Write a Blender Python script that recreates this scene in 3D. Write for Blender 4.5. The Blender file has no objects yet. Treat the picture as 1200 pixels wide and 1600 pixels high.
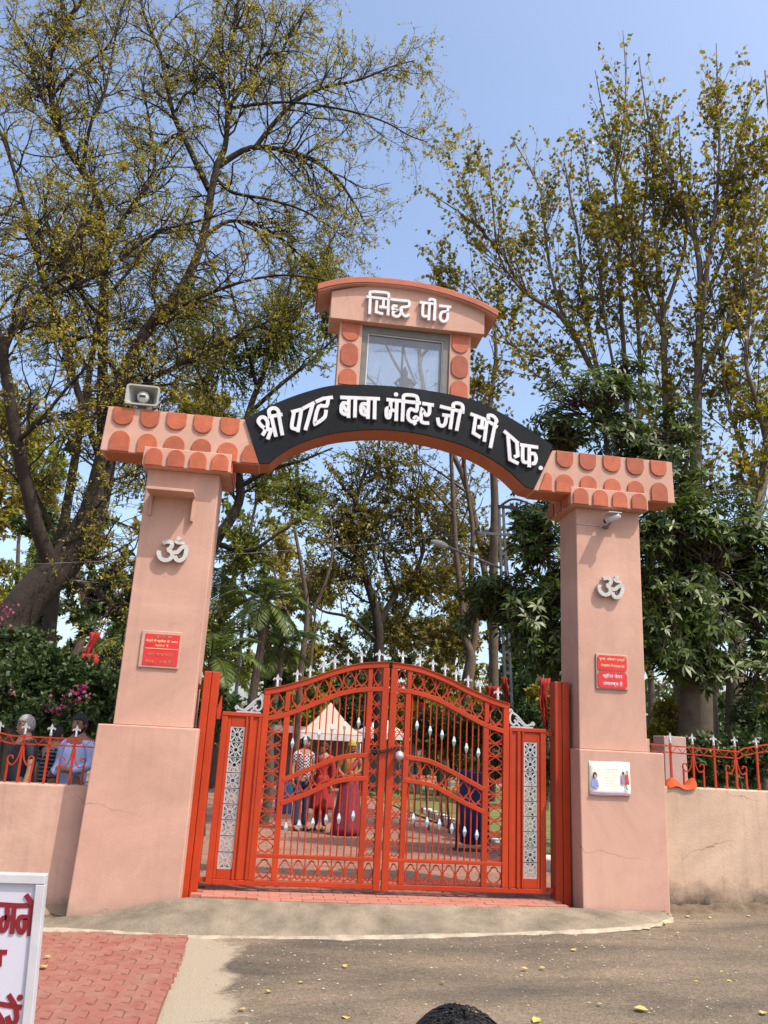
import bpy, bmesh, math, random
import numpy as np
from mathutils import Matrix, Vector

# ---------------------------------------------------------------- camera, sky, sun, exposure
S = bpy.context.scene
COL = S.collection
F_PX = 1246.2                                   # focal length for a 1200 x 1600 picture
YAW, PITCH, ROLL = [math.radians(v) for v in (7.232, 15.69, 3.043)]
CAM = np.array([-1.356, -8.75, 1.6125])
FW = np.array([math.sin(YAW)*math.cos(PITCH), math.cos(YAW)*math.cos(PITCH), math.sin(PITCH)])
_rt = np.array([math.cos(YAW), -math.sin(YAW), 0.0]); _up = np.cross(_rt, FW)
RT = math.cos(ROLL)*_rt + math.sin(ROLL)*_up
UP = -math.sin(ROLL)*_rt + math.cos(ROLL)*_up
cd = bpy.data.cameras.new('camera'); co = bpy.data.objects.new('camera', cd); COL.objects.link(co)
cd.sensor_fit = 'VERTICAL'; cd.sensor_height = 36.0; cd.lens = 36.0*F_PX/1600.0
cd.clip_start = 0.05; cd.clip_end = 3000
co.matrix_world = Matrix(((RT[0], UP[0], -FW[0], CAM[0]), (RT[1], UP[1], -FW[1], CAM[1]), (RT[2], UP[2], -FW[2], CAM[2]), (0, 0, 0, 1)))
S.camera = co

SUN_VEC = Vector((1.12, -1.0, 2.35)).normalized()    # towards the sun
SUN_EL = math.asin(SUN_VEC.z); SUN_AZ = math.atan2(SUN_VEC.x, SUN_VEC.y)
W = bpy.data.worlds.new('World'); S.world = W; W.use_nodes = True
nt = W.node_tree; bgn = nt.nodes['Background']
sky = nt.nodes.new('ShaderNodeTexSky'); sky.sky_type = 'NISHITA'; sky.sun_disc = False
sky.sun_elevation = SUN_EL; sky.sun_rotation = SUN_AZ; sky.altitude = 300; sky.air_density = 1.0; sky.dust_density = 4.2; sky.ozone_density = 0.5
nt.links.new(sky.outputs[0], bgn.inputs[0]); bgn.inputs[1].default_value = 0.15
sl = bpy.data.lights.new('sun', 'SUN'); so = bpy.data.objects.new('sun', sl); COL.objects.link(so)
sl.energy = 2.6; sl.angle = math.radians(0.53); sl.color = (1.0, 0.915, 0.79)
so.rotation_euler = SUN_VEC.to_track_quat('Z', 'Y').to_euler(); so.location = (6, -6, 14)
S.view_settings.view_transform = 'Standard'; S.view_settings.look = 'None'
S.view_settings.exposure = 1.08; S.view_settings.gamma = 1.0; S.view_settings.use_curve_mapping = False
S.render.engine = 'CYCLES'
S.cycles.max_bounces = 6; S.cycles.transparent_max_bounces = 12

def ray(px, py): return FW + RT*((px-600.0)/F_PX) - UP*((py-800.0)/F_PX)
def at(px, py, Y):                               # the point of the plane y = Y seen at a photograph pixel
    d = ray(px, py); return CAM + d*((Y-CAM[1])/d[1])
def ground_at(px, py, Z):
    d = ray(px, py); return CAM + d*((Z-CAM[2])/d[2])
def metres(px, p): return px*float(np.dot(np.asarray(p)-CAM, FW))/F_PX

# ---------------------------------------------------------------- helpers: objects
def link(o, parent=None):
    COL.objects.link(o)
    if parent is not None:
        o.parent = parent
        o.matrix_parent_inverse = Matrix.Translation(-Vector(world_loc(parent)))
    return o
def world_loc(o):
    v = Vector(o.get('_w', (0, 0, 0))) if False else WL.get(o.name, Vector((0, 0, 0)))
    return v
WL = {}
def thing(name, loc, label, cat, group=None):
    o = bpy.data.objects.new(name, None); o.location = loc; COL.objects.link(o); WL[o.name] = Vector(loc)
    o.empty_display_size = 0.2
    tag(o, label, cat, group); return o
def tag(o, label=None, cat=None, group=None, kind=None):
    if label: o['label'] = label
    if cat: o['category'] = cat
    if group: o['group'] = group
    if kind: o['kind'] = kind
    return o
def put(name, mesh, mat=None, parent=None, loc=(0, 0, 0), rot=(0, 0, 0), scale=(1, 1, 1)):
    """one object from (shared) mesh data, placed in world coordinates"""
    o = bpy.data.objects.new(name, mesh)
    if mat is not None and not mesh.materials: mesh.materials.append(mat)
    o.location = loc; o.rotation_euler = rot; o.scale = scale
    return link(o, parent)
def bevel(o, w=0.008, seg=2, ang=40):
    m = o.modifiers.new('bevel', 'BEVEL'); m.width = w; m.segments = seg; m.limit_method = 'ANGLE'; m.angle_limit = math.radians(ang)
    return o

class MB:
    """collects shapes, build() makes ONE mesh object of them"""
    def __init__(s): s.v = []; s.f = []; s.sm = []
    def add(s, vs, fs, smooth=False):
        b = len(s.v); s.v += [tuple(map(float, p)) for p in vs]
        for f in fs: s.f.append([b+i for i in f]); s.sm.append(smooth)
        return s
    def box(s, x0, x1, y0, y1, z0, z1):
        return s.add([(x0,y0,z0),(x1,y0,z0),(x1,y1,z0),(x0,y1,z0),(x0,y0,z1),(x1,y0,z1),(x1,y1,z1),(x0,y1,z1)],
                     [(0,3,2,1),(4,5,6,7),(0,1,5,4),(1,2,6,5),(2,3,7,6),(3,0,4,7)])
    def prism(s, poly, y0, y1):                  # polygon in x,z extruded along y
        n = len(poly); a = sum(poly[i][0]*poly[(i+1)%n][1]-poly[(i+1)%n][0]*poly[i][1] for i in range(n))
        if a < 0: poly = poly[::-1]
        vs = [(x, y0, z) for x, z in poly]+[(x, y1, z) for x, z in poly]
        fs = [list(range(n)), list(range(2*n-1, n-1, -1))]
        fs += [(i, n+i, n+(i+1)%n, (i+1)%n) for i in range(n)]
        return s.add(vs, fs)
    def slab(s, poly, z0, z1):                   # polygon in x,y extruded along z
        n = len(poly); a = sum(poly[i][0]*poly[(i+1)%n][1]-poly[(i+1)%n][0]*poly[i][1] for i in range(n))
        if a < 0: poly = poly[::-1]
        vs = [(x, y, z0) for x, y in poly]+[(x, y, z1) for x, y in poly]
        fs = [list(range(n-1, -1, -1)), list(range(n, 2*n))]
        fs += [(i, (i+1)%n, n+(i+1)%n, n+i) for i in range(n)]
        return s.add(vs, fs)
    def strip(s, pts, w, y0, y1, closed=False):  # flat bar of width w following a line in x,z, from y0 (front) to y1
        P = [np.array(p, float) for p in pts]; n = len(P); L = []; Rr = []
        for i in range(n):
            a = P[i-1] if (i > 0 or closed) else None; b = P[(i+1) % n] if (i < n-1 or closed) else None
            d1 = (P[i]-a) if a is not None else None; d2 = (b-P[i]) if b is not None else None
            d1 = d1/(np.linalg.norm(d1)+1e-9) if d1 is not None else d2/(np.linalg.norm(d2)+1e-9)
            d2 = d2/(np.linalg.norm(d2)+1e-9) if d2 is not None else d1
            t = d1+d2; t = t/(np.linalg.norm(t)+1e-9) if np.linalg.norm(t) > 1e-6 else d1
            nn = np.array([-t[1], t[0]]); c = max(0.45, abs(float(np.dot(nn, np.array([-d1[1], d1[0]])))))
            L.append(P[i]+nn*w/2/c); Rr.append(P[i]-nn*w/2/c)
        vs = [(p[0], y0, p[1]) for p in L]+[(p[0], y0, p[1]) for p in Rr]+[(p[0], y1, p[1]) for p in L]+[(p[0], y1, p[1]) for p in Rr]
        fs = []
        for i in range(n if closed else n-1):
            j = (i+1) % n
            fs += [(i, n+i, n+j, j), (2*n+i, 2*n+j, 3*n+j, 3*n+i), (i, j, 2*n+j, 2*n+i), (n+i, 3*n+i, 3*n+j, n+j)]
        if not closed: fs += [(0, 2*n, 3*n, n), (n-1, 2*n-1, 4*n-1, 3*n-1)]
        return s.add(vs, fs)
    def tube(s, pts, radii, k=8, caps=True, smooth=True):
        P = np.array(pts, float); n = len(P); r = np.broadcast_to(np.array(radii, float), (n,))
        T = np.gradient(P, axis=0); T /= np.linalg.norm(T, axis=1)[:, None]+1e-9
        ref = np.array([0.31, 0.17, 0.93]) if abs(T[0, 2]) < 0.85 else np.array([0.93, 0.25, 0.1])
        A = np.cross(T, ref); A /= np.linalg.norm(A, axis=1)[:, None]+1e-9; B = np.cross(T, A)
        th = np.linspace(0, 2*math.pi, k, endpoint=False)
        V = P[:, None]+r[:, None, None]*(np.cos(th)[None, :, None]*A[:, None]+np.sin(th)[None, :, None]*B[:, None])
        fs = [(i*k+j, i*k+(j+1) % k, (i+1)*k+(j+1) % k, (i+1)*k+j) for i in range(n-1) for j in range(k)]
        if caps: fs += [list(range(k-1, -1, -1)), list(range((n-1)*k, n*k))]
        return s.add(V.reshape(-1, 3), fs, smooth)
    def lathe(s, prof, c=(0, 0, 0), k=16, smooth=True, sx=1, sy=1):   # profile (r, z)
        vs = []; fs = []; n = len(prof)
        for r, z in prof:
            for j in range(k):
                a = 2*math.pi*j/k; vs.append((c[0]+r*sx*math.cos(a), c[1]+r*sy*math.sin(a), c[2]+z))
        for i in range(n-1):
            for j in range(k): fs.append((i*k+j, i*k+(j+1) % k, (i+1)*k+(j+1) % k, (i+1)*k+j))
        fs += [list(range(k-1, -1, -1)), list(range((n-1)*k, n*k))]
        return s.add(vs, fs, smooth)
    def mesh(s, name, mat=None):
        m = bpy.data.meshes.new(name); m.from_pydata(s.v, [], s.f); m.update()
        m.polygons.foreach_set('use_smooth', s.sm)
        if mat: m.materials.append(mat)
        return m
    def build(s, name, mat, parent=None):
        return link(bpy.data.objects.new(name, s.mesh(name, mat)), parent)

def quad_mesh(name, V, F, mat, smooth=False):
    m = bpy.data.meshes.new(name); V = np.asarray(V, np.float32); F = np.asarray(F, np.int32); n = len(F)
    m.vertices.add(len(V)); m.vertices.foreach_set('co', V.ravel())
    m.loops.add(4*n); m.loops.foreach_set('vertex_index', F.ravel())
    m.polygons.add(n); m.polygons.foreach_set('loop_start', np.arange(0, 4*n, 4, dtype=np.int32))
    if smooth: m.polygons.foreach_set('use_smooth', np.ones(n, bool))
    m.update(calc_edges=True); m.materials.append(mat); return m

# ---------------------------------------------------------------- helpers: materials
def N(t, typ, **kw):
    n = t.nodes.new(typ)
    for k, v in kw.items():
        if k in n.inputs: n.inputs[k].default_value = v
        else: setattr(n, k, v)
    return n
def mat(name, col, rough=0.7, var=0.12, scale=6.0, bump=0.0, bscale=60.0, metal=0.0, spec=0.4, col2=None, detail=6.0, coat=0.0, streak=0.0):
    m = bpy.data.materials.new(name); m.use_nodes = True; t = m.node_tree; p = t.nodes['Principled BSDF']
    p.inputs['Roughness'].default_value = rough; p.inputs['Metallic'].default_value = metal
    p.inputs['Specular IOR Level'].default_value = spec
    if coat: p.inputs['Coat Weight'].default_value = coat
    g = N(t, 'ShaderNodeNewGeometry')
    nz = N(t, 'ShaderNodeTexNoise', Scale=scale, Detail=detail, Roughness=0.62); t.links.new(g.outputs['Position'], nz.inputs['Vector'])
    cr = N(t, 'ShaderNodeValToRGB'); cr.color_ramp.elements[0].position = 0.3; cr.color_ramp.elements[1].position = 0.7
    c = np.array(col); c2 = np.array(col2) if col2 is not None else np.clip(c*(1+var), 0, 1)
    cr.color_ramp.elements[0].color = (*np.clip(c*(1-var), 0, 1), 1); cr.color_ramp.elements[1].color = (*c2, 1)
    t.links.new(nz.outputs['Fac'], cr.inputs['Fac']); out = cr.outputs['Color']
    if streak:
        mp = N(t, 'ShaderNodeMapping'); mp.inputs['Scale'].default_value = (9, 9, 0.7); t.links.new(g.outputs['Position'], mp.inputs['Vector'])
        n2 = N(t, 'ShaderNodeTexNoise', Scale=1.3, Detail=5.0); t.links.new(mp.outputs[0], n2.inputs['Vector'])
        r2 = N(t, 'ShaderNodeMapRange'); r2.inputs['From Min'].default_value = 0.52; r2.inputs['From Max'].default_value = 0.8
        r2.inputs['To Max'].default_value = streak; t.links.new(n2.outputs['Fac'], r2.inputs['Value'])
        mx = N(t, 'ShaderNodeMix', data_type='RGBA'); mx.inputs['B'].default_value = (*(c*0.45), 1)
        t.links.new(r2.outputs[0], mx.inputs['Factor']); t.links.new(out, mx.inputs['A']); out = mx.outputs['Result']
    t.links.new(out, p.inputs['Base Color'])
    if bump:
        nb = N(t, 'ShaderNodeTexNoise', Scale=bscale, Detail=5.0, Roughness=0.6); t.links.new(g.outputs['Position'], nb.inputs['Vector'])
        b = N(t, 'ShaderNodeBump', Strength=bump, Distance=0.02); t.links.new(nb.outputs['Fac'], b.inputs['Height']); t.links.new(b.outputs[0], p.inputs['Normal'])
    m['_out'] = 0
    return m
def weather(m, blotch=0.14, crack=0.5, scuff=0.25, dust=(0.40, 0.30, 0.22)):
    """repainted patches, hairline cracks and scuffs on a painted surface"""
    t = m.node_tree; p = t.nodes['Principled BSDF']; src = p.inputs['Base Color'].links[0].from_socket; g = N(t, 'ShaderNodeNewGeometry'); P = g.outputs['Position']
    n1 = N(t, 'ShaderNodeTexNoise', Scale=0.8, Detail=8.0, Roughness=0.7, Distortion=0.6); t.links.new(P, n1.inputs['Vector'])
    c1 = N(t, 'ShaderNodeValToRGB'); c1.color_ramp.elements[0].position = 0.35; c1.color_ramp.elements[1].position = 0.66
    c1.color_ramp.elements[0].color = (1-blotch, 1-blotch*1.1, 1-blotch*1.15, 1); c1.color_ramp.elements[1].color = (1+blotch*0.5, 1+blotch*0.5, 1+blotch*0.5, 1); t.links.new(n1.outputs['Fac'], c1.inputs['Fac'])
    m1 = N(t, 'ShaderNodeMix', data_type='RGBA', blend_type='MULTIPLY'); m1.inputs['Factor'].default_value = 1.0; t.links.new(src, m1.inputs['A']); t.links.new(c1.outputs[0], m1.inputs['B'])
    w = N(t, 'ShaderNodeTexNoise', Scale=1.7, Detail=5.0); t.links.new(P, w.inputs['Vector']); ad = N(t, 'ShaderNodeMix', data_type='RGBA'); ad.inputs['Factor'].default_value = 0.4; t.links.new(P, ad.inputs['A']); t.links.new(w.outputs['Color'], ad.inputs['B'])
    v = N(t, 'ShaderNodeTexVoronoi', Scale=1.5, feature='DISTANCE_TO_EDGE'); t.links.new(ad.outputs['Result'], v.inputs['Vector'])
    r = N(t, 'ShaderNodeMapRange'); r.inputs['From Max'].default_value = 0.006; r.inputs['To Min'].default_value = crack; r.inputs['To Max'].default_value = 0.0; t.links.new(v.outputs['Distance'], r.inputs['Value'])
    k = N(t, 'ShaderNodeTexNoise', Scale=0.9, Detail=2.0); t.links.new(P, k.inputs['Vector']); kr = N(t, 'ShaderNodeMapRange'); kr.inputs['From Min'].default_value = 0.55; kr.inputs['From Max'].default_value = 0.65; t.links.new(k.outputs['Fac'], kr.inputs['Value'])
    ml = N(t, 'ShaderNodeMath', operation='MULTIPLY'); t.links.new(r.outputs[0], ml.inputs[0]); t.links.new(kr.outputs[0], ml.inputs[1])
    m2 = N(t, 'ShaderNodeMix', data_type='RGBA'); m2.inputs['B'].default_value = (0.12, 0.075, 0.055, 1); t.links.new(ml.outputs[0], m2.inputs['Factor']); t.links.new(m1.outputs['Result'], m2.inputs['A'])
    s1 = N(t, 'ShaderNodeTexNoise', Scale=5.5, Detail=10.0, Roughness=0.8); t.links.new(P, s1.inputs['Vector']); sr = N(t, 'ShaderNodeMapRange'); sr.inputs['From Min'].default_value = 0.62; sr.inputs['From Max'].default_value = 0.72; sr.inputs['To Max'].default_value = scuff; t.links.new(s1.outputs['Fac'], sr.inputs['Value'])
    m3 = N(t, 'ShaderNodeMix', data_type='RGBA'); m3.inputs['B'].default_value = (*dust, 1); t.links.new(sr.outputs[0], m3.inputs['Factor']); t.links.new(m2.outputs['Result'], m3.inputs['A']); t.links.new(m3.outputs['Result'], p.inputs['Base Color'])
    return m
def vary(m, lo=0.82, hi=1.15):
    """each object of this material a little lighter or darker than the next"""
    t = m.node_tree; p = t.nodes['Principled BSDF']; src = p.inputs['Base Color'].links[0].from_socket; oi = N(t, 'ShaderNodeObjectInfo')
    r = N(t, 'ShaderNodeMapRange'); r.inputs['To Min'].default_value = lo; r.inputs['To Max'].default_value = hi; t.links.new(oi.outputs['Random'], r.inputs['Value'])
    cb_ = N(t, 'ShaderNodeCombineColor'); [t.links.new(r.outputs[0], cb_.inputs[k]) for k in range(3)]
    mx = N(t, 'ShaderNodeMix', data_type='RGBA', blend_type='MULTIPLY'); mx.inputs['Factor'].default_value = 1.0; t.links.new(src, mx.inputs['A']); t.links.new(cb_.outputs[0], mx.inputs['B']); t.links.new(mx.outputs['Result'], p.inputs['Base Color'])
def leaf_mat(name, cols, rough=0.5, trans=0.35, spec=0.35):
    """each leaf takes its own colour out of cols"""
    m = bpy.data.materials.new(name); m.use_nodes = True; t = m.node_tree; p = t.nodes['Principled BSDF']
    g = N(t, 'ShaderNodeNewGeometry'); cr = N(t, 'ShaderNodeValToRGB'); e = cr.color_ramp.elements
    while len(e) < len(cols): e.new(0.5)
    for i, c in enumerate(cols): e[i].position = i/(len(cols)-1); e[i].color = (*c, 1)
    t.links.new(g.outputs['Random Per Island'], cr.inputs['Fac']); t.links.new(cr.outputs[0], p.inputs['Base Color'])
    p.inputs['Roughness'].default_value = rough; p.inputs['Specular IOR Level'].default_value = spec
    tr = N(t, 'ShaderNodeBsdfTranslucent'); hs = N(t, 'ShaderNodeHueSaturation', Value=1.25, Saturation=1.1); t.links.new(cr.outputs[0], hs.inputs['Color']); t.links.new(hs.outputs[0], tr.inputs['Color'])
    mx = N(t, 'ShaderNodeMixShader'); mx.inputs[0].default_value = trans
    t.links.new(p.outputs[0], mx.inputs[1]); t.links.new(tr.outputs[0], mx.inputs[2]); t.links.new(mx.outputs[0], t.nodes['Material Output'].inputs['Surface'])
    return m
# ---------------------------------------------------------------- materials
PINK = mat('pink_paint', (0.462, 0.272, 0.206), 0.78, 0.045, 1.7, 0.10, 45, col2=(0.475, 0.282, 0.214), streak=0.16)
PINK_WALL = mat('pink_wall_paint', (0.455, 0.285, 0.215), 0.8, 0.07, 1.3, 0.16, 30, streak=0.30)
TERRA = mat('terracotta_paint', (0.36, 0.10, 0.05), 0.7, 0.12, 5, 0.15, 50, streak=0.12)
TERRA2 = mat('terracotta_tile', (0.36, 0.088, 0.038), 0.65, 0.16, 9, 0.2, 60)
SOFFIT = mat('soffit_paint', (0.36, 0.12, 0.06), 0.75, 0.1, 4, 0.1, 50)
BLACK = mat('black_sign_paint', (0.009, 0.011, 0.014), 0.6, 0.35, 3, 0.08, 40, streak=0.2)
LETTER = mat('letter_white', (0.54, 0.54, 0.56), 0.5, 0.08, 14, streak=0.25)
LETTER_EDGE = mat('letter_grey', (0.45, 0.45, 0.46), 0.5, 0.1, 8)
RED = mat('gate_red', (0.36, 0.033, 0.005), 0.5, 0.10, 5, 0.06, 80, spec=0.3, streak=0.10)
SILVER = mat('silver_paint', (0.47, 0.47, 0.49), 0.32, 0.1, 12, 0.05, 90, metal=0.55)
OMGREY = mat('om_cement', (0.42, 0.41, 0.39), 0.75, 0.16, 20, 0.3, 90)
GREYF = mat('aluminium_frame', (0.125, 0.12, 0.105), 0.5, 0.15, 10, metal=0.2)
SIGNRED = mat('sign_red', (0.50, 0.022, 0.026), 0.45, 0.12, 14)
SIGNGOLD = mat('sign_faded_gold', (0.30, 0.13, 0.04), 0.6, 0.3, 40)
SIGNCREAM = mat('sign_cream_print', (0.78, 0.45, 0.22), 0.6, 0.1, 30)
WHITE = mat('white_paint', (0.50, 0.49, 0.51), 0.5, 0.08, 4, streak=0.25)
BOARD = mat('board_lilac_white', (0.43, 0.42, 0.49), 0.5, 0.05, 2, streak=0.15)
BOARDRED = mat('board_red_paint', (0.16, 0.006, 0.014), 0.4, 0.12, 25)
METAL = mat('galvanised_steel', (0.17, 0.17, 0.175), 0.45, 0.15, 12, metal=0.6)
DARKMETAL = mat('dark_iron', (0.03, 0.03, 0.03), 0.5, 0.2, 20, metal=0.3)
HORN = mat('horn_grey', (0.30, 0.31, 0.29), 0.5, 0.1, 12)
CONC = mat('concrete', (0.135, 0.112, 0.080), 0.95, 0.3, 2.2, 0.8, 34, col2=(0.265, 0.22, 0.16))
CONCL = mat('pale_cement', (0.30, 0.255, 0.19), 0.95, 0.3, 7, 0.6, 30)
STONE_W = mat('kerb_white', (0.55, 0.50, 0.44), 0.9, 0.2, 9, 0.3, 30)
STONE_D = mat('kerb_dark', (0.10, 0.085, 0.075), 0.9, 0.25, 9, 0.3, 30)
EARTH = mat('dry_earth', (0.20, 0.145, 0.09), 0.95, 0.25, 1.2, 0.4, 12)

def asphalt():
    m = bpy.data.materials.new('asphalt'); m.use_nodes = True; t = m.node_tree; p = t.nodes['Principled BSDF']; p.inputs['Roughness'].default_value = 0.9
    p.inputs['Specular IOR Level'].default_value = 0.25
    g = N(t, 'ShaderNodeNewGeometry'); P = g.outputs['Position']
    mp = N(t, 'ShaderNodeMapping'); mp.inputs['Scale'].default_value = (0.55, 1.5, 1); mp.inputs['Rotation'].default_value = (0, 0, 0.12); t.links.new(P, mp.inputs['Vector'])
    big = N(t, 'ShaderNodeTexNoise', Scale=0.9, Detail=7.0, Roughness=0.6); t.links.new(mp.outputs[0], big.inputs['Vector'])
    c1 = N(t, 'ShaderNodeValToRGB'); c1.color_ramp.elements[0].position = 0.34; c1.color_ramp.elements[1].position = 0.66
    c1.color_ramp.elements[0].color = (0.085, 0.072, 0.056, 1); c1.color_ramp.elements[1].color = (0.215, 0.168, 0.118, 1)
    t.links.new(big.outputs['Fac'], c1.inputs['Fac'])
    vo = N(t, 'ShaderNodeTexVoronoi', Scale=95.0); t.links.new(P, vo.inputs['Vector'])
    c2 = N(t, 'ShaderNodeValToRGB'); c2.color_ramp.elements[0].color = (0.45, 0.45, 0.45, 1); c2.color_ramp.elements[1].color = (1.35, 1.35, 1.35, 1)
    t.links.new(vo.outputs['Color'], c2.inputs['Fac'])
    mx = N(t, 'ShaderNodeMix', data_type='RGBA', blend_type='MULTIPLY'); mx.inputs['Factor'].default_value = 0.75
    t.links.new(c1.outputs[0], mx.inputs['A']); t.links.new(c2.outputs[0], mx.inputs['B'])
    # fine cracks and tar marks
    mp2 = N(t, 'ShaderNodeMapping'); mp2.inputs['Scale'].default_value = (0.5, 1.6, 1); t.links.new(P, mp2.inputs['Vector'])
    wz = N(t, 'ShaderNodeTexNoise', Scale=2.2, Detail=4.0); t.links.new(mp2.outputs[0], wz.inputs['Vector'])
    ad = N(t, 'ShaderNodeMix', data_type='RGBA'); ad.inputs['Factor'].default_value = 0.35; t.links.new(mp2.outputs[0], ad.inputs['A']); t.links.new(wz.outputs['Color'], ad.inputs['B'])
    v2 = N(t, 'ShaderNodeTexVoronoi', Scale=1.7, feature='DISTANCE_TO_EDGE'); t.links.new(ad.outputs['Result'], v2.inputs['Vector'])
    r2 = N(t, 'ShaderNodeMapRange'); r2.inputs['From Min'].default_value = 0.0; r2.inputs['From Max'].default_value = 0.012; t.links.new(v2.outputs['Distance'], r2.inputs['Value'])
    msk = N(t, 'ShaderNodeTexNoise', Scale=1.1, Detail=2.0); t.links.new(P, msk.inputs['Vector'])
    r3 = N(t, 'ShaderNodeMapRange'); r3.inputs['From Min'].default_value = 0.5; r3.inputs['From Max'].default_value = 0.62; t.links.new(msk.outputs['Fac'], r3.inputs['Value'])
    iv = N(t, 'ShaderNodeMath', operation='SUBTRACT'); iv.inputs[0].default_value = 1.0; t.links.new(r2.outputs[0], iv.inputs[1])
    ml = N(t, 'ShaderNodeMath', operation='MULTIPLY'); t.links.new(iv.outputs[0], ml.inputs[0]); t.links.new(r3.outputs[0], ml.inputs[1])
    ml2 = N(t, 'ShaderNodeMath', operation='MULTIPLY'); t.links.new(ml.outputs[0], ml2.inputs[0]); ml2.inputs[1].default_value = 0.55
    m3 = N(t, 'ShaderNodeMix', data_type='RGBA'); m3.inputs['B'].default_value = (0.03, 0.026, 0.022, 1)
    t.links.new(ml2.outputs[0], m3.inputs['Factor']); t.links.new(mx.outputs['Result'], m3.inputs['A'])
    mid = N(t, 'ShaderNodeTexNoise', Scale=28.0, Detail=6.0, Roughness=0.75); t.links.new(P, mid.inputs['Vector'])
    cm_ = N(t, 'ShaderNodeValToRGB'); cm_.color_ramp.elements[0].position = 0.32; cm_.color_ramp.elements[1].position = 0.68; cm_.color_ramp.elements[0].color = (0.62, 0.62, 0.63, 1); cm_.color_ramp.elements[1].color = (1.25, 1.23, 1.2, 1); t.links.new(mid.outputs['Fac'], cm_.inputs['Fac'])
    m4 = N(t, 'ShaderNodeMix', data_type='RGBA', blend_type='MULTIPLY'); m4.inputs['Factor'].default_value = 0.85; t.links.new(m3.outputs['Result'], m4.inputs['A']); t.links.new(cm_.outputs[0], m4.inputs['B'])
    # cement slurry spilt beside the pavers: ragged, ends where it ran out
    sx = N(t, 'ShaderNodeSeparateXYZ'); t.links.new(P, sx.inputs[0]); en = N(t, 'ShaderNodeTexNoise', Scale=1.6, Detail=9.0, Roughness=0.68); t.links.new(P, en.inputs['Vector'])
    ma = N(t, 'ShaderNodeMath', operation='MULTIPLY_ADD'); t.links.new(en.outputs['Fac'], ma.inputs[0]); ma.inputs[1].default_value = -1.5; t.links.new(sx.outputs['X'], ma.inputs[2])
    rr_ = N(t, 'ShaderNodeMapRange'); rr_.inputs['From Min'].default_value = -2.36; rr_.inputs['From Max'].default_value = -2.18; rr_.inputs['To Min'].default_value = 0.92; rr_.inputs['To Max'].default_value = 0.0; t.links.new(ma.outputs[0], rr_.inputs['Value'])
    m5 = N(t, 'ShaderNodeMix', data_type='RGBA'); m5.inputs['B'].default_value = (0.29, 0.245, 0.18, 1); t.links.new(rr_.outputs[0], m5.inputs['Factor']); t.links.new(m4.outputs['Result'], m5.inputs['A'])
    t.links.new(m5.outputs['Result'], p.inputs['Base Color'])
    nb = N(t, 'ShaderNodeTexNoise', Scale=70.0, Detail=4.0); t.links.new(P, nb.inputs['Vector'])
    b = N(t, 'ShaderNodeBump', Strength=0.55, Distance=0.02); t.links.new(nb.outputs['Fac'], b.inputs['Height'])
    b2 = N(t, 'ShaderNodeBump', Strength=0.3, Distance=0.06); t.links.new(big.outputs['Fac'], b2.inputs['Height']); t.links.new(b.outputs[0], b2.inputs['Normal'])
    t.links.new(b2.outputs[0], p.inputs['Normal']); return m
ASPHALT = asphalt()

def brick_mat(name, c1, c2, mortar, sx, sy):
    m = bpy.data.materials.new(name); m.use_nodes = True; t = m.node_tree; p = t.nodes['Principled BSDF']; p.inputs['Roughness'].default_value = 0.85
    g = N(t, 'ShaderNodeNewGeometry'); br = N(t, 'ShaderNodeTexBrick', Scale=1.0)
    br.inputs['Color1'].default_value = (*c1, 1); br.inputs['Color2'].default_value = (*c2, 1); br.inputs['Mortar'].default_value = (*mortar, 1)
    br.inputs['Brick Width'].default_value = sx; br.inputs['Row Height'].default_value = sy; br.inputs['Mortar Size'].default_value = 0.008
    t.links.new(g.outputs['Position'], br.inputs['Vector'])
    nz = N(t, 'ShaderNodeTexNoise', Scale=1.5, Detail=6.0); t.links.new(g.outputs['Position'], nz.inputs['Vector'])
    cr = N(t, 'ShaderNodeValToRGB'); cr.color_ramp.elements[0].color = (0.6, 0.6, 0.6, 1); cr.color_ramp.elements[1].color = (1.3, 1.25, 1.2, 1); t.links.new(nz.outputs['Fac'], cr.inputs['Fac'])
    mx = N(t, 'ShaderNodeMix', data_type='RGBA', blend_type='MULTIPLY'); mx.inputs['Factor'].default_value = 1.0
    t.links.new(br.outputs['Color'], mx.inputs['A']); t.links.new(cr.outputs[0], mx.inputs['B']); t.links.new(mx.outputs['Result'], p.inputs['Base Color']); return m
PATHM = brick_mat('path_paving', (0.22, 0.105, 0.075), (0.27, 0.15, 0.105), (0.12, 0.075, 0.05), 0.4, 0.22)

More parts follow.
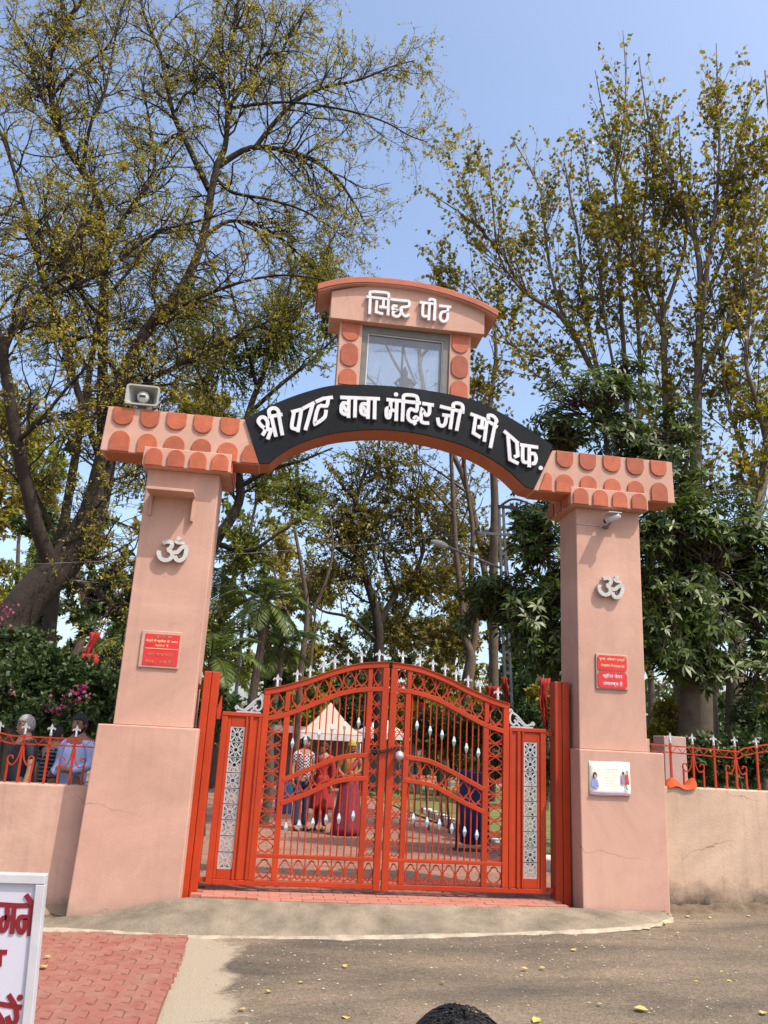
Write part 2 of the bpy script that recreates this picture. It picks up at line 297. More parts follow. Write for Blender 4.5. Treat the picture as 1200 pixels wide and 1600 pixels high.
def paver_mat(name, a, b):
    m = mat(name, a, 0.85, 0.12, 9, 0.3, 60); t = m.node_tree; p = t.nodes['Principled BSDF']
    oi = N(t, 'ShaderNodeObjectInfo'); cr = N(t, 'ShaderNodeValToRGB'); cr.color_ramp.elements[0].color = (*a, 1); cr.color_ramp.elements[1].color = (*b, 1)
    t.links.new(oi.outputs['Random'], cr.inputs['Fac'])
    src = p.inputs['Base Color'].links[0].from_socket
    g = N(t, 'ShaderNodeNewGeometry'); nz = N(t, 'ShaderNodeTexNoise', Scale=5.0, Detail=8.0, Roughness=0.7); t.links.new(g.outputs['Position'], nz.inputs['Vector'])
    mr = N(t, 'ShaderNodeMapRange'); mr.inputs['From Min'].default_value = 0.40; mr.inputs['From Max'].default_value = 0.72; mr.inputs['To Max'].default_value = 0.65; t.links.new(nz.outputs['Fac'], mr.inputs['Value'])
    m1 = N(t, 'ShaderNodeMix', data_type='RGBA'); m1.inputs['Factor'].default_value = 0.5; t.links.new(src, m1.inputs['A']); t.links.new(cr.outputs[0], m1.inputs['B'])
    m2 = N(t, 'ShaderNodeMix', data_type='RGBA'); m2.inputs['B'].default_value = (0.25, 0.165, 0.12, 1); t.links.new(mr.outputs[0], m2.inputs['Factor']); t.links.new(m1.outputs['Result'], m2.inputs['A'])
    t.links.new(m2.outputs['Result'], p.inputs['Base Color']); return m
PAVER = paver_mat('red_paver', (0.205, 0.064, 0.046), (0.265, 0.10, 0.072))
PAVER2 = paver_mat('red_brick_paver', (0.33, 0.115, 0.08), (0.40, 0.165, 0.115))

def stained(m, z0, z1, col=(0.075, 0.06, 0.04), amt=0.85):
    """damp and moss stain with an uneven upper edge along the foot of a wall"""
    t = m.node_tree; p = t.nodes['Principled BSDF']; src = p.inputs['Base Color'].links[0].from_socket
    g = N(t, 'ShaderNodeNewGeometry'); sp = N(t, 'ShaderNodeSeparateXYZ'); t.links.new(g.outputs['Position'], sp.inputs[0])
    nz = N(t, 'ShaderNodeTexNoise', Scale=5.0, Detail=8.0, Roughness=0.75); t.links.new(g.outputs['Position'], nz.inputs['Vector'])
    h = N(t, 'ShaderNodeMapRange'); h.inputs['From Min'].default_value = z0; h.inputs['From Max'].default_value = z1; h.inputs['To Min'].default_value = 0.55; h.inputs['To Max'].default_value = -0.45
    t.links.new(sp.outputs['Z'], h.inputs['Value'])
    a = N(t, 'ShaderNodeMath', operation='ADD'); t.links.new(nz.outputs['Fac'], a.inputs[0]); t.links.new(h.outputs[0], a.inputs[1])
    r = N(t, 'ShaderNodeMapRange'); r.inputs['From Min'].default_value = 0.42; r.inputs['From Max'].default_value = 0.95; r.inputs['To Max'].default_value = amt; t.links.new(a.outputs[0], r.inputs['Value'])
    mx = N(t, 'ShaderNodeMix', data_type='RGBA'); mx.inputs['B'].default_value = (*col, 1)
    t.links.new(r.outputs[0], mx.inputs['Factor']); t.links.new(src, mx.inputs['A']); t.links.new(mx.outputs['Result'], p.inputs['Base Color'])
PINK_R = mat('cream_pink_wall_paint', (0.455, 0.325, 0.235), 0.85, 0.09, 1.3, 0.2, 30, streak=0.35); weather(PINK_R, 0.22, 0.8, 0.4); weather(PINK, 0.17, 0.6, 0.35); weather(PINK_WALL, 0.2, 0.7, 0.35); weather(TERRA, 0.2, 0.5, 0.3); weather(TERRA2, 0.22, 0.2, 0.35, (0.30, 0.17, 0.12)); weather(BLACK, 0.3, 0.0, 0.12, (0.05, 0.05, 0.055)); BLACK.node_tree.nodes['Principled BSDF'].inputs['Specular IOR Level'].default_value = 0.12; weather(RED, 0.14, 0.0, 0.22, (0.20, 0.045, 0.02))
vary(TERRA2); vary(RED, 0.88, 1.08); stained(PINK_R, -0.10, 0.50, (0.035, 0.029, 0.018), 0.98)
stained(PINK_WALL, -0.36, 0.10, (0.045, 0.037, 0.026), 0.95); 
stained(PINK, -0.30, 0.14, (0.22, 0.17, 0.12), 0.6)

# ---------------------------------------------------------------- ground
def front_z(x): return -0.150+0.032*max(-5.0, min(5.0, x))
def inside_z(y): return -0.06-0.028*max(0.0, min(24.0, y-0.5))
def ground_z(x, y):
    k = max(0.0, min(1.0, (y-0.05)/0.35)); k = k*k*(3-2*k)
    return front_z(x)*(1-k)+inside_z(y)*k
def sheet(name, xs, ys, off, mat_, kind='structure', fz=None):
    V = [(x, y, (fz or ground_z)(x, y)+off) for y in ys for x in xs]; nx = len(xs)
    F = [(j*nx+i, j*nx+i+1, (j+1)*nx+i+1, (j+1)*nx+i) for j in range(len(ys)-1) for i in range(nx-1)]
    o = link(bpy.data.objects.new(name, quad_mesh(name, V, F, mat_))); o['kind'] = kind; return o
xs = [-900, -300, -100, -40, -20, -10]+[x*1.0 for x in range(-9, 10)]+[10, 20, 40, 100, 300, 900]
ys = [-900, -300, -100, -40, -20, -10, -5, -2, -1, -0.5, 0, 0.05, 0.12, 0.2, 0.28, 0.36, 0.4, 0.5, 1, 2, 4, 8, 12, 18, 24.5, 40, 80, 200, 900]
sheet('ground', xs, ys, -0.03, EARTH)
sheet('road', [-60, -20, -8]+[-5+0.5*i for i in range(21)]+[8, 20, 60], [-40, -20, -12]+[-9+0.5*i for i in range(19)]+[0.12], 0.0, ASPHALT, fz=lambda x, y: front_z(x)+0.010*math.sin(x*2.1+y*1.3)+0.008*math.sin(x*0.9-y*2.7))

# concrete apron up to the gate: outer edge on the road, inner edge at the brick strip
outer = [(-3.4, -0.32), (-2.75, -0.46), (-2.3, -0.62), (-1.8, -0.74), (-1.0, -0.80), (0, -0.80), (1.0, -0.77), (1.8, -0.70), (2.35, -0.58), (2.7, -0.42), (2.95, -0.20), (3.02, -0.03)]
inner = [(-3.4, -0.03), (-2.75, -0.03), (-2.3, -0.04), (-1.98, -0.08), (-1.0, -0.16), (0, -0.18), (1.0, -0.14), (1.8, -0.03), (2.3, -0.03), (2.7, -0.03), (2.9, -0.03), (3.01, 0.02)]
def inner_z(x):
    if x < -2.9: return front_z(x)+0.012
    if x < -1.98: return front_z(x)+0.012+(0.0-front_z(x)-0.02)*((x+2.9)/0.92)
    if x < 1.9: return -0.012
    return -0.012+(front_z(x)+0.02+0.012)*((x-1.9)/1.1)
V = []; Fq = []; K = 6
for (ox, oy), (ix, iy) in zip(outer, inner):
    for k in range(K):
        u = k/(K-1); x = ox+(ix-ox)*u; y = oy+(iy-oy)*u; e = u**0.8
        z = (front_z(x)-0.02)*(1-e)+inner_z(ix)*e
        if k > 0: z += 0.022
        V.append((x, y+(0.015*math.sin(9*x+3*k)), z+0.004*math.sin(13*x+5*k)))
n = len(outer)
for i in range(n-1):
    for k in range(K-1): a = i*K+k; Fq.append((a, a+K, a+K+1, a+1))
o = link(bpy.data.objects.new('concrete_apron', quad_mesh('concrete_apron', V, Fq, CONC, True))); o['kind'] = 'structure'
# pale cement fillet along the foot of the apron
V = []; Fq = []; rnd = random.Random(4)
fine = []
for i in range(n-1):
    for s in range(6):
        u = s/6; fine.append((outer[i][0]+(outer[i+1][0]-outer[i][0])*u, outer[i][1]+(outer[i+1][1]-outer[i][1])*u))
fine.append(outer[-1])
for x, y in fine:
    w = 0.018+0.055*rnd.random()**2
    V += [(x, y-w, front_z(x)-0.004), (x, y-w*0.3, front_z(x)+0.010+0.018*rnd.random()), (x, y+w*0.7, front_z(x)+0.024), (x, y+w+0.02, front_z(x)+0.006)]
for i in range(len(fine)-1):
    for k in range(3): a = i*4+k; Fq.append((a, a+4, a+5, a+1))
o = link(bpy.data.objects.new('cement_edge', quad_mesh('cement_edge', V, Fq, CONCL, True))); o['kind'] = 'structure'
# red interlocking pavers, each one its own piece
bed = sheet('pavement', [-6.5, -5, -4, -3, -2.4, -1.885], [-4.6, -3.5, -2.5, -1.5, -0.86, -0.55], 0.012, mat('paver_bed', (0.14, 0.07, 0.05), 0.95), fz=lambda x, y: front_z(x))
def zig(dx, dy, h, amp):
    n = 4; g = 0.0035
    lo = [(-dx/2+dx*i/n, -dy/2+g+(amp if i % 2 else 0)) for i in range(n+1)]; hi = [(-dx/2+dx*i/n, dy/2-g+(amp if i % 2 else 0)) for i in range(n+1)]
    lo[0] = (lo[0][0]+g, lo[0][1]); hi[0] = (hi[0][0]+g, hi[0][1]); lo[-1] = (lo[-1][0]-g, lo[-1][1]); hi[-1] = (hi[-1][0]-g, hi[-1][1])
    poly = lo+hi[::-1]; m = len(poly); cx, cy = 0, amp/2
    vs = [(x, y, 0) for x, y in poly]+[(x, y, h-0.006) for x, y in poly]+[(x+(cx-x)*0.04, y+(cy-y)*0.07, h) for x, y in poly]
    fs = [(i, (i+1) % m, m+(i+1) % m, m+i) for i in range(m)]+[(m+i, m+(i+1) % m, 2*m+(i+1) % m, 2*m+i) for i in range(m)]+[list(range(2*m, 3*m))]
    b = MB(); b.add(vs, fs); return b
pm = zig(0.225, 0.135, 0.055, 0.030).mesh('paver', PAVER); rnd = random.Random(3)
slope = math.atan(0.032)
for r in range(26):
    for c in range(18):
        x = -5.6+c*0.225+(0.1125 if r % 2 else 0); y = -0.60-r*0.135
        lim = -0.47-0.28*(x+3.15)/1.3; edge = -1.88+0.015*math.sin(3*y)
        if x-0.11 > edge or y-0.02 > lim or (x < -3.9 and y > -1.4): continue
        m_ = pm
        if x+0.115 > edge or y+0.10 > lim:                    # cut pavers along the two edges
            bm = bmesh.new(); bm.from_mesh(pm)
            for co_, no_ in (((edge-x, 0, 0), (1, 0, 0)), ((0, lim-y+0.03, 0), (0.21, 1, 0))):
                bmesh.ops.bisect_plane(bm, geom=bm.verts[:]+bm.edges[:]+bm.faces[:], plane_co=co_, plane_no=no_, clear_outer=True)
            if len(bm.faces) < 3: bm.free(); continue
            m_ = bpy.data.meshes.new('paver'); bm.to_mesh(m_); bm.free(); m_.materials.append(PAVER) if not m_.materials else None
        put('paver', m_, None, bed, (x, y, front_z(x)-0.031+rnd.uniform(-0.003, 0.003)), (rnd.uniform(-0.012, 0.012), -slope+rnd.uniform(-0.012, 0.012), rnd.uniform(-0.01, 0.01)))

# brick strip at the threshold
strip_bed = sheet('threshold', [-1.98, -1, 0, 1, 1.9], [-0.17, 0.1, 0.3, 0.62], -0.04, CONC, fz=lambda x, y: 0.0)
b2 = MB(); b2.box(-0.108, 0.108, -0.052, 0.052, 0, 0.06); sm = b2.mesh('brick', PAVER2)
for r in range(7):
    for c in range(20):
        x = -1.86+c*0.222-(0.111 if r % 2 else 0); y = -0.07+r*0.109
        if x > 1.86+0.02*r or x < -1.93 or (abs(x) > 1.3 and r == 0): continue
        put('brick', sm, None, strip_bed, (x, y, -0.055+rnd.uniform(-0.002, 0.003)), (0, 0, rnd.uniform(-0.012, 0.012)))
# the path inside, its kerb stones and the lawn beside it
pathp = sheet('path', [-3.3, -2.2, -1, 0, 1, 2.0, 2.9], [0.64, 1, 2, 3, 4, 6, 8, 12, 16, 20, 24.5, 34], 0.006, PATHM)
V = [(2.9, 0.64), (2.9, 7.4), (3.2, 10), (4.0, 15.8), (5.2, 26)]
GRASSY = mat('lawn', (0.07, 0.12, 0.025), 0.95, 0.4, 3, 0.5, 40, col2=(0.16, 0.17, 0.05))
sheet('lawn', [3.0, 3.6, 4.5, 6, 9, 16], [0.64, 2, 4, 8, 12, 18, 24.5, 34], 0.012, GRASSY)
km = MB(); km.box(-0.11, 0.11, -0.14, 0.14, -0.05, 0.16); rs = random.Random(5)
kw = km.mesh('kerb_stone_white', STONE_W); kd = km.mesh('kerb_stone_dark', STONE_D)
kerb = thing('stone_border', (2.9, 9, inside_z(9)), 'row of white and dark stones edging the red path inside the gate', 'border')
for i in range(46):
    y = 1.2+i*0.33; x = 2.92+0.06*max(0, y-7)
    bevel(put('stone', kw if (i//2) % 2 else kd, None, kerb, (x, y, inside_z(y)+0.0), (0, rs.uniform(-0.1, 0.1), rs.uniform(-0.2, 0.2)), (rs.uniform(0.85, 1.1), rs.uniform(0.85, 1.05), rs.uniform(0.8, 1.15))), 0.03, 2)

SOIL = mat('soil', (0.11, 0.08, 0.05), 0.95, 0.4, 9, 0.8, 40)
for x0, x1, yw, nm in ((3.05, 9.0, 0.20, 'verge'), (-9.0, -3.1, 0.27, 'verge')):
    V = []; Fq = []; rv = random.Random(9); n = 90
    for i in range(n+1):
        x = x0+(x1-x0)*i/n; w = 0.16+0.09*rv.random()+0.05*math.sin(i*0.4); h = 0.03+0.035*rv.random()
        V += [(x, yw+0.02, front_z(x)+h+0.03), (x, yw-0.05, front_z(x)+h), (x, yw-w*0.6, front_z(x)+h*0.5), (x, yw-w, front_z(x)-0.015)]
    for i in range(n):
        for k in range(3): a = i*4+k; Fq.append((a, a+1, a+5, a+4))
    o = link(bpy.data.objects.new(nm, quad_mesh(nm, V, Fq, SOIL, True))); o['kind'] = 'structure'
# ---------------------------------------------------------------- gateway (pillars, beams, arch, shrine)
gw = thing('gateway', (0, 0.3, 0), 'pink temple gateway with terracotta scallops, black arched name band and glazed shrine box on top', 'gateway')
def pillar(x0, x1, sx0, sx1, cx0, cx1, zg, flare):
    base = bevel(MB().prism([(x0-flare, zg), (x1, zg), (x1, 1.59), (x0, 1.59)], 0.0, 0.76).build('pillar_base', PINK, gw), 0.012)
    shaft = bevel(MB().box(sx0, sx1, 0.10, 0.66, 1.589, 4.387).build('pillar_shaft', PINK, gw), 0.010)
    cap = bevel(MB().box(cx0, cx1, -0.026, 0.77, 4.386, 4.605).build('capital', PINK, gw), 0.008)
    return base, shaft, cap
def tile_mesh(w, h, up):                          # round-ended raised tile, 22 mm proud
    pts = []; r = w/2
    for k in range(13):
        a = math.pi*k/12; pts.append((-r*math.cos(a), (h-r)+r*math.sin(a)))
    poly = [(-r, 0)]+pts+[(r, 0)]
    if not up: poly = [(x, -z) for x, z in poly]
    return MB().prism(poly, -0.020, 0.004).mesh('scallop_tile', TERRA2)
pl = pillar(-3.07, -2.064, -2.94, -2.14, -2.994, -2.02, -0.42, 0.05)
pr_ = pillar(2.054, 3.038, 2.095, 2.893, 1.985, 2.956, -0.35, -0.02)
cap_t = tile_mesh(0.190, 0.205, True)
for base, shaft, cap in (pl, pr_):
    x0 = -2.994 if cap is pl[2] else 1.985; wdt = 0.973
    for i in range(4): bevel(put('scallop_tile', cap_t, None, cap, (x0+wdt*(i+0.5)/4, -0.026, 4.388)), 0.006)
    xs_ = x0 if cap is pr_[2] else x0+wdt
    for i in range(3): put('scallop_tile', cap_t, None, cap, (xs_, -0.026+0.796*(i+0.5)/3, 4.388), (0, 0, -math.pi/2 if cap is pr_[2] else math.pi/2))
# beams left and right of the arch
bl = bevel(MB().prism([(-3.47, 4.52), (-1.70, 4.52), (-1.915, 5.05), (-3.45, 5.05)], 0.0, 0.36).build('beam', PINK, gw), 0.008)
br = bevel(MB().prism([(1.53, 4.52), (3.315, 4.52), (3.300, 5.05), (1.77, 5.05)], 0.0, 0.36).build('beam', PINK, gw), 0.008)
for bm_, xa in ((bl, -3.45), (br, 1.53)):
    sf = MB().box(xa+0.02 if bm_ is bl else 1.56, -1.72 if bm_ is bl else 3.29, 0.012, 0.35, 4.512, 4.5195).build('soffit', SOFFIT, bm_)
dn = tile_mesh(0.215, 0.235, False); upm = tile_mesh(0.215, 0.24, True)
rt2 = random.Random(6)
for xs4, bm_, hs in (((-3.273, -2.979, -2.682, -2.383, -2.081), bl, 0.90), ((1.920, 2.211, 2.517, 2.813, 3.116), br, 0.88)):
    for x in xs4: bevel(put('scallop_tile', dn, None, bm_, (x, 0, 5.046), (0, rt2.uniform(-0.03, 0.03), 0), (rt2.uniform(0.96, 1.05), 1, hs*rt2.uniform(0.95, 1.05))), 0.006)
for xs4, bm_ in (((-3.269, -2.969, -2.670, -2.371, -2.075), bl), ((1.916, 2.213, 2.515, 2.813, 3.116), br)):
    for x in xs4: bevel(put('scallop_tile', upm, None, bm_, (x, 0, 4.524), (0, rt2.uniform(-0.02, 0.02), 0), (rt2.uniform(0.97, 1.05), 1, rt2.uniform(0.94, 1.02))), 0.006)
bevel(MB().prism([(-1.915, 4.526), (-1.715, 4.526), (-1.80, 4.735), (-1.84, 4.75), (-1.885, 4.715), (-1.915, 4.64)], -0.02, 0.004).build('scallop_tile', TERRA2, bl), 0.004)
bevel(MB().prism([(1.60, 4.526), (1.76, 4.526), (1.75, 4.72), (1.70, 4.76), (1.675, 4.75)], -0.02, 0.004).build('scallop_tile', TERRA2, br), 0.004)
# arch
def smooth_curve(pts, n=8):
    P = np.array(pts, float); out = []
    for i in range(len(P)-1):
        p0 = P[max(i-1, 0)]; p1 = P[i]; p2 = P[i+1]; p3 = P[min(i+2, len(P)-1)]
        for k in range(n):
            t = k/n; out.append(tuple(0.5*((2*p1)+(-p0+p2)*t+(2*p0-5*p1+4*p2-p3)*t*t+(-p0+3*p1-3*p2+p3)*t**3)))
    out.append(tuple(P[-1])); return out
top = smooth_curve([(-1.917, 5.045), (-1.60, 5.275), (-1.234, 5.471), (-0.886, 5.595), (-0.35, 5.650), (0.143, 5.652), (0.738, 5.595), (1.1, 5.466), (1.422, 5.308), (1.765, 5.105)], 5)
bot = smooth_curve([(-1.59, 4.545), (-1.467, 4.677), (-1.258, 4.824), (-0.897, 4.981), (-0.449, 5.076), (0.0, 5.095), (0.477, 5.036), (0.87, 4.922), (1.187, 4.751), (1.385, 4.586), (1.44, 4.545)], 5)
ring = top+[(1.53, 4.53)]+bot[::-1]+[(-1.705, 4.53)]
MB().prism(ring, 0.006, 0.354).build('arch', SOFFIT, gw)
# arch soffit drops below the black band: the lip that joins the beams
band = MB().prism([(x, z) for x, z in ring], -0.022, 0.004).build('name_band', BLACK, gw)

# raised letters; every stroke is a flat bar on the band, its line read off the photograph
def glyph(strokes, ox, oy, sc, Y, w, depth, parent, name='letter', mats=None):
    b = MB(); j = 0
    for st in strokes:
        pts = [at(ox+x/sc, oy+y/sc, Y) for x, y in st]; pts = [(p[0], p[2]) for p in pts]
        if len(pts) == 1:
            c = pts[0]; r = w*0.62; b.prism([(c[0]+r*math.cos(a*math.pi/6), c[1]+r*math.sin(a*math.pi/6)) for a in range(12)], Y-depth, Y)
        else:
            if len(pts) > 3: pts = smooth_curve(pts, 3)
            b.strip(pts, w, Y-depth-0.0012*j, Y)
        j += 1
    return b.build(name, mats or LETTER, parent)
YB = -0.022; LW = 0.043; LD = 0.024
A_ = (380, 600, 8.0); B_ = (520, 600, 7.5); C_ = (670, 620, 6.0); D_ = (560, 445, 7.5)
for g in [
 (A_, [[(240,650),(275,578),(218,520),(190,470),(215,430),(262,425),(300,470),(303,535),(275,578)], [(285,575),(352,578),(305,698)], [(350,405),(410,668)]]),
 (A_, [[(308,420),(490,388)], [(330,405),(322,345),(360,312),(408,315),(440,350),(446,400),(490,650)]]),
 (A_, [[(600,360),(740,322)], [(636,358),(606,530),(632,566),(684,572)], [(726,332),(680,608)]]),
 (A_, [[(735,322),(890,240)], [(870,255),(775,585)]]),
 (A_, [[(905,232),(1000,190),(1120,175)], [(1062,185),(1040,282),(942,292),(892,490),(932,488),(1018,420),(1034,332)]]),
 (B_, [[(85,165),(318,173)], [(187,172),(181,405)], [(172,238),(120,232),(97,282),(103,340),(150,366),(176,356)], [(118,262),(165,338)], [(262,172),(256,402)]]),
 (B_, [[(318,173),(550,182)], [(417,178),(409,416)], [(402,247),(346,242),(327,290),(336,350),(385,372),(408,362)], [(347,272),(396,350)], [(490,182),(485,422)]]),
 (B_, [[(625,190),(790,206)], [(676,196),(668,372),(646,402),(626,378),(628,300),(668,288)], [(668,312),(738,322)], [(747,202),(738,442)], [(738,130)]]),
 (B_, [[(790,206),(1030,232)], [(822,214),(812,446)], [(826,205),(826,152),(862,136),(958,146),(988,176),(990,222)], [(986,236),(976,322),(912,302),(882,340),(882,412),(922,450),(968,440),(990,416),(968,396),(945,420)], [(940,452),(966,486)]]),
 (B_, [[(1045,235),(1180,256)], [(1130,252),(1126,350),(1086,370),(1042,308),(1030,430),(1062,462),(1125,466)]]),
 (C_, [[(100,95),(330,152)], [(80,202),(92,262),(126,280),(152,250),(162,186)], [(122,176),(212,188)], [(222,125),(196,310)], [(228,115),(226,78),(264,66),(308,85),(314,130),(290,150),(256,325)]]),
 (C_, [[(385,165),(540,225),(640,292)], [(541,225),(516,426)], [(436,186),(414,345),(482,388)], [(500,215),(490,288),(452,288)], [(452,290),(530,302)], [(556,222),(554,182),(600,190),(630,232),(615,270),(572,486)]]),
 (C_, [[(700,325),(835,442)], [(738,372),(756,592),(836,632)], [(820,436),(830,556),(795,570)]]),
 (C_, [[(850,455),(1020,480)], [(876,462),(876,598),(904,620),(934,618)], [(936,472),(936,665)], [(940,542),(984,540),(1000,588),(985,630),(958,630)]]),
 (C_, [[(1045,672)]])]:
    (ox, oy, sc), st = g; glyph(st, ox, oy, sc, YB, LW, LD, band)

# shrine box
YC = 0.0
colm = []
for (xa, xb) in ((-0.905, -0.63), (0.46, 0.725)):
    c = bevel(MB().box(xa, xb, YC, 0.30, 5.50, 6.455).build('shrine_column', PINK, gw), 0.006); xm = (xa+xb)/2
    def oval(z0, z1, r=0.107):
        pts = []
        for k in range(25):
            a = 2*math.pi*k/24; cz = (z1-r) if math.sin(a) > 0 else (z0+r); pts.append((xm+r*math.cos(a), cz+r*math.sin(a)))
        return pts
    full = [p for p in oval(5.86, 6.17)]
    bevel(MB().prism(full[:-1], YC-0.014, YC+0.004).build('oval_tile', TERRA2, c), 0.005)
    u = [(x, min(z, 6.452)) for x, z in oval(6.20, 6.60)][:-1]; bevel(MB().prism(u, YC-0.014, YC+0.004).build('oval_tile', TERRA2, c), 0.004)
    d = [(x, max(z, 5.62 if xa < 0 else 5.60)) for x, z in oval(5.45, 5.83)][:-1]; bevel(MB().prism(d, YC-0.014, YC+0.004).build('oval_tile', TERRA2, c), 0.004)
fr = MB(); fx0, fx1, fz0, fz1 = -0.628, 0.458, 5.60, 6.44
for a in ((fx0, fx0+0.075, 0.02, 0.10, fz0, fz1), (fx1-0.075, fx1, 0.02, 0.10, fz0, fz1), (fx0+0.075, fx1-0.075, 0.02, 0.10, fz0, fz0+0.05), (fx0+0.075, fx1-0.075, 0.02, 0.10, fz1-0.09, fz1)): fr.box(*a)
frame = fr.build('window_frame', GREYF, gw)
fb = MB()
for a in ((fx0, fx0+0.075, 0.22, 0.29, fz0, fz1), (fx1-0.075, fx1, 0.22, 0.29, fz0, fz1), (fx0+0.075, fx1-0.075, 0.22, 0.29, fz0, fz0+0.05), (fx0+0.075, fx1-0.075, 0.22, 0.29, fz1-0.09, fz1)): fb.box(*a)
fb.build('window_frame', GREYF, gw)
bd = MB()
for a in ((fx0+0.075, fx0+0.087, 0.035, 0.05, fz0+0.05, fz1-0.09), (fx1-0.087, fx1-0.075, 0.035, 0.05, fz0+0.05, fz1-0.09), (fx0+0.087, fx1-0.087, 0.035, 0.05, fz0+0.05, fz0+0.062), (fx0+0.087, fx1-0.087, 0.035, 0.05, fz1-0.102, fz1-0.09)): bd.box(*a)
bd.build('glazing_bead', WHITE, frame)
MB().box(-0.63, 0.46, 0.0, 0.30, 5.50, 5.60).build('shrine_floor', PINK, gw)
def dusty_glass():
    m = bpy.data.materials.new('dusty_glass'); m.use_nodes = True; t = m.node_tree; t.nodes.remove(t.nodes['Principled BSDF'])
    tr = N(t, 'ShaderNodeBsdfTransparent'); df = N(t, 'ShaderNodeBsdfDiffuse'); df.inputs['Color'].default_value = (0.42, 0.46, 0.48, 1)
    gl = N(t, 'ShaderNodeBsdfGlossy'); gl.inputs['Roughness'].default_value = 0.02
    g = N(t, 'ShaderNodeNewGeometry'); nz = N(t, 'ShaderNodeTexNoise', Scale=3.0, Detail=7.0); t.links.new(g.outputs['Position'], nz.inputs['Vector'])
    mr = N(t, 'ShaderNodeMapRange'); mr.inputs['To Min'].default_value = 0.10; mr.inputs['To Max'].default_value = 0.26; t.links.new(nz.outputs['Fac'], mr.inputs['Value'])
    m1 = N(t, 'ShaderNodeMixShader'); t.links.new(mr.outputs[0], m1.inputs[0]); t.links.new(tr.outputs[0], m1.inputs[1]); t.links.new(df.outputs[0], m1.inputs[2])
    fr_ = N(t, 'ShaderNodeFresnel', IOR=1.5); m2 = N(t, 'ShaderNodeMixShader'); t.links.new(fr_.outputs[0], m2.inputs[0]); t.links.new(m1.outputs[0], m2.inputs[1]); t.links.new(gl.outputs[0], m2.inputs[2])
    t.links.new(m2.outputs[0], t.nodes['Material Output'].inputs['Surface']); return m
GLASS = dusty_glass()
MB().box(fx0+0.07, fx1-0.07, 0.055, 0.061, fz0+0.045, fz1-0.085).build('glass_pane', GLASS, frame)
MB().box(fx0+0.07, fx1-0.07, 0.25, 0.256, fz0+0.045, fz1-0.085).build('glass_pane', GLASS, frame)
MB().box(-0.10, -0.075, 0.225, 0.245, fz0+0.05, fz1-0.09).build('mullion', GREYF, frame)
# fascia and curved roof slab
fas = bevel(MB().prism([(-1.035, 6.44), (0.875, 6.455), (0.880, 6.80)]+[(x, z-0.02) for x, z in smooth_curve([(0.880, 6.80), (0.45, 6.92), (-0.1, 6.97), (-0.6, 6.95), (-1.04, 6.82)], 5)][1:], -0.075, 0.32).build('fascia', PINK, gw), 0.006)
rt_ = [(-1.205, 6.805), (-0.98, 6.900), (-0.70, 6.972), (-0.38, 7.000), (0, 7.000), (0.36, 6.955), (0.66, 6.885), (0.86, 6.815), (1.02, 6.735)]
rt_ = [(x*1.012, z+0.036) for x, z in rt_]; rt_top = smooth_curve(rt_, 4); rb_ = [(x, z-0.085) for x, z in rt_top]
roof = bevel(MB().prism(rt_top+rb_[::-1], -0.145, 0.43).build('roof_slab', TERRA, gw), 0.010)
MB().prism([(x*0.985, z-0.001) for x, z in rb_]+[(x*0.985, z-0.007) for x, z in rb_][::-1], -0.135, 0.42).build('roof_soffit', PINK, roof)
for st in ([[(135,165),(126,362)], [(90,160),(352,190)], [(132,152),(132,112),(172,102),(328,116),(350,142),(350,176)]],
           [[(212,205),(202,338),(285,362)], [(290,198),(286,280),(238,278)], [(238,282),(336,287)], [(346,190),(340,382)]],
           [[(370,190),(592,212)], [(452,272),(406,268),(398,306),(442,318),(402,338),(406,378),(458,390),(498,340),(494,300)], [(590,212),(582,272),(505,284),(492,330),(540,388),(592,368)]],
           [[(710,225),(900,246)], [(752,236),(746,368),(780,390),(812,384)], [(827,232),(816,436)], [(822,214),(832,192),(868,196),(890,226),(880,440)]],
           [[(938,266),(1080,280)], [(1042,278),(1036,330),(972,340),(950,398),(975,446),(1020,440),(1038,390),(1034,335)]]):
    glyph(st, *D_, -0.075, 0.034, 0.045, fas)
# small ledge with drip bracket on the left shaft, and old plaster edges
e0 = at(229, 759, -0.20); e1 = at(303, 764, -0.20)
lg = MB(); lg.box(e0[0], e1[0], -0.20, 0.104, e0[2]-0.030, e0[2]+0.002); lg.box(e1[0]-0.030, e1[0]-0.002, 0.035, 0.104, 3.80, e0[2]-0.028); lg.box(e0[0]+0.012, e0[0]+0.036, 0.065, 0.104, 3.84, e0[2]-0.028)
bevel(lg.build('ledge', PINK, pl[1]), 0.004)
bevel(MB().box(2.80, 3.02, 0.30, 0.66, 1.588, 1.74).build('block', PINK, pr_[0]), 0.008)

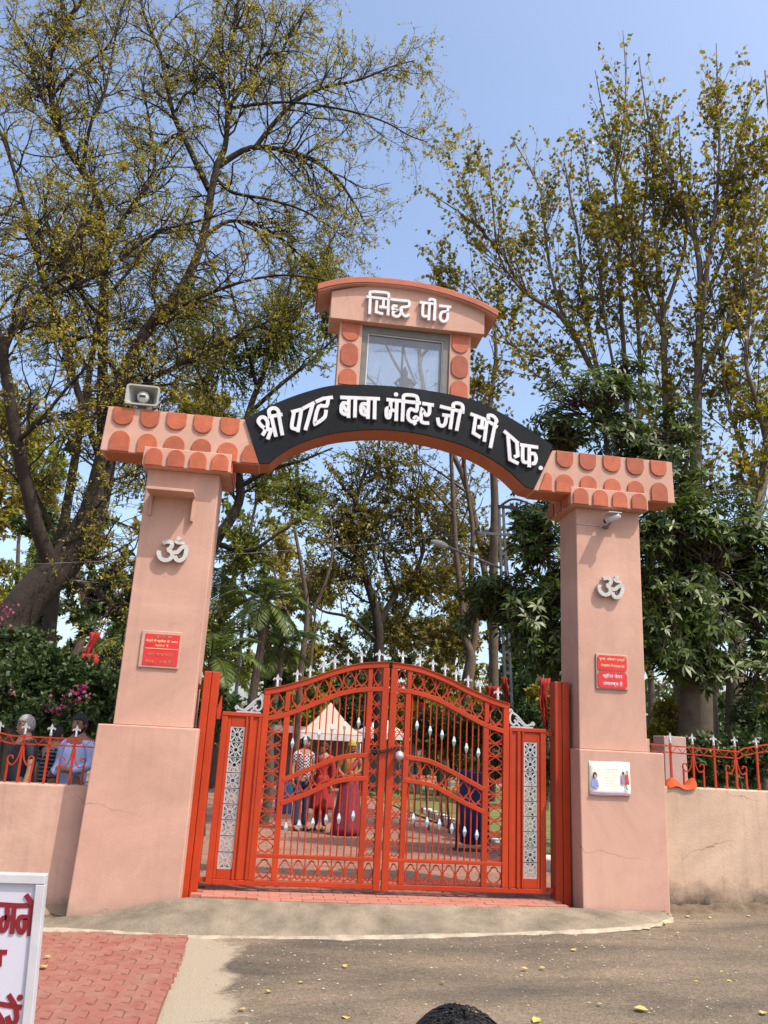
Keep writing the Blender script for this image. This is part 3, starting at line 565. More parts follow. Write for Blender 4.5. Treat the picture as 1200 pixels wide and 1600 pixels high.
# Om emblems
om = [[(285,412),(380,362),(478,372),(508,440),(455,535),(395,565)], [(425,560),(515,615),(538,715),(470,798),(370,820),(270,772),(222,682),(216,598)],
      [(560,612),(650,598),(738,482),(822,452),(852,552),(832,700),(762,788),(682,800),(622,750),(606,690)], [(560,332),(640,372),(782,368)]]
def emblem(dx, dy, k, rot, label):
    e = thing('om_emblem', (0, 0, 0), label, 'emblem', None)
    Y = 0.10; cx, cy = 555, 570; c0 = at(dx, dy, Y); WL[e.name] = Vector((c0[0], Y, c0[2]-0.14)); e.location = WL[e.name]
    b = MB(); px = metres(1/15.0*k, c0); j = 0; ca, sa = math.cos(rot), math.sin(rot)
    for st in om:
        pts = [((x-cx)*px, -(y-cy)*px) for x, y in st]; pts = [(c0[0]+x*ca-z*sa, c0[2]+x*sa+z*ca) for x, z in pts]
        b.strip(smooth_curve(pts, 3), (96 if j < 3 else 74)*px, Y-0.058-0.0014*j, Y-0.012); j += 1
    x, z = (640-cx)*px, -(262-cy)*px; c = (c0[0]+x*ca-z*sa, c0[2]+x*sa+z*ca)
    bevel(b.build('om_sign', OMGREY, e), 0.006)
    MB().prism([(c[0]+55*px*math.cos(a*math.pi/6), c[1]+55*px*math.sin(a*math.pi/6)) for a in range(12)], Y-0.056, Y-0.012).build('bindu', OMGREY, e)
    pins = MB(); 
    for qx, qz in ((-0.05, -0.06), (0.07, -0.05)): pins.box(c0[0]+qx-0.008, c0[0]+qx+0.008, Y-0.02, Y+0.01, c0[2]+qz-0.008, c0[2]+qz+0.008)
    pins.build('pin', OMGREY, e)
emblem(272, 862, 0.97, 0.0, 'grey om emblem above the faded red notice on the pillar carrying the loudspeaker')
emblem(953, 919, 0.88, -0.22, 'tilted grey om emblem above the wheelchair notice on the pillar with the security camera')

# the idol inside the glass box
IDOL = mat('idol_stone', (0.20, 0.17, 0.14), 0.7, 0.25, 20, 0.3, 60)
idl = thing('statue', (-0.06, 0.15, 5.60), 'small grey stone idol standing inside the glazed shrine box', 'statue')
b = MB(); b.lathe([(0.09, 0.0), (0.095, 0.03), (0.07, 0.045)], (-0.06, 0.15, 5.60), 14); b.build('plinth', IDOL, idl)
b = MB(); b.lathe([(0.055, 0.04), (0.075, 0.09), (0.060, 0.15), (0.070, 0.20), (0.078, 0.235), (0.045, 0.262), (0.024, 0.272), (0.036, 0.295), (0.040, 0.32), (0.034, 0.345), (0.026, 0.365), (0.012, 0.40), (0.004, 0.42)], (-0.06, 0.15, 5.60), 14, True, 1.0, 0.75)
b.build('figure', IDOL, idl)
for s_ in (-1, 1):
    b = MB(); b.tube([(-0.06+s_*0.065, 0.15, 5.835), (-0.06+s_*0.115, 0.13, 5.77), (-0.06+s_*0.085, 0.09, 5.72+0.06*(s_ > 0))], [0.024, 0.020, 0.015], 8); b.build('arm', IDOL, idl)
# ---------------------------------------------------------------- gate
YG = 0.33; XM = -0.035
def gate_post(x0, x1, z0, z1, label):
    p = thing('gate_post', ((x0+x1)/2, 0.36, z0), label, 'gate post', 'red gate posts')
    xm = (x0+x1)/2
    bevel(MB().box(x0, xm-0.002, 0.27, 0.45, z0, z1).build('channel', RED, p), 0.008)
    bevel(MB().box(xm+0.002, x1, 0.27, 0.45, z0, z1).build('channel', RED, p), 0.008)
    MB().box(x0+0.01, x1-0.01, 0.28, 0.44, z1-0.002, z1+0.006).build('cap_plate', RED, p)
    s = 1 if x0 < 0 else -1
    xw = x0 if s > 0 else x1
    bx = sorted((xw+s*0.01, xw-s*0.12)); MB().box(bx[0], bx[1], 0.36, 0.39, z1-0.19, z1-0.14).build('wall_tie', RED, p)
    xi = x1 if s > 0 else x0
    for z in (1.735, 0.10):
        bx = sorted((xi-s*0.01, xi+s*0.075)); MB().box(bx[0], bx[1], 0.335, 0.365, z-0.022, z+0.022).build('hinge', RED, p)
    return p
gate_post(-2.085, -1.920, -0.10, 2.195, 'bright red steel gate post beside the pillar with the loudspeaker')
gate_post(1.875, 2.048, -0.06, 2.32, 'shaded red steel gate post beside the pillar with the security camera')

top_c = smooth_curve([(-1.422, 2.009), (-1.237, 2.054), (-0.962, 2.147), (-0.684, 2.262), (-0.401, 2.350), (-0.184, 2.380), (-0.055, 2.388)], 5)
rail2 = smooth_curve([(-1.40, 1.725), (-1.338, 1.742), (-1.145, 1.795), (-0.856, 1.923), (-0.602, 2.036), (-0.362, 2.099), (-0.107, 2.124), (-0.06, 2.126)], 4)
midu = smooth_curve([(-1.15, 1.10), (-0.902, 1.214), (-0.615, 1.340), (-0.45, 1.385), (-0.24, 1.405)], 5)
midl = smooth_curve([(-1.15, 0.868), (-0.883, 0.974), (-0.599, 1.106), (-0.43, 1.145), (-0.24, 1.162)], 5)
def zat(c, x):
    for (x0, z0), (x1, z1) in zip(c, c[1:]):
        if x0 <= x <= x1: return z0+(z1-z0)*(x-x0)/(x1-x0)
    return c[0][1] if x < c[0][0] else c[-1][1]

def motif_mesh(hw, hh):                             # curved diamond ring with a saltire foot, drawn for one cell
    b = MB(); pts = []
    for k in range(16):
        a = 2*math.pi*k/16; r = 1.0-0.16*math.cos(4*a)*-1
        r = 0.80+0.20*abs(math.cos(2*a))
        pts.append((hw*0.94*r*math.cos(a), hh*0.94*r*math.sin(a)))
    b.strip(pts, 0.010, -0.008, 0.008, True)
    b.strip([(-hw, -hh), (-hw*0.35, -hh*0.62), (0, -hh*0.96), (hw*0.35, -hh*0.62), (hw, -hh)], 0.011, -0.0065, 0.0065)
    return b.mesh('lattice_motif', RED)
MOT = motif_mesh(0.062, 0.068)
fl = MB()                                            # fleur-de-lis finial
fl.lathe([(0.016, 0), (0.018, 0.02), (0.012, 0.03), (0.019, 0.045), (0.011, 0.06), (0.010, 0.075)], k=10)
fl.prism([(-0.010, 0.07), (-0.022, 0.095), (0, 0.150), (0.022, 0.095), (0.010, 0.07)], -0.009, 0.009)
for s in (-1, 1): fl.strip([(0, 0.072), (s*0.018, 0.092), (s*0.034, 0.098), (s*0.043, 0.088), (s*0.040, 0.076)], 0.013, -0.008, 0.008)
FIN = fl.mesh('finial', SILVER)
sp = MB(); sp.lathe([(0.006, -0.062), (0.022, -0.02), (0.028, 0.0), (0.022, 0.018), (0.005, 0.066)], k=4, smooth=False); SPEAR = sp.mesh('spear_ornament', SILVER)
tl = MB()                                            # cast silver fretwork tile 0.14 x 0.155
hw, hh = 0.068, 0.0755
tl.strip([(-hw, -hh), (hw, -hh), (hw, hh), (-hw, hh)], 0.014, -0.010, 0.006, True)
for a in range(4):
    c, s = math.cos(a*math.pi/2), math.sin(a*math.pi/2); Rm = lambda x, z: (x*c-z*s, (x*s+z*c)*1.1)
    tl.strip([Rm(0.060, 0.060), Rm(0.036, 0.036), Rm(0.020, 0.020)], 0.017, -0.009, 0.004)
    tl.strip([Rm(0.062, 0.0), Rm(0.045, 0.014), Rm(0.030, 0.0), Rm(0.045, -0.014)], 0.009, -0.0075, 0.004, True)
tl.strip([(0.026*math.cos(k*math.pi/6), 0.026*math.sin(k*math.pi/6)) for k in range(12)], 0.012, -0.011, 0.004, True)
TILE = tl.mesh('fretwork_tile', SILVER)

def leaf(mir, label):
    fx = (lambda x: x) if not mir else (lambda x: 2*XM-x)
    fp = lambda pts: [(fx(x), z) for x, z in pts]
    root = thing('gate_leaf', (fx(-1.0), YG, 0.045), label, 'gate', 'red gate leaves')
    bars = []
    def rect(name, x0, x1, z0, z1, y0=-0.025, y1=0.025, m=RED, bv=0.005):
        a, b = sorted((fx(x0), fx(x1))); o = MB().box(a, b, YG+y0, YG+y1, z0, z1).build(name, m, root); bevel(o, bv); return o
    # stiles and rails
    rect('hinge_stile', -1.850, -1.785, 0.06, 1.742); rect('stile', -1.420, -1.352, 0.112, 2.00, -0.027, 0.027)
    rect('stile', -1.186, -1.122, 0.112, zat(rail2, -1.15)-0.022, -0.023, 0.023)
    rect('stile', -0.283, -0.222, 0.112, zat(rail2, -0.25)-0.022, -0.023, 0.023)
    rect('meeting_stile', -0.118, -0.044, 0.045, 2.355, -0.028, 0.028)
    rect('bottom_rail', -1.784, -0.119, 0.062, 0.112)
    rect('rail', -1.351, -0.119, 0.330, 0.368, -0.0245, 0.0245)
    bevel(MB().strip(fp(top_c), 0.062, YG-0.030, YG+0.030).build('top_rail', RED, root), 0.006)
    MB().strip(fp([(x, z+0.034) for x, z in top_c]), 0.008, YG-0.040, YG+0.040).build('top_flange', RED, root)
    for nm, c in (('curved_rail', rail2), ('curved_rail', midu), ('curved_rail', midl)):
        bevel(MB().strip(fp(c), 0.050, YG-0.026, YG+0.026).build(nm, RED, root), 0.005)
    rect('shoulder_rail', -1.850, -1.421, 1.742, 1.785, -0.030, 0.030)
    rect('short_stile', -1.186, -1.135, zat(rail2, -1.16)+0.03, zat(top_c, -1.16)-0.026, -0.02, 0.02)
    rect('short_stile', -0.283, -0.235, zat(rail2, -0.26)+0.022, zat(top_c, -0.26)-0.026, -0.02, 0.02)
    # solid side panel: recessed sheet with pressed ribs round a silver fretwork strip
    rect('sheet_panel', -1.784, -1.748, 0.113, 1.741, -0.012, 0.012); rect('sheet_panel', -1.594, -1.421, 0.113, 1.741, -0.012, 0.012)
    rect('panel_trim', -1.747, -1.595, 1.632, 1.741, -0.016, 0.016); rect('panel_trim', -1.747, -1.595, 0.113, 0.212, -0.016, 0.016)
    for x0, x1 in ((-1.592, -1.572), (-1.548, -1.515), (-1.455, -1.424)): rect('rib', x0, x1, 0.114, 1.740, -0.030, -0.011)
    for k in range(9):
        put('fretwork_tile', TILE, None, root, (fx(-1.671), YG, 0.216+0.0785+k*0.1570))
    # lattice columns and bands
    def motif(x, z, sx=1.0, sz=1.0, sh=0.0):
        put('lattice_motif', MOT, None, root, (fx(x), YG, z), (0, 0, 0), (sx, 1, sz))
    for xa, xb in ((-1.352, -1.186), (-0.222, -0.118)):
        z1 = zat(rail2, (xa+xb)/2)-0.03; z0 = 0.372; nn = 10 if xa < -1 else 12; h = (z1-z0)/nn; xc = (xa+xb)/2; w = (xb-xa)
        for k in range(nn):
            motif(xc, z0+h*(k+0.5), w/0.124*0.97, h/0.136*0.92)
            if k: rect('cross_bar', xa+0.001, xb-0.001, z0+h*k-0.005, z0+h*k+0.005, -0.010, 0.010, bv=0.002)
        motif(xc, 0.222, w/0.124*0.97, 0.198/0.136*0.98)
        zt0 = zat(rail2, xc)+0.028; zt1 = zat(top_c, xc)-0.034; motif(xc, (zt0+zt1)/2, w/0.124*0.95, (zt1-zt0)/0.136*0.98)
    for k in range(6):
        w = (1.122-0.283)/6; x = -1.122+w*(k+0.5); motif(x, 0.222, w/0.124*0.92, 0.198/0.136*0.98)
        if k: rect('cross_bar', x-w/2-0.005, x-w/2+0.005, 0.114, 0.329, -0.010, 0.010, bv=0.002)
        zt0 = zat(rail2, x)+0.028; zt1 = zat(top_c, x)-0.034; motif(x, (zt0+zt1)/2, w/0.124*0.92, (zt1-zt0)/0.136*0.98)
        if k: rect('cross_bar', x-w/2-0.005, x-w/2+0.005, zat(rail2, x-w/2)+0.024, zat(top_c, x-w/2)-0.03, -0.010, 0.010, bv=0.002)
        zm0 = zat(midl, x)+0.026; zm1 = zat(midu, x)-0.026; motif(x, (zm0+zm1)/2, w/0.124*0.92, (zm1-zm0)/0.136*0.96)
        if k: rect('cross_bar', x-w/2-0.005, x-w/2+0.005, zat(midl, x-w/2)+0.024, zat(midu, x-w/2)-0.024, -0.010, 0.010, bv=0.002)
    # upright bars, every second one with a silver spear ornament
    dz_u = [1.488, 1.533, 1.598, 1.663, 1.698, 1.746]; dz_l = [0.631, 0.662, 0.686, 0.727, 0.742, 0.774]; xs_d = [-1.071, -0.934, -0.790, -0.652, -0.515, -0.363]
    allx = []
    for k in range(6):
        allx.append((xs_d[k], k)); 
        allx.append(((xs_d[k]+xs_d[k+1])/2 if k < 5 else -0.302, None))
    for x, k in allx:
        for zlo, zhi, dz in ((zat(midu, x)+0.02, zat(rail2, x)-0.02, dz_u), (0.366, zat(midl, x)-0.02, dz_l)):
            b = rect('bar', x-0.007, x+0.007, zlo, zhi, -0.007, 0.007, bv=0.002)
            if k is not None: put('spear_ornament', SPEAR, None, b, (fx(x), YG, dz[k]), (0, 0, math.pi/4))
    for x in (-1.289, -1.078, -0.937, -0.794, -0.666, -0.523, -0.371, -0.170):
        put('finial', FIN, None, root, (fx(x), YG, zat(top_c, x)+0.032))
    # silver scroll on the shoulder
    sc = MB()
    def sp_(cx, cz, r0, a0, turns, sgn=1, n=14): return [(cx+r0*(1-0.72*t/n)*math.cos(a0+sgn*2*math.pi*turns*t/n), cz+r0*(1-0.72*t/n)*math.sin(a0+sgn*2*math.pi*turns*t/n)) for t in range(n+1)]
    sc.strip(fp(smooth_curve([(-1.70, 1.815), (-1.715, 1.835), (-1.70, 1.85), (-1.675, 1.825), (-1.62, 1.815), (-1.57, 1.86), (-1.51, 1.92), (-1.455, 1.945), (-1.432, 1.90), (-1.44, 1.84), (-1.475, 1.815), (-1.505, 1.84), (-1.485, 1.87)], 4)), 0.022, YG-0.012, YG+0.012)
    sc.strip(fp(smooth_curve([(-1.455, 1.94), (-1.46, 1.965), (-1.438, 1.985), (-1.425, 1.965), (-1.438, 1.955)], 4)), 0.018, YG-0.0108, YG+0.0108)
    sc.strip(fp(smooth_curve([(-1.61, 1.802), (-1.57, 1.835), (-1.53, 1.86), (-1.52, 1.83), (-1.55, 1.805)], 4)), 0.018, YG-0.0094, YG+0.0094)
    sc.strip(fp(smooth_curve([(-1.50, 1.90), (-1.53, 1.87), (-1.515, 1.845)], 4)), 0.016, YG-0.0085, YG+0.0085)
    sc.strip(fp([(-1.70, 1.793), (-1.44, 1.793)]), 0.015, YG-0.014, YG+0.014)
    sc.build('scroll', SILVER, root)
    if not mir:
        MB().prism([(-1.905, 1.70), (-1.875, 1.70), (-1.862, 1.80), (-1.872, 1.955), (-1.878, 1.955), (-1.912, 1.80)], YG-0.012, YG+0.012).build('spike', RED, root)
    return root
lf = leaf(False, 'red iron gate leaf hung on the post beside the loudspeaker pillar')
rf = leaf(True, 'red iron gate leaf with the round silver knob')
kn = MB(); kn.lathe([(0.012, -0.0), (0.03, 0.012), (0.048, 0.035), (0.052, 0.055), (0.044, 0.080), (0.024, 0.098), (0.004, 0.103)], k=20)
put('knob', kn.mesh('knob', SILVER), None, rf, (0.098, YG-0.028, 1.418), (math.radians(90), 0, 0))
# the slack chain round both meeting stiles
chn = thing('chain', (-0.03, YG-0.05, 1.45), 'rusty dark chain looped around the two meeting stiles of the red gate', 'chain')
lk = MB(); lk.tube([(0.014*math.cos(a*math.pi/5), 0, 0.022*math.sin(a*math.pi/5)) for a in range(11)], 0.0045, 5, False); LK = lk.mesh('chain_link', mat('rust', (0.06, 0.03, 0.02), 0.7, 0.3, 40))
cpts = smooth_curve([(-0.20, 1.455), (-0.12, 1.452), (-0.06, 1.462), (0.0, 1.482), (0.07, 1.497), (0.15, 1.50)], 4)
for i, (x, z) in enumerate(cpts): put('link', LK, None, chn, (x, YG-0.045, z), (math.radians(90*(i % 2)), math.radians(80), 0))

# ---------------------------------------------------------------- boundary walls and railings
wl = bevel(MB().box(-14, -3.075, 0.27, 0.50, -0.5, 0.96).build('boundary_wall', PINK_WALL), 0.012); tag(wl, 'low pink boundary wall below the people and the railing', 'wall')
wr = bevel(MB().box(3.042, 14, 0.20, 0.43, -0.45, 1.232).build('boundary_wall', PINK_R), 0.012); tag(wr, 'stained cream-pink boundary wall with an orange cloth lying on top', 'wall')
fp_ = bevel(MB().box(3.62, 3.92, 1.15, 1.45, -0.2, 1.80).build('wall_pillar', mat('grey_pink', (0.40, 0.27, 0.235), 0.8, 0.12, 3, 0.2)), 0.01)
tag(fp_, 'short dull pink masonry pillar just behind the railing with the orange cloth', 'pillar')
def railing(x_list, zw, zr, sgn, label):
    yy = 0.36 if sgn < 0 else 0.30
    r = thing('railing', (x_list[0], yy, zw), label, 'railing', 'red railings on the boundary walls')
    for k, x in enumerate(x_list):
        b = MB().box(x-0.011, x+0.011, yy-0.011, yy+0.011, zw-0.03, zr+0.02).build('upright', RED, r)
        put('finial', FIN, None, b, (x, yy, zr+0.015), (0, 0, 0), (0.85, 1, 0.85))
        if k % 2 == 1:
            for s in (-1, 1):
                pts = smooth_curve([(x+s*0.012, zr-0.10), (x+s*0.030, zr-0.22), (x+s*0.075, zr-0.285), (x+s*0.125, zr-0.255), (x+s*0.125, zr-0.205), (x+s*0.09, zr-0.195), (x+s*0.078, zr-0.225)], 4)
                MB().strip(pts, 0.010, yy-0.010, yy+0.010).build('c_scroll', RED, r)
                MB().box(x+s*0.122-0.009, x+s*0.122+0.009, yy-0.009, yy+0.009, zw-0.02, zr-0.265).build('short_upright', RED, r)
    xa, xb = min(x_list)-0.3, max(x_list)+0.3
    xa, xb = (xa, -3.0) if sgn < 0 else (3.02, xb)
    f0 = (lambda x: zr) if sgn < 0 else (lambda x: zr+0.10*max(0.0, math.sin((x-4.15)*2.2)) if x > 4.15 else zr-0.03*(x-3.0))
    if sgn < 0: f0 = lambda x: zr+0.09*max(0.0, math.sin((-3.98-x)*2.2)) if x < -3.98 else zr
    for dz in (0.0, -0.075):
        pts = [(xa+(xb-xa)*i/60, f0(xa+(xb-xa)*i/60)+dz) for i in range(61)]
        MB().strip(pts, 0.014, yy-0.013, yy-0.008).build('rail', RED, r)
    nz = 46; zz = [(xa+(xb-xa)*i/nz, f0(xa+(xb-xa)*i/nz)-(0.0 if i % 2 else 0.075)) for i in range(nz+1)]
    MB().strip(zz, 0.006, yy-0.018, yy-0.014).build('zigzag_rod', RED, r)
railing([-3.095, -3.345, -3.600, -3.860, -4.12, -4.38, -4.64, -4.9, -5.16, -5.42], 0.96, 1.420, -1, 'red railing with curled rods in front of the people')
railing([3.268, 3.540, 3.803, 4.065, 4.336, 4.60, 4.87, 5.14, 5.41, 5.68], 1.232, 1.685, 1, 'red railing with curled rods on the wall below the big tree trunks')
# orange cloth on the wall top
V = []; Fq = []; rc = random.Random(2)
for i in range(9):
    for j in range(6):
        V.append((3.16+0.36*i/8+rc.uniform(-0.012, 0.012), 0.19+0.17*j/5-(0.02 if j == 0 else 0), 1.236+0.10*math.sin(0.4+i*0.55)**2*math.sin(math.pi*(j+0.6)/6.2)+rc.uniform(0, 0.016)-(0.04 if j == 0 else 0)))
for i in range(8):
    for j in range(5): a = i*6+j; Fq.append((a, a+6, a+7, a+1))
CLOTH = mat('orange_cloth', (0.40, 0.055, 0.012), 0.85, 0.15, 15)
o = link(bpy.data.objects.new('cloth', quad_mesh('cloth', V, Fq, CLOTH, True))); tag(o, 'crumpled orange cloth lying on top of the pink wall', 'cloth')
o.modifiers.new('s', 'SOLIDIFY').thickness = 0.006; o.modifiers.new('d', 'SUBSURF').levels = 1

# ---------------------------------------------------------------- signs and notices
def text_mesh(body, width, height, mt, ctr, Y, parent, name='lettering', rot=0.0, z_step=0.00025):
    c = bpy.data.curves.new('t', 'FONT'); c.body = body; c.align_x = 'CENTER'; c.offset = 0.012
    o = bpy.data.objects.new('t', c); COL.objects.link(o); dg = bpy.context.evaluated_depsgraph_get()
    me = bpy.data.meshes.new_from_object(o.evaluated_get(dg)); bpy.data.objects.remove(o)
    bm = bmesh.new(); bm.from_mesh(me); seen = set(); k = 0
    for v in bm.verts:                                 # glyphs overlap on the head line: set each a hair apart
        if v in seen: continue
        st = [v]; comp = []
        while st:
            q = st.pop()
            if q in seen: continue
            seen.add(q); comp.append(q); st += [e.other_vert(q) for e in q.link_edges]
        for q in comp: q.co.z = k*1.0
        k += 1
    vs = [v.co.copy() for v in bm.verts]
    if not vs: return None
    x0, x1 = min(v.x for v in vs), max(v.x for v in vs); y0, y1 = min(v.y for v in vs), max(v.y for v in vs)
    for v in bm.verts:
        x = ((v.co.x-x0)/(x1-x0)-0.5)*width; z = ((v.co.y-y0)/(y1-y0)-0.5)*height
        v.co = Vector((ctr[0]+x*math.cos(rot)-z*math.sin(rot), Y-v.co.z*z_step, ctr[1]+x*math.sin(rot)+z*math.cos(rot)))
    bm.to_mesh(me); bm.free(); me.name = name; me.materials.clear(); me.materials.append(mt)
    return link(bpy.data.objects.new(name, me), parent)
def octa(x0, x1, z0, z1, c): return [(x0+c, z0), (x1-c, z0), (x1, z0+c), (x1, z1-c), (x1-c, z1), (x0+c, z1), (x0, z1-c), (x0, z0+c)]
s1 = thing('notice_sign', (-2.545, 0.09, 2.19), 'faded red notice with a pink border on the pillar carrying the loudspeaker', 'sign')
bevel(MB().box(-2.765, -2.345, 0.080, 0.098, 2.185, 2.575).build('border', PINK_WALL, s1), 0.006)
MB().box(-2.725, -2.365, 0.074, 0.082, 2.215, 2.540).build('panel', SIGNRED, s1)
MB().box(-2.715, -2.370, 0.0705, 0.0745, 2.384, 2.390).build('divider', SIGNCREAM, s1)
for body, z, w, h, mt in (('सूचना', 2.510, 0.20, 0.034, SIGNGOLD), ('मंदिर में प्रवेश के समय', 2.465, 0.33, 0.036, SIGNCREAM), ('ध्यान दें', 2.420, 0.14, 0.034, SIGNCREAM), ('पाट बाबा मंदिर', 2.330, 0.27, 0.042, SIGNGOLD), ('मंदिर समिति', 2.255, 0.30, 0.040, SIGNGOLD)):
    text_mesh(body, w, h, mt, (-2.545, z), 0.0725, s1)
s2 = thing('notice_sign', (2.49, 0.09, 2.26), 'red notice with cream and white lettering about a wheel chair', 'sign')
bevel(MB().box(2.300, 2.682, 0.080, 0.098, 2.258, 2.655).build('border', PINK_WALL, s2), 0.006)
MB().prism(octa(2.318, 2.664, 2.466, 2.636, 0.022), 0.072, 0.082).build('panel', SIGNRED, s2)
MB().prism(octa(2.318, 2.664, 2.272, 2.452, 0.026), 0.072, 0.082).build('panel', SIGNRED, s2)
for body, z, w, h, mt in (('सूचना : विकलांग व्यक्ति', 2.594, 0.32, 0.044, SIGNCREAM), ('कार्यालय में सम्पर्क करें', 2.520, 0.29, 0.044, SIGNCREAM), ('व्हील चेयर', 2.403, 0.235, 0.062, WHITE), ('उपलब्ध है', 2.320, 0.235, 0.062, WHITE)):
    text_mesh(body, w, h, mt, (2.491, z), 0.0705, s2)
# paper poster, slightly curled off the wall
s3 = thing('poster', (2.395, -0.01, 1.12), 'white paper poster with two small figures stuck on the pillar base', 'poster')
PAPER = mat('poster_paper', (0.66, 0.66, 0.56), 0.5, 0.06, 6, col2=(0.72, 0.72, 0.66))
px0, px1, pz0, pz1 = 2.158, 2.628, 1.120, 1.470
V = []; Fq = []
for i in range(9):
    for j in range(7):
        u, v = i/8, j/6; V.append((px0+(px1-px0)*u, -0.006-0.018*(1-v)**2*(0.4+0.6*math.sin(u*3.0)), pz0+(pz1-pz0)*v-0.004*math.sin(u*6)))
for i in range(8):
    for j in range(6): a = i*7+j; Fq.append((a, a+7, a+8, a+1))
o = link(bpy.data.objects.new('sheet', quad_mesh('sheet', V, Fq, PAPER, True)), s3); o.modifiers.new('s', 'SOLIDIFY').thickness = 0.002
pc = lambda n, c: mat(n, c, 0.6, 0.2, 30)
def ell(cx, cz, rx, rz, k=14): return [(cx+rx*math.cos(2*math.pi*i/k), cz+rz*math.sin(2*math.pi*i/k)) for i in range(k)]
yp = -0.026
PB = pc('print_blue', (0.20, 0.24, 0.50)); PD = pc('print_hair', (0.06, 0.025, 0.02)); PS = pc('print_skin', (0.42, 0.24, 0.17)); PV = pc('print_violet', (0.33, 0.17, 0.30)); PG = pc('print_green', (0.06, 0.20, 0.10)); PT = pc('print_text', (0.36, 0.32, 0.20)); PR = pc('print_red', (0.40, 0.05, 0.05))
text_mesh('श्री पाट बाबा मंदिर', 0.25, 0.034, PB, (2.392, 1.428), yp, s3)
for k in range(7): text_mesh('मंदिर की सेवा में सहयोग करें', 0.18 if k % 2 else 0.15, 0.015, PT, (2.395+0.006*(k % 3), 1.392-k*0.030), yp, s3)
MB().prism([(2.160, 1.128), (2.626, 1.128), (2.626, 1.143), (2.160, 1.150)], yp-0.003, yp+0.002).build('printed_band', PV, s3)
MB().prism([(2.175, 1.215), (2.185, 1.275), (2.215, 1.290), (2.245, 1.275), (2.262, 1.200), (2.22, 1.19)], yp-0.002, yp+0.002).build('printed_figure', PB, s3)
MB().prism(ell(2.217, 1.322, 0.024, 0.036), yp-0.003, yp+0.001).build('printed_figure', PD, s3); MB().prism(ell(2.220, 1.312, 0.014, 0.022), yp-0.0045, yp).build('printed_figure', PS, s3)
MB().prism([(2.520, 1.25), (2.53, 1.345), (2.545, 1.35), (2.560, 1.25)], yp-0.002, yp+0.002).build('printed_figure', PV, s3)
MB().prism([(2.565, 1.24), (2.570, 1.345), (2.598, 1.35), (2.608, 1.24)], yp-0.003, yp+0.002).build('printed_figure', PR, s3)
MB().prism(ell(2.540, 1.358, 0.012, 0.017), yp-0.003, yp+0.002).build('printed_figure', PD, s3); MB().prism(ell(2.585, 1.368, 0.013, 0.020), yp-0.004, yp+0.002).build('printed_figure', PS, s3)
MB().prism([(2.560, 1.215), (2.585, 1.205), (2.598, 1.180), (2.575, 1.188)], yp-0.002, yp+0.002).build('printed_leaf', PG, s3)

# big white board standing on the pavers
YW = -5.0
bdn = thing('sign_board', (-2.5, YW, -0.22), 'white framed notice board with dark red lettering standing on the red pavers', 'notice board')
xL = -3.15; fw_ = 0.036; q0 = at(73, 1366, YW); q1 = at(50.5, 1600, YW); zt = q0[2]; zb_ = -0.215
xr = lambda z: q0[0]+(q1[0]-q0[0])*(zt-z)/(zt-q1[2])              # the board leans a little
x1 = xr(zb_); BFRAME = mat('board_frame_white', (0.40, 0.39, 0.42), 0.55, 0.10, 6, streak=0.3)
bevel(MB().prism([(xL, zt-fw_), (xr(zt-fw_), zt-fw_), (xr(zt), zt), (xL, zt)], YW-0.020, YW+0.03).build('frame', BFRAME, bdn), 0.003)
bevel(MB().prism([(xr(zb_)-fw_, zb_), (xr(zb_), zb_), (xr(zt-fw_), zt-fw_-0.001), (xr(zt-fw_)-fw_, zt-fw_-0.001)], YW-0.019, YW+0.03).build('frame', BFRAME, bdn), 0.003)
bevel(MB().box(xL, xL+fw_, YW-0.019, YW+0.03, zb_, zt-fw_-0.001).build('frame', BFRAME, bdn), 0.003)
MB().box(xL+fw_, xr(0.0)-fw_-0.002, YW-0.018, YW+0.03, -0.02, 0.03).build('frame', BFRAME, bdn)
bpn = MB().prism([(xL+fw_, 0.031), (xr(0.031)-fw_-0.001, 0.031), (xr(zt-fw_)-fw_-0.001, zt-fw_-0.001), (xL+fw_, zt-fw_-0.001)], YW-0.004, YW+0.018).build('panel', BOARD, bdn)
for sx in (xL+0.03, x1-0.30):
    lgm = MB(); lgm.tube([(sx, YW+0.03, zt-0.15), (sx, YW+0.50, -0.24)], 0.014, 8); lgm.build('rear_leg', METAL, bdn)
G_ = (0, 1360, 6.6667)
for st in ([[(-40,352),(178,366)], [(78,375),(76,500),(66,590),(35,625),(8,610),(6,545),(30,498),(75,490)], [(75,492),(146,500)], [(152,372),(126,660)]],
           [[(178,366),(372,366)], [(326,372),(306,682)], [(312,488),(262,486),(208,490),(186,560),(205,632),(235,640),(262,590),(262,500)], [(272,250),(345,358)]],
           [[(-40,850),(75,852)], [(0,862),(-6,1000)]],
           [[(-40,1385),(228,1428)], [(90,1292),(158,1402)], [(166,1425),(176,1530),(150,1600),(110,1590),(78,1515)], [(78,1515),(100,1610),(160,1680)]],
           [[(208,1325)]], [[(-20,1490),(20,1560),(30,1640),(0,1700)]]):
    glyph(st, *G_, YW-0.004, 0.0185, 0.0022, bpn, 'lettering', BOARDRED)

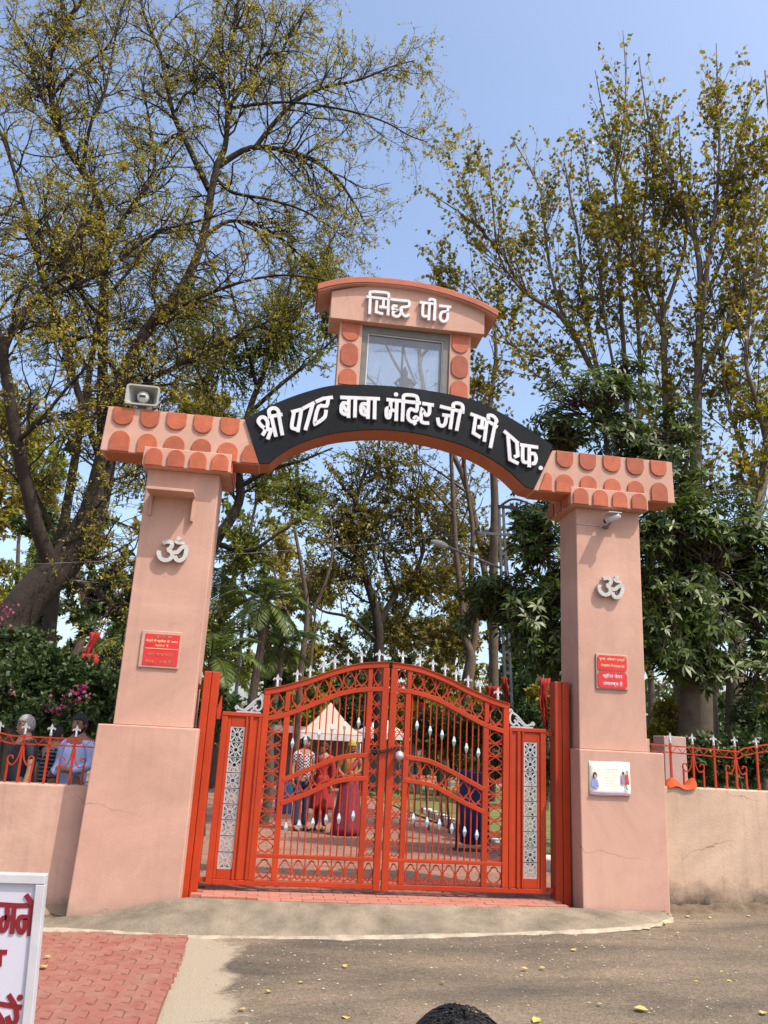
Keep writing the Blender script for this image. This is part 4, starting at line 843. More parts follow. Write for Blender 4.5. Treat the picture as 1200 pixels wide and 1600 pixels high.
# ---------------------------------------------------------------- loudspeaker, security camera
hs = thing('loudspeaker', (-3.09, 0.02, 5.05), 'grey rectangular horn loudspeaker on the end of the beam', 'loudspeaker')
hx0, hx1, hz0, hz1 = -3.275, -2.905, 5.085, 5.330; hb = MB()
def rr(x0, x1, z0, z1, r, n=4):
    p = []
    for cx, cz, a0 in ((x1-r, z1-r, 0), (x0+r, z1-r, 90), (x0+r, z0+r, 180), (x1-r, z0+r, 270)):
        for k in range(n+1): a = math.radians(a0+90*k/n); p.append((cx+r*math.cos(a), cz+r*math.sin(a)))
    return p
o1 = rr(hx0, hx1, hz0, hz1, 0.035); i1 = rr(hx0+0.018, hx1-0.018, hz0+0.018, hz1-0.018, 0.028); i2 = rr(hx0+0.11, hx1-0.11, hz0+0.07, hz1-0.07, 0.03); i0 = rr(hx0+0.12, hx1-0.12, hz0+0.08, hz1-0.08, 0.03)
n = len(o1); rings = [[(x, 0.22, z) for x, z in i0], [(x, -0.02, z) for x, z in o1], [(x, -0.05, z) for x, z in o1], [(x, -0.05, z) for x, z in i1], [(x, 0.16, z) for x, z in i2]]
hb.add([p for r_ in rings for p in r_], [(r_*n+i, r_*n+(i+1) % n, (r_+1)*n+(i+1) % n, (r_+1)*n+i) for r_ in range(4) for i in range(n)]+[list(range(4*n, 5*n))[::-1], list(range(n))])
hb.build('horn', HORN, hs)
cn = MB(); cn.lathe([(0.03, 0.0), (0.066, 0.02), (0.070, 0.05), (0.058, 0.11), (0.030, 0.17)], k=20)
put('driver', cn.mesh('driver', mat('driver_grey', (0.42, 0.42, 0.40), 0.5, 0.1, 20)), None, hs, (-3.09, -0.02, 5.207), (math.radians(-90), 0, 0))
MB().box(-3.125, -3.055, -0.028, -0.0205, 5.19, 5.215).build('badge', DARKMETAL, hs)
hk = MB(); hk.box(-3.14, -3.04, 0.02, 0.10, 5.045, 5.095); hk.tube([(-2.90, 0.05, 5.05), (-2.89, 0.05, 5.16)], 0.008, 6); hk.build('bracket', METAL, hs)
hk = MB(); hk.tube([(-3.09, 0.21, 5.207), (-3.09, 0.36, 5.207)], 0.05, 12); hk.build('motor', HORN, hs)
cm = thing('security_camera', (2.46, 0.10, 4.20), 'small white security camera below the capital of the pillar', 'camera')
cb = MB(); cb.tube([(2.42, -0.02, 4.215), (2.545, -0.13, 4.268)], 0.034, 12); o = cb.build('body', WHITE, cm)
MB().box(2.40, 2.56, -0.155, -0.005, 4.290, 4.298).build('sunshield', WHITE, cm); cb = MB(); cb.tube([(2.400, -0.005, 4.206), (2.421, -0.021, 4.2158)], 0.028, 12); cb.build('lens', DARKMETAL, cm)
cb = MB(); cb.tube([(2.475, -0.06, 4.23), (2.465, 0.0, 4.175), (2.46, 0.10, 4.165)], 0.014, 8); cb.lathe([(0.035, -0.012), (0.035, 0.012)], (2.46, 0.085, 4.165), 12); cb.build('mount', METAL, cm)
cb = MB(); cb.tube([(2.45, 0.095, 4.17), (2.30, 0.094, 4.178), (2.10, 0.094, 4.185)], 0.004, 5); cb.build('cable', WHITE, cm)
# ---------------------------------------------------------------- people
def skin_surface(name, vs, es, rad, mt, sub=1):
    m = bpy.data.meshes.new('sk'); m.from_pydata(vs, es, []); o = bpy.data.objects.new('sk', m); COL.objects.link(o)
    o.modifiers.new('s', 'SKIN'); d = m.skin_vertices[0].data
    for i, r in enumerate(rad): d[i].radius = r if isinstance(r, tuple) else (r, r); d[i].use_root = (i == 0)
    o.modifiers.new('d', 'SUBSURF').levels = sub
    dg = bpy.context.evaluated_depsgraph_get(); me = bpy.data.meshes.new_from_object(o.evaluated_get(dg))
    bpy.data.objects.remove(o); bpy.data.meshes.remove(m)
    me.name = name; me.materials.clear(); me.materials.append(mt)
    me.polygons.foreach_set('use_smooth', [True]*len(me.polygons)); return me
def head_shape(hy, grow=0.0, keep=None, nu=22, nv=16, lump=0.0):
    """head of an adult centred at the origin, facing -y then turned by hy; keep(p) selects faces (for hair)"""
    vs = []; fs = []; rr_ = random.Random(7); c, s = math.cos(hy), math.sin(hy)
    for j in range(nv+1):
        th = math.pi*j/nv
        for i in range(nu):
            ph = 2*math.pi*i/nu; x = math.sin(th)*math.sin(ph); y = -math.sin(th)*math.cos(ph); z = math.cos(th)
            wx = 0.074*(1-0.20*max(0, -z)**1.5); wy = 0.094*(1-0.10*max(0, -z)); px, py, pz = x*wx, y*wy, z*0.116
            if y < 0 and z < -0.3: py -= 0.014*max(0, -y)*min(1, (-z-0.3)*2)*(1 if abs(x) < 0.5 else 0)
            if abs(x) < 0.28 and y < -0.6 and -0.38 < z < 0.12: py -= 0.020*(1-abs(z+0.22)/0.34)*(1-abs(x)/0.28) if abs(z+0.22) < 0.34 else 0
            if grow:
                k = 1+grow/0.09+(rr_.uniform(-lump, lump)); px *= k; py *= k; pz *= k
            vs.append((px, py, pz))
    for j in range(nv):
        for i in range(nu):
            f = (j*nu+i, (j+1)*nu+i, (j+1)*nu+(i+1) % nu, j*nu+(i+1) % nu); q = np.mean([vs[k] for k in f], axis=0)
            if keep is None or keep(q): fs.append(f)
    vs = [(x*c-y*s, x*s+y*c, z) for x, y, z in vs]
    return vs, fs
SK = {}
def skin_mat(c):
    if c not in SK: SK[c] = mat('skin', c, 0.55, 0.06, 12)
    return SK[c]
HAIR_BLACK = mat('hair_black', (0.008, 0.007, 0.007), 0.5, 0.3, 120, 0.6, 220)
HAIR_GREY = mat('hair_grey', (0.26, 0.25, 0.24), 0.6, 0.25, 120, 0.6, 220)
def person(label, x, y, zg, height, face, skin, hair, top, bottom, head=0.0, hairstyle='short', legs='trousers', sleeves='short', arms=('down', 'down'), beard=False, glasses=False, group=None, extra=None):
    k = height/1.70; ro = thing('person', (x, y, zg), label, 'person', group); c, s = math.cos(face), math.sin(face)
    T = lambda p: ((p[0]*c-p[1]*s)*k+x, (p[0]*s+p[1]*c)*k+y, p[2]*k+zg)
    AR = {'down': [(0.225, 0.03, 1.14), (0.235, -0.03, 0.90), (0.235, -0.05, 0.83)], 'bent': [(0.225, 0.04, 1.15), (0.15, -0.17, 1.04), (0.11, -0.24, 1.06)], 'fold': [(0.21, 0.02, 1.16), (0.08, -0.15, 1.10), (0.0, -0.18, 1.12)]}
    vs = [(0, 0, 0.95), (0, 0.0, 1.10), (0, 0.0, 1.29), (0, 0.015, 1.43), (0, 0.005, 1.505), (0, -0.005, 1.56)]; es = [(0, 1), (1, 2), (2, 3), (3, 4), (4, 5)]
    rad = [(0.140, 0.105), (0.130, 0.095), (0.150, 0.105), (0.075, 0.065), 0.052, 0.055]
    clothes_v = [(0, 0, 0.84), (0, 0, 1.10), (0, 0, 1.29), (0, 0.015, 1.415), (0, 0.012, 1.455)]; clothes_e = [(0, 1), (1, 2), (2, 3), (3, 4)]; clothes_r = [(0.172, 0.132), (0.158, 0.118), (0.170, 0.124), (0.092, 0.080), (0.064, 0.060)]
    for sgn, pose in zip((-1, 1), arms):
        A = [(0.175, 0.015, 1.385)]+AR[pose]; A = [(sgn*p[0], p[1], p[2]) for p in A]; b = len(vs)
        vs += A; es += [(3, b), (b, b+1), (b+1, b+2), (b+2, b+3)]; rad += [0.055, 0.040, 0.028, (0.036, 0.018)]
        d = np.array(A[3])-np.array(A[2]); d = d/np.linalg.norm(d); w = np.cross(d, (sgn*1.0, 0, 0)); w = w/(np.linalg.norm(w)+1e-6)
        for q in range(4):
            r0 = np.array(A[3])+w*(q-1.5)*0.019+d*0.03; r1 = r0+d*(0.035, 0.042, 0.040, 0.030)[q]+np.array((-sgn*0.012, 0, 0)); b2 = len(vs); vs += [tuple(r0), tuple(r1)]; es += [(b+3, b2), (b2, b2+1)]; rad += [0.0095, 0.0080]
        r0 = np.array(A[3])-w*0.032; r1 = r0+d*0.03-w*0.012; b2 = len(vs); vs += [tuple(r0), tuple(r1)]; es += [(b+3, b2), (b2, b2+1)]; rad += [0.011, 0.009]
        cb_ = len(clothes_v); E = (np.array(A[0])*0.25+np.array(A[1])*0.75) if sleeves == 'short' else np.array(A[2])
        mid = np.array(A[1]) if sleeves == 'long' else (np.array(A[0])+E)/2
        clothes_v += [A[0], tuple(mid), tuple(E)]; clothes_e += [(3, cb_), (cb_, cb_+1), (cb_+1, cb_+2)]; clothes_r += [0.072, 0.060, 0.055 if sleeves == 'short' else 0.042]
    lv = [(0, 0, 1.0)]; le = []; lr = [(0.150, 0.112)]
    for sgn in (-1, 1):
        b = len(vs); L = [(sgn*0.085, 0, 0.88), (sgn*0.10, -0.012, 0.50), (sgn*0.105, 0.02, 0.09), (sgn*0.115, -0.13, 0.035)]
        vs += L; es += [(0, b), (b, b+1), (b+1, b+2), (b+2, b+3)]; rad += [0.085, 0.055, 0.036, 0.034]
        b = len(lv); lv += [L[0], L[1], (sgn*0.105, 0.015, 0.09)]; le += [(0, b), (b, b+1), (b+1, b+2)]; lr += [0.100, 0.074, 0.062]
    body = skin_surface('body', [T(p) for p in vs], es, [tuple(np.array(r)*k) if isinstance(r, tuple) else r*k for r in rad], skin_mat(skin))
    hv, hf = head_shape(face+head); hc = np.array(T((0, -0.012, 1.586)))
    bm = bmesh.new(); bm.from_mesh(body); nv = [bm.verts.new(tuple(np.array(p)*k+hc)) for p in hv]
    for f in hf:
        try: bm.faces.new([nv[i] for i in f]).smooth = True
        except ValueError: pass
    for sgn in (-1, 1):                                     # ears
        r = bmesh.ops.create_icosphere(bm, subdivisions=1, radius=0.02*k); cf, sf = math.cos(face+head), math.sin(face+head)
        for v in r['verts']: p = Vector((v.co.x*0.5+sgn*0.076*k, v.co.y, v.co.z*1.4-0.005*k)); v.co = Vector((p.x*cf-p.y*sf+hc[0], p.x*sf+p.y*cf+hc[1], p.z+hc[2]))
    bm.to_mesh(body); bm.free(); bo = put('body', body, None, ro)
    cf, sf = math.cos(face+head), math.sin(face+head)
    HP = lambda p: ((p[0]*cf-p[1]*sf)*k+hc[0], (p[0]*sf+p[1]*cf)*k+hc[1], p[2]*k+hc[2])
    def blob(nm, p, r, mt_, sx=1, sz=1):
        b = MB(); b.lathe([(r*math.sin(math.pi*i/6), -r*sz*math.cos(math.pi*i/6)) for i in range(7)], HP(p), 10, True, sx, sx); return b.build(nm, mt_, ro)
    for sgn in (-1, 1): blob('eye', (sgn*0.030, -0.081, 0.006), 0.0095*k, EYE, 1, 0.7)
    for sgn in (-1, 1):
        b = MB(); b.tube([HP((sgn*0.014, -0.090, 0.026)), HP((sgn*0.032, -0.088, 0.031)), HP((sgn*0.048, -0.078, 0.024))], 0.0045*k, 5); b.build('eyebrow', hair if hair is not HAIR_GREY else HAIR_BLACK, ro)
    b = MB(); b.tube([HP((-0.024, -0.091, -0.062)), HP((0, -0.098, -0.060)), HP((0.024, -0.091, -0.062))], 0.006*k, 6); b.build('mouth', LIP, ro)
    top_ok = lambda q: q[2] > 0.045 or (q[1] > -0.01 and q[2] > -0.055) or (abs(q[0]) > 0.062 and q[2] > 0.0 and q[1] > -0.05)
    v, f = head_shape(face+head, 0.011, top_ok, lump=0.03); hm = MB(); hm.add([tuple(np.array(p)*k+hc) for p in v], f, True); ho = hm.build('hair', hair, ro); sd = ho.modifiers.new('s', 'SOLIDIFY'); sd.thickness = 0.012*k; sd.offset = -1
    if hairstyle in ('long', 'bun'):
        b = MB(); e = -0.42 if hairstyle == 'long' else -0.12
        b.tube([HP((0, 0.05, 0.05)), HP((0, 0.085, -0.04)), HP((0.01, 0.10, -0.16)), HP((0.0, 0.10, e*0.8)), HP((0, 0.09, e))], np.array([0.065, 0.078, 0.07, 0.055, 0.02])*k, 12); b.build('hair', hair, ro)
    if beard:
        v, f = head_shape(face+head, 0.006, lambda q: q[2] < -0.038 and q[1] < 0.02 and not (abs(q[0]) < 0.02 and q[2] > -0.045), lump=0.02); hm = MB(); hm.add([tuple(np.array(p)*k+hc) for p in v], f, True); hm.build('beard', hair, ro)
    if glasses:
        b = MB()
        for sgn in (-1, 1): b.tube([HP((sgn*0.032+0.021*math.cos(a*math.pi/5), -0.096, 0.004+0.016*math.sin(a*math.pi/5))) for a in range(11)], 0.0028*k, 5); b.tube([HP((sgn*0.053, -0.094, 0.008)), HP((sgn*0.076, 0.0, 0.008))], 0.0025*k, 5)
        b.build('glasses', DARKMETAL, ro)
    sh = put('shirt' if legs != 'sari' else 'blouse', skin_surface('shirt', [T(p) for p in clothes_v], clothes_e, [tuple(np.array(r)*k) if isinstance(r, tuple) else r*k for r in clothes_r], top), None, ro)
    if legs in ('trousers', 'kurta'): put('trousers', skin_surface('trousers', [T(p) for p in lv], le, [tuple(np.array(r)*k) if isinstance(r, tuple) else r*k for r in lr], bottom), None, ro)
    if legs in ('kurta', 'skirt', 'sari'):
        z0 = {'kurta': 0.42, 'skirt': 0.05, 'sari': 0.03}[legs]; vs_ = []; fs_ = []; nu, nv_ = 28, 9
        for j in range(nv_+1):
            t = j/nv_; z = 1.06-(1.06-z0)*t; r = 0.150+(0.12 if legs == 'kurta' else 0.15)*t**0.8
            for i in range(nu):
                a = 2*math.pi*i/nu; f_ = 1+0.10*t*math.sin(7*a+1.3)+0.04*t*math.sin(13*a); vs_.append(T((r*f_*math.cos(a), 0.80*r*f_*math.sin(a), z)))
        for j in range(nv_):
            for i in range(nu): fs_.append((j*nu+i, (j+1)*nu+i, (j+1)*nu+(i+1) % nu, j*nu+(i+1) % nu))
        b = MB(); b.add(vs_, fs_, True); o = b.build('skirt', bottom if legs != 'kurta' else top, ro); sd = o.modifiers.new('s', 'SOLIDIFY'); sd.thickness = 0.008
    for sgn in (-1, 1):
        b = MB(); b.lathe([(0.030, 0), (0.046, 0.012), (0.044, 0.045), (0.02, 0.07)], (0, 0, 0), 12, True, 0.95, 2.4)
        m_ = b.mesh('shoe', SHOE); put('shoe', m_, None, ro, T((sgn*0.112, -0.05, 0.0)), (0, 0, face), (k, k, k))
    if extra: extra(ro, T, HP, k)
    return ro
EYE = mat('eye_dark', (0.012, 0.010, 0.010), 0.3); LIP = mat('lip', (0.25, 0.09, 0.07), 0.5); SHOE = mat('shoe_dark', (0.03, 0.025, 0.02), 0.6)
NAVY = mat('navy_cloth', (0.018, 0.020, 0.030), 0.85, 0.2, 12, 0.2, 30); SKYB = mat('light_blue_cloth', (0.40, 0.48, 0.72), 0.8, 0.12, 8, 0.4, 14)
DENIM = mat('denim', (0.030, 0.035, 0.075), 0.85, 0.25, 30); DARKT = mat('dark_trousers', (0.03, 0.03, 0.035), 0.85, 0.2, 20)
REDC = mat('red_cloth', (0.28, 0.018, 0.022), 0.8, 0.2, 10, 0.3, 20); MAROON = mat('maroon_cloth', (0.17, 0.018, 0.035), 0.75, 0.3, 10, 0.3, 20)
def stripe_mat(name, c1, c2, sx, sz, checks):
    m = mat(name, c1, 0.85, 0.05); t = m.node_tree; p = t.nodes['Principled BSDF']; g = N(t, 'ShaderNodeNewGeometry')
    if checks:
        w = N(t, 'ShaderNodeTexChecker', Scale=sx); w.inputs['Color1'].default_value = (*c1, 1); w.inputs['Color2'].default_value = (*c2, 1); t.links.new(g.outputs['Position'], w.inputs['Vector']); t.links.new(w.outputs['Color'], p.inputs['Base Color'])
    else:
        w = N(t, 'ShaderNodeTexWave', Scale=sz, bands_direction='Z'); t.links.new(g.outputs['Position'], w.inputs['Vector'])
        cr = N(t, 'ShaderNodeValToRGB'); cr.color_ramp.interpolation = 'CONSTANT'; cr.color_ramp.elements[0].color = (*c1, 1); cr.color_ramp.elements[1].color = (*c2, 1); cr.color_ramp.elements[1].position = 0.75; t.links.new(w.outputs['Fac'], cr.inputs['Fac']); t.links.new(cr.outputs[0], p.inputs['Base Color'])
    return m
STRIPE = stripe_mat('black_striped_cloth', (0.012, 0.012, 0.016), (0.16, 0.16, 0.18), 1, 7.0, False)
CHECK = stripe_mat('checked_cloth', (0.02, 0.02, 0.03), (0.50, 0.46, 0.48), 32.0, 1, True)
GP = 'visitors standing behind the railing'; GI = 'visitors on the path inside the gate'
zl = inside_z(1.2)
p1 = at(45, 1118, 1.15); person('grey-haired person with glasses in a dark navy shirt behind the railing', p1[0], 1.15, zl, p1[2]-zl, -0.95, (0.30, 0.165, 0.11), HAIR_GREY, NAVY, DARKT, head=0.1, glasses=True, group=GP)
p2 = at(128, 1116, 1.15); person('dark-haired bearded person in a light blue shirt behind the railing', p2[0], 1.15, zl, p2[2]-zl, -0.45, (0.24, 0.125, 0.08), HAIR_BLACK, SKYB, DARKT, head=0.05, beard=True, sleeves='long', arms=('bent', 'fold'), group=GP)
p3 = at(90, 1134, 1.75); person('black-haired person in a dark striped top between the two others behind the railing', p3[0], 1.75, zl, p3[2]-zl, math.pi-0.7, (0.26, 0.14, 0.09), HAIR_BLACK, STRIPE, DARKT, head=0.2, group=GP)
zi = inside_z(8.2)
p4 = at(478, 1151, 8.2); person('long-haired person in a black and white checked top and jeans inside the gate', p4[0], 8.2, zi, p4[2]-zi, 0.5, (0.28, 0.15, 0.10), HAIR_BLACK, CHECK, DENIM, head=0.5, hairstyle='long', legs='trousers', sleeves='short', arms=('down', 'bent'), group=GI)
p5 = at(508, 1160, 8.4); person('person in a long bright red tunic inside the gate', p5[0], 8.4, inside_z(8.4), p5[2]-inside_z(8.4), -0.6, (0.26, 0.14, 0.09), HAIR_BLACK, REDC, REDC, head=-0.3, hairstyle='bun', legs='kurta', sleeves='long', arms=('bent', 'down'), group=GI)
YEL = mat('yellow_green_scarf', (0.28, 0.26, 0.03), 0.8, 0.2, 10)
def scarf(ro, T, HP, k):
    v, f = head_shape(0, 0.022, lambda q: q[2] > 0.03 or q[1] > 0.0 or abs(q[0]) > 0.07, lump=0.01); c0 = np.array(HP((0, 0, 0)))
    b = MB(); b.add([tuple(np.array((p[0], p[1], p[2]*1.05))*k+c0) for p in v], f, True); b.build('headscarf', YEL, ro)
    b = MB(); b.tube([HP((0, 0.06, -0.04)), T((0.02, 0.10, 1.38)), T((0.05, 0.13, 1.15)), T((0.08, 0.12, 0.95))], np.array([0.08, 0.12, 0.11, 0.06])*k, 10); b.build('headscarf', YEL, ro)
    b = MB(); b.tube([T((0.15, -0.02, 1.42)), T((0.02, -0.14, 1.25)), T((-0.14, -0.10, 1.02)), T((-0.19, 0.02, 0.90))], np.array([0.05, 0.055, 0.06, 0.05])*k, 8); b.build('sari_drape', MAROON, ro)
p6 = at(550, 1156, 7.6); person('person in a maroon sari with a yellow-green headscarf inside the gate', p6[0], 7.6, inside_z(7.6), p6[2]-inside_z(7.6)-0.02, 0.25, (0.24, 0.13, 0.085), HAIR_BLACK, mat('olive_blouse', (0.22, 0.16, 0.04), 0.8, 0.2, 12), MAROON, legs='sari', sleeves='short', arms=('bent', 'fold'), extra=scarf, group=GI)
def strands(ro, T, HP, k):
    t_ = np.random.default_rng(3); n = 1400; c0 = np.array(HP((0, 0, 0))); u = t_.normal(size=(n, 3)); u[:, 2] = np.abs(u[:, 2])+0.1; u /= np.linalg.norm(u, axis=1)[:, None]
    ax_ = np.array([0.075, 0.095, 0.117])*1.13*k; P = []; d0 = t_.normal(0, 0.10, (n, 3))
    for j in range(6):
        a = j/5*0.55; q = u+np.array([0.02, 0.25, -1.0])*a+d0*a; q /= np.linalg.norm(q, axis=1)[:, None]; P.append(c0+q*ax_*(1+0.012*math.sin(math.pi*j/5)+0.006*t_.random((n, 1))))
    P = np.stack(P, 1); b = MB()
    for i in range(n): b.tube(P[i], 0.0011*k, 3, False)
    o = b.build('hair_strands', HAIR_BLACK, ro); o['kind'] = 'stuff'
# a child right in front of the camera: only the crown of the head rises into the frame
hp = at(725, 1577, -7.85); person('black-haired head of a short person standing on the road', hp[0], -7.85-0.0, front_z(hp[0]), hp[2]-front_z(hp[0])-0.019, math.pi, (0.25, 0.13, 0.085), HAIR_BLACK, mat('grey_tee', (0.2, 0.2, 0.22), 0.8), DARKT, extra=strands)

# ---------------------------------------------------------------- tent, bin, lamps, wires, flags
TENT = mat('tent_pink', (0.48, 0.31, 0.25), 0.8, 0.06, 2, 0.1, 10); TENTW = mat('tent_white', (0.55, 0.54, 0.53), 0.7, 0.05, 3)
def tent(x0, x1, Y, zap, ze, m, lab, slope_pow=1.35):
    zg = inside_z(Y); ro = thing('tent', ((x0+x1)/2, Y+(x1-x0)/2, zg), lab, 'tent', 'pyramid tents beyond the path'); cx = (x0+x1)/2; cy = Y+(x1-x0)/2; h = (x1-x0)/2; vs = []; fs = []; n = 8
    for j in range(n+1):
        t = j/n; r = h*(1-t)+0.02; z = ze+(zap-ze)*t**slope_pow
        vs += [(cx-r, cy-r, z), (cx+r, cy-r, z), (cx+r, cy+r, z), (cx-r, cy+r, z)]
    for j in range(n):
        for i in range(4): fs.append((j*4+i, j*4+(i+1) % 4, (j+1)*4+(i+1) % 4, (j+1)*4+i))
    b = MB(); b.add(vs, fs); o = b.build('canopy', m, ro); o.modifiers.new('s', 'SOLIDIFY').thickness = 0.01
    b = MB()
    for a in ((cx-h, cx+h, cy-h-0.012, cy-h), (cx-h, cx+h, cy+h, cy+h+0.012)): b.box(a[0], a[1], a[2], a[3], ze-0.22, ze+0.01)
    for a in ((cx-h-0.012, cx-h, cy-h, cy+h), (cx+h, cx+h+0.012, cy-h, cy+h)): b.box(a[0], a[1], a[2], a[3], ze-0.22, ze+0.01)
    b.build('valance', TENTW, ro)
    for sx in (-1, 1):
        for sy in (-1, 1): MB().tube([(cx+sx*(h-0.04), cy+sy*(h-0.04), zg), (cx+sx*(h-0.04), cy+sy*(h-0.04), ze)], 0.03, 8).build('pole', METAL, ro)
    return ro
a = at(468, 1146, 19); b_ = at(566, 1148, 19); tent(a[0], b_[0], 19, at(512, 1098, 20)[2], a[2]+0.05, TENT, 'pale pink pyramid tent beyond the people on the path')
a = at(560, 1150, 24); b_ = at(640, 1152, 24); tent(a[0], b_[0], 24, at(600, 1118, 25)[2], a[2]+0.15, TENTW, 'white pyramid tent behind the pale pink one')
hut = thing('pavilion', (1.5, 29, inside_z(29)), 'low dark pavilion with a flat grey roof behind the tents', 'building')
MB().box(-2.5, 6.0, 28.0, 32, 1.55, 1.85).build('roof', mat('grey_roof', (0.25, 0.24, 0.25), 0.8), hut); MB().box(-2.2, 5.7, 30.5, 31.6, inside_z(30)-0.05, 1.56).build('wall', mat('dull_wall', (0.20, 0.19, 0.19), 0.9, 0.2, 3), hut)
for x in (-2.1, 0.2, 2.6, 5.4): MB().box(x, x+0.22, 28.2, 28.42, inside_z(29)-0.05, 1.56).build('column', mat('dull_column', (0.3, 0.26, 0.24), 0.9), hut)
# blue drum in an iron stand
BLUE = mat('blue_plastic', (0.008, 0.018, 0.09), 0.4, 0.15, 8)
bn = at(737, 1300, 5.6); zb = inside_z(5.6); dr = thing('waste_bin', (bn[0], 5.6, zb), 'dark blue waste bin on an iron stand beside the stone border', 'waste bin')
b = MB(); zt_ = at(737, 1205, 5.6)[2]; hgt = zt_-zb; b.lathe([(0.17, 0.12), (0.20, 0.14), (0.225, hgt*0.6), (0.24, hgt-0.05), (0.25, hgt-0.03), (0.25, hgt), (0.225, hgt), (0.215, hgt-0.06)], (bn[0], 5.6, zb), 20); b.build('drum', BLUE, dr)
for sx in (-1, 1):
    b = MB(); b.tube([(bn[0]+sx*0.27, 5.6, zb), (bn[0]+sx*0.27, 5.6, zb+hgt*0.75)], 0.016, 6); b.tube([(bn[0]+sx*0.27, 5.6, zb+hgt*0.6), (bn[0]+sx*0.2, 5.6, zb+hgt*0.6)], 0.012, 6); b.build('stand', DARKMETAL, dr)
b = MB(); b.box(bn[0]-0.3, bn[0]+0.3, 5.45, 5.75, zb-0.01, zb+0.03); b.build('stand', DARKMETAL, dr)
# old blue drum beyond
bq = at(447, 1205, 13); zq = inside_z(13); b = MB(); b.lathe([(0.2, 0), (0.22, 0.03), (0.22, 0.75), (0.2, 0.78)], (bq[0], 13, zq), 16); o = b.build('drum', mat('blue_drum', (0.02, 0.09, 0.22), 0.5, 0.2, 8)); tag(o, 'small blue drum standing at the edge of the path near the checked top', 'drum')
# steel lattice lamp pole with bracket lamp
YP = 9.0; pb = at(797, 1110, YP); ptp = at(783, 792, YP); zg = inside_z(YP)
lp = thing('street_lamp', (pb[0]+0.03, YP, zg), 'grey steel channel lamp pole with a straight bracket arm', 'street lamp')
xb0 = pb[0]+0.10; b = MB()
for dx in (-0.085, 0.085):
    b.add([(xb0+dx-0.028, YP-0.05, zg), (xb0+dx+0.028, YP-0.05, zg), (xb0+dx+0.028, YP+0.05, zg), (xb0+dx-0.028, YP+0.05, zg), (ptp[0]+dx*0.6-0.022, YP-0.04, ptp[2]), (ptp[0]+dx*0.6+0.022, YP-0.04, ptp[2]), (ptp[0]+dx*0.6+0.022, YP+0.04, ptp[2]), (ptp[0]+dx*0.6-0.022, YP+0.04, ptp[2])], [(0,3,2,1),(4,5,6,7),(0,1,5,4),(1,2,6,5),(2,3,7,6),(3,0,4,7)])
b.build('pole', METAL, lp)
for i in range(16):
    t = (i+0.5)/16; x = xb0+(ptp[0]-xb0)*t; z = zg+(ptp[2]-zg)*t; w = 0.085*(1-0.4*t); MB().box(x-w, x+w, YP-0.045, YP-0.03, z-0.03, z+0.03).build('batten', METAL, lp)
a0 = at(783, 888, YP); a1 = at(694, 856, YP); a2 = at(670, 849, YP)
b = MB(); b.tube([(a0[0], YP, a0[2]), (a1[0], YP-0.2, a1[2])], 0.03, 8); b.build('arm', METAL, lp)
b = MB(); b.tube([(a1[0]+0.05, YP-0.2, a1[2]-0.01), (a1[0]-0.05, YP-0.21, a1[2]+0.01), ((a1[0]+a2[0])/2, YP-0.23, (a1[2]+a2[2])/2), (a2[0], YP-0.25, a2[2])], [0.03, 0.07, 0.085, 0.03], 10); b.build('lamp_head', HORN, lp)
c1 = at(745, 833, YP); c2 = at(812, 832, YP); MB().box(c1[0], c2[0], YP-0.09, YP-0.05, c1[2]-0.03, c1[2]+0.03).build('cross_arm', METAL, lp)
c3 = at(806, 793, YP); MB().box(ptp[0]-0.1, c3[0]+0.05, YP-0.09, YP-0.05, ptp[2]-0.05, ptp[2]+0.02).build('cross_arm', DARKMETAL, lp)
for x in (c1[0]+0.03, c2[0]-0.03, c3[0]):
    z = c1[2]+0.03 if x != c3[0] else ptp[2]+0.02
    b = MB(); b.lathe([(0.02, 0), (0.035, 0.03), (0.025, 0.05), (0.035, 0.08), (0.015, 0.11)], (x, YP-0.07, z), 8); b.build('insulator', DARKMETAL, lp)
# swan-neck lamp post
q0 = at(368, 1090, 10.5); q1 = at(382, 955, 10.5); q2 = at(400, 932, 10.5); q3 = at(428, 926, 10.5); zq = inside_z(10.5)
sw = thing('street_lamp', (q0[0], 10.5, zq), 'thin swan-neck lamp post beside the palms', 'street lamp')
b = MB(); b.tube(smooth_curve([(q0[0]-0.1, 10.5, zq), (q0[0], 10.5, q0[2]), (q1[0], 10.5, q1[2]), (q2[0], 10.5, q2[2]), (q3[0], 10.5, q3[2])], 6), 0.045, 8); b.build('pole', METAL, sw)
b = MB(); b.tube([(q3[0]-0.05, 10.5, q3[2]), (q3[0]+0.1, 10.5, q3[2]+0.01), (q3[0]+0.35, 10.5, q3[2]-0.02)], [0.04, 0.09, 0.05], 8); b.build('lamp_head', HORN, sw)
# wires
def wire(p, q, sag, lab, r=0.004):
    p = np.array(p); q = np.array(q); b = MB(); b.tube([p+(q-p)*t+np.array((0, 0, -4*sag*t*(1-t))) for t in np.linspace(0, 1, 13)], r, 4); tag(b.build('wire', METAL), lab, 'wire')
wire(at(0, 883, 3.6), at(740, 832, YP-0.1), 0.1, 'pale overhead wire running from the big leaning tree to the channel lamp pole', 0.0035)
wire(at(110, 906, 3.4), at(440, 908, 10), 0.12, 'thin pale wire sagging behind the loudspeaker pillar towards the palms', 0.0035)
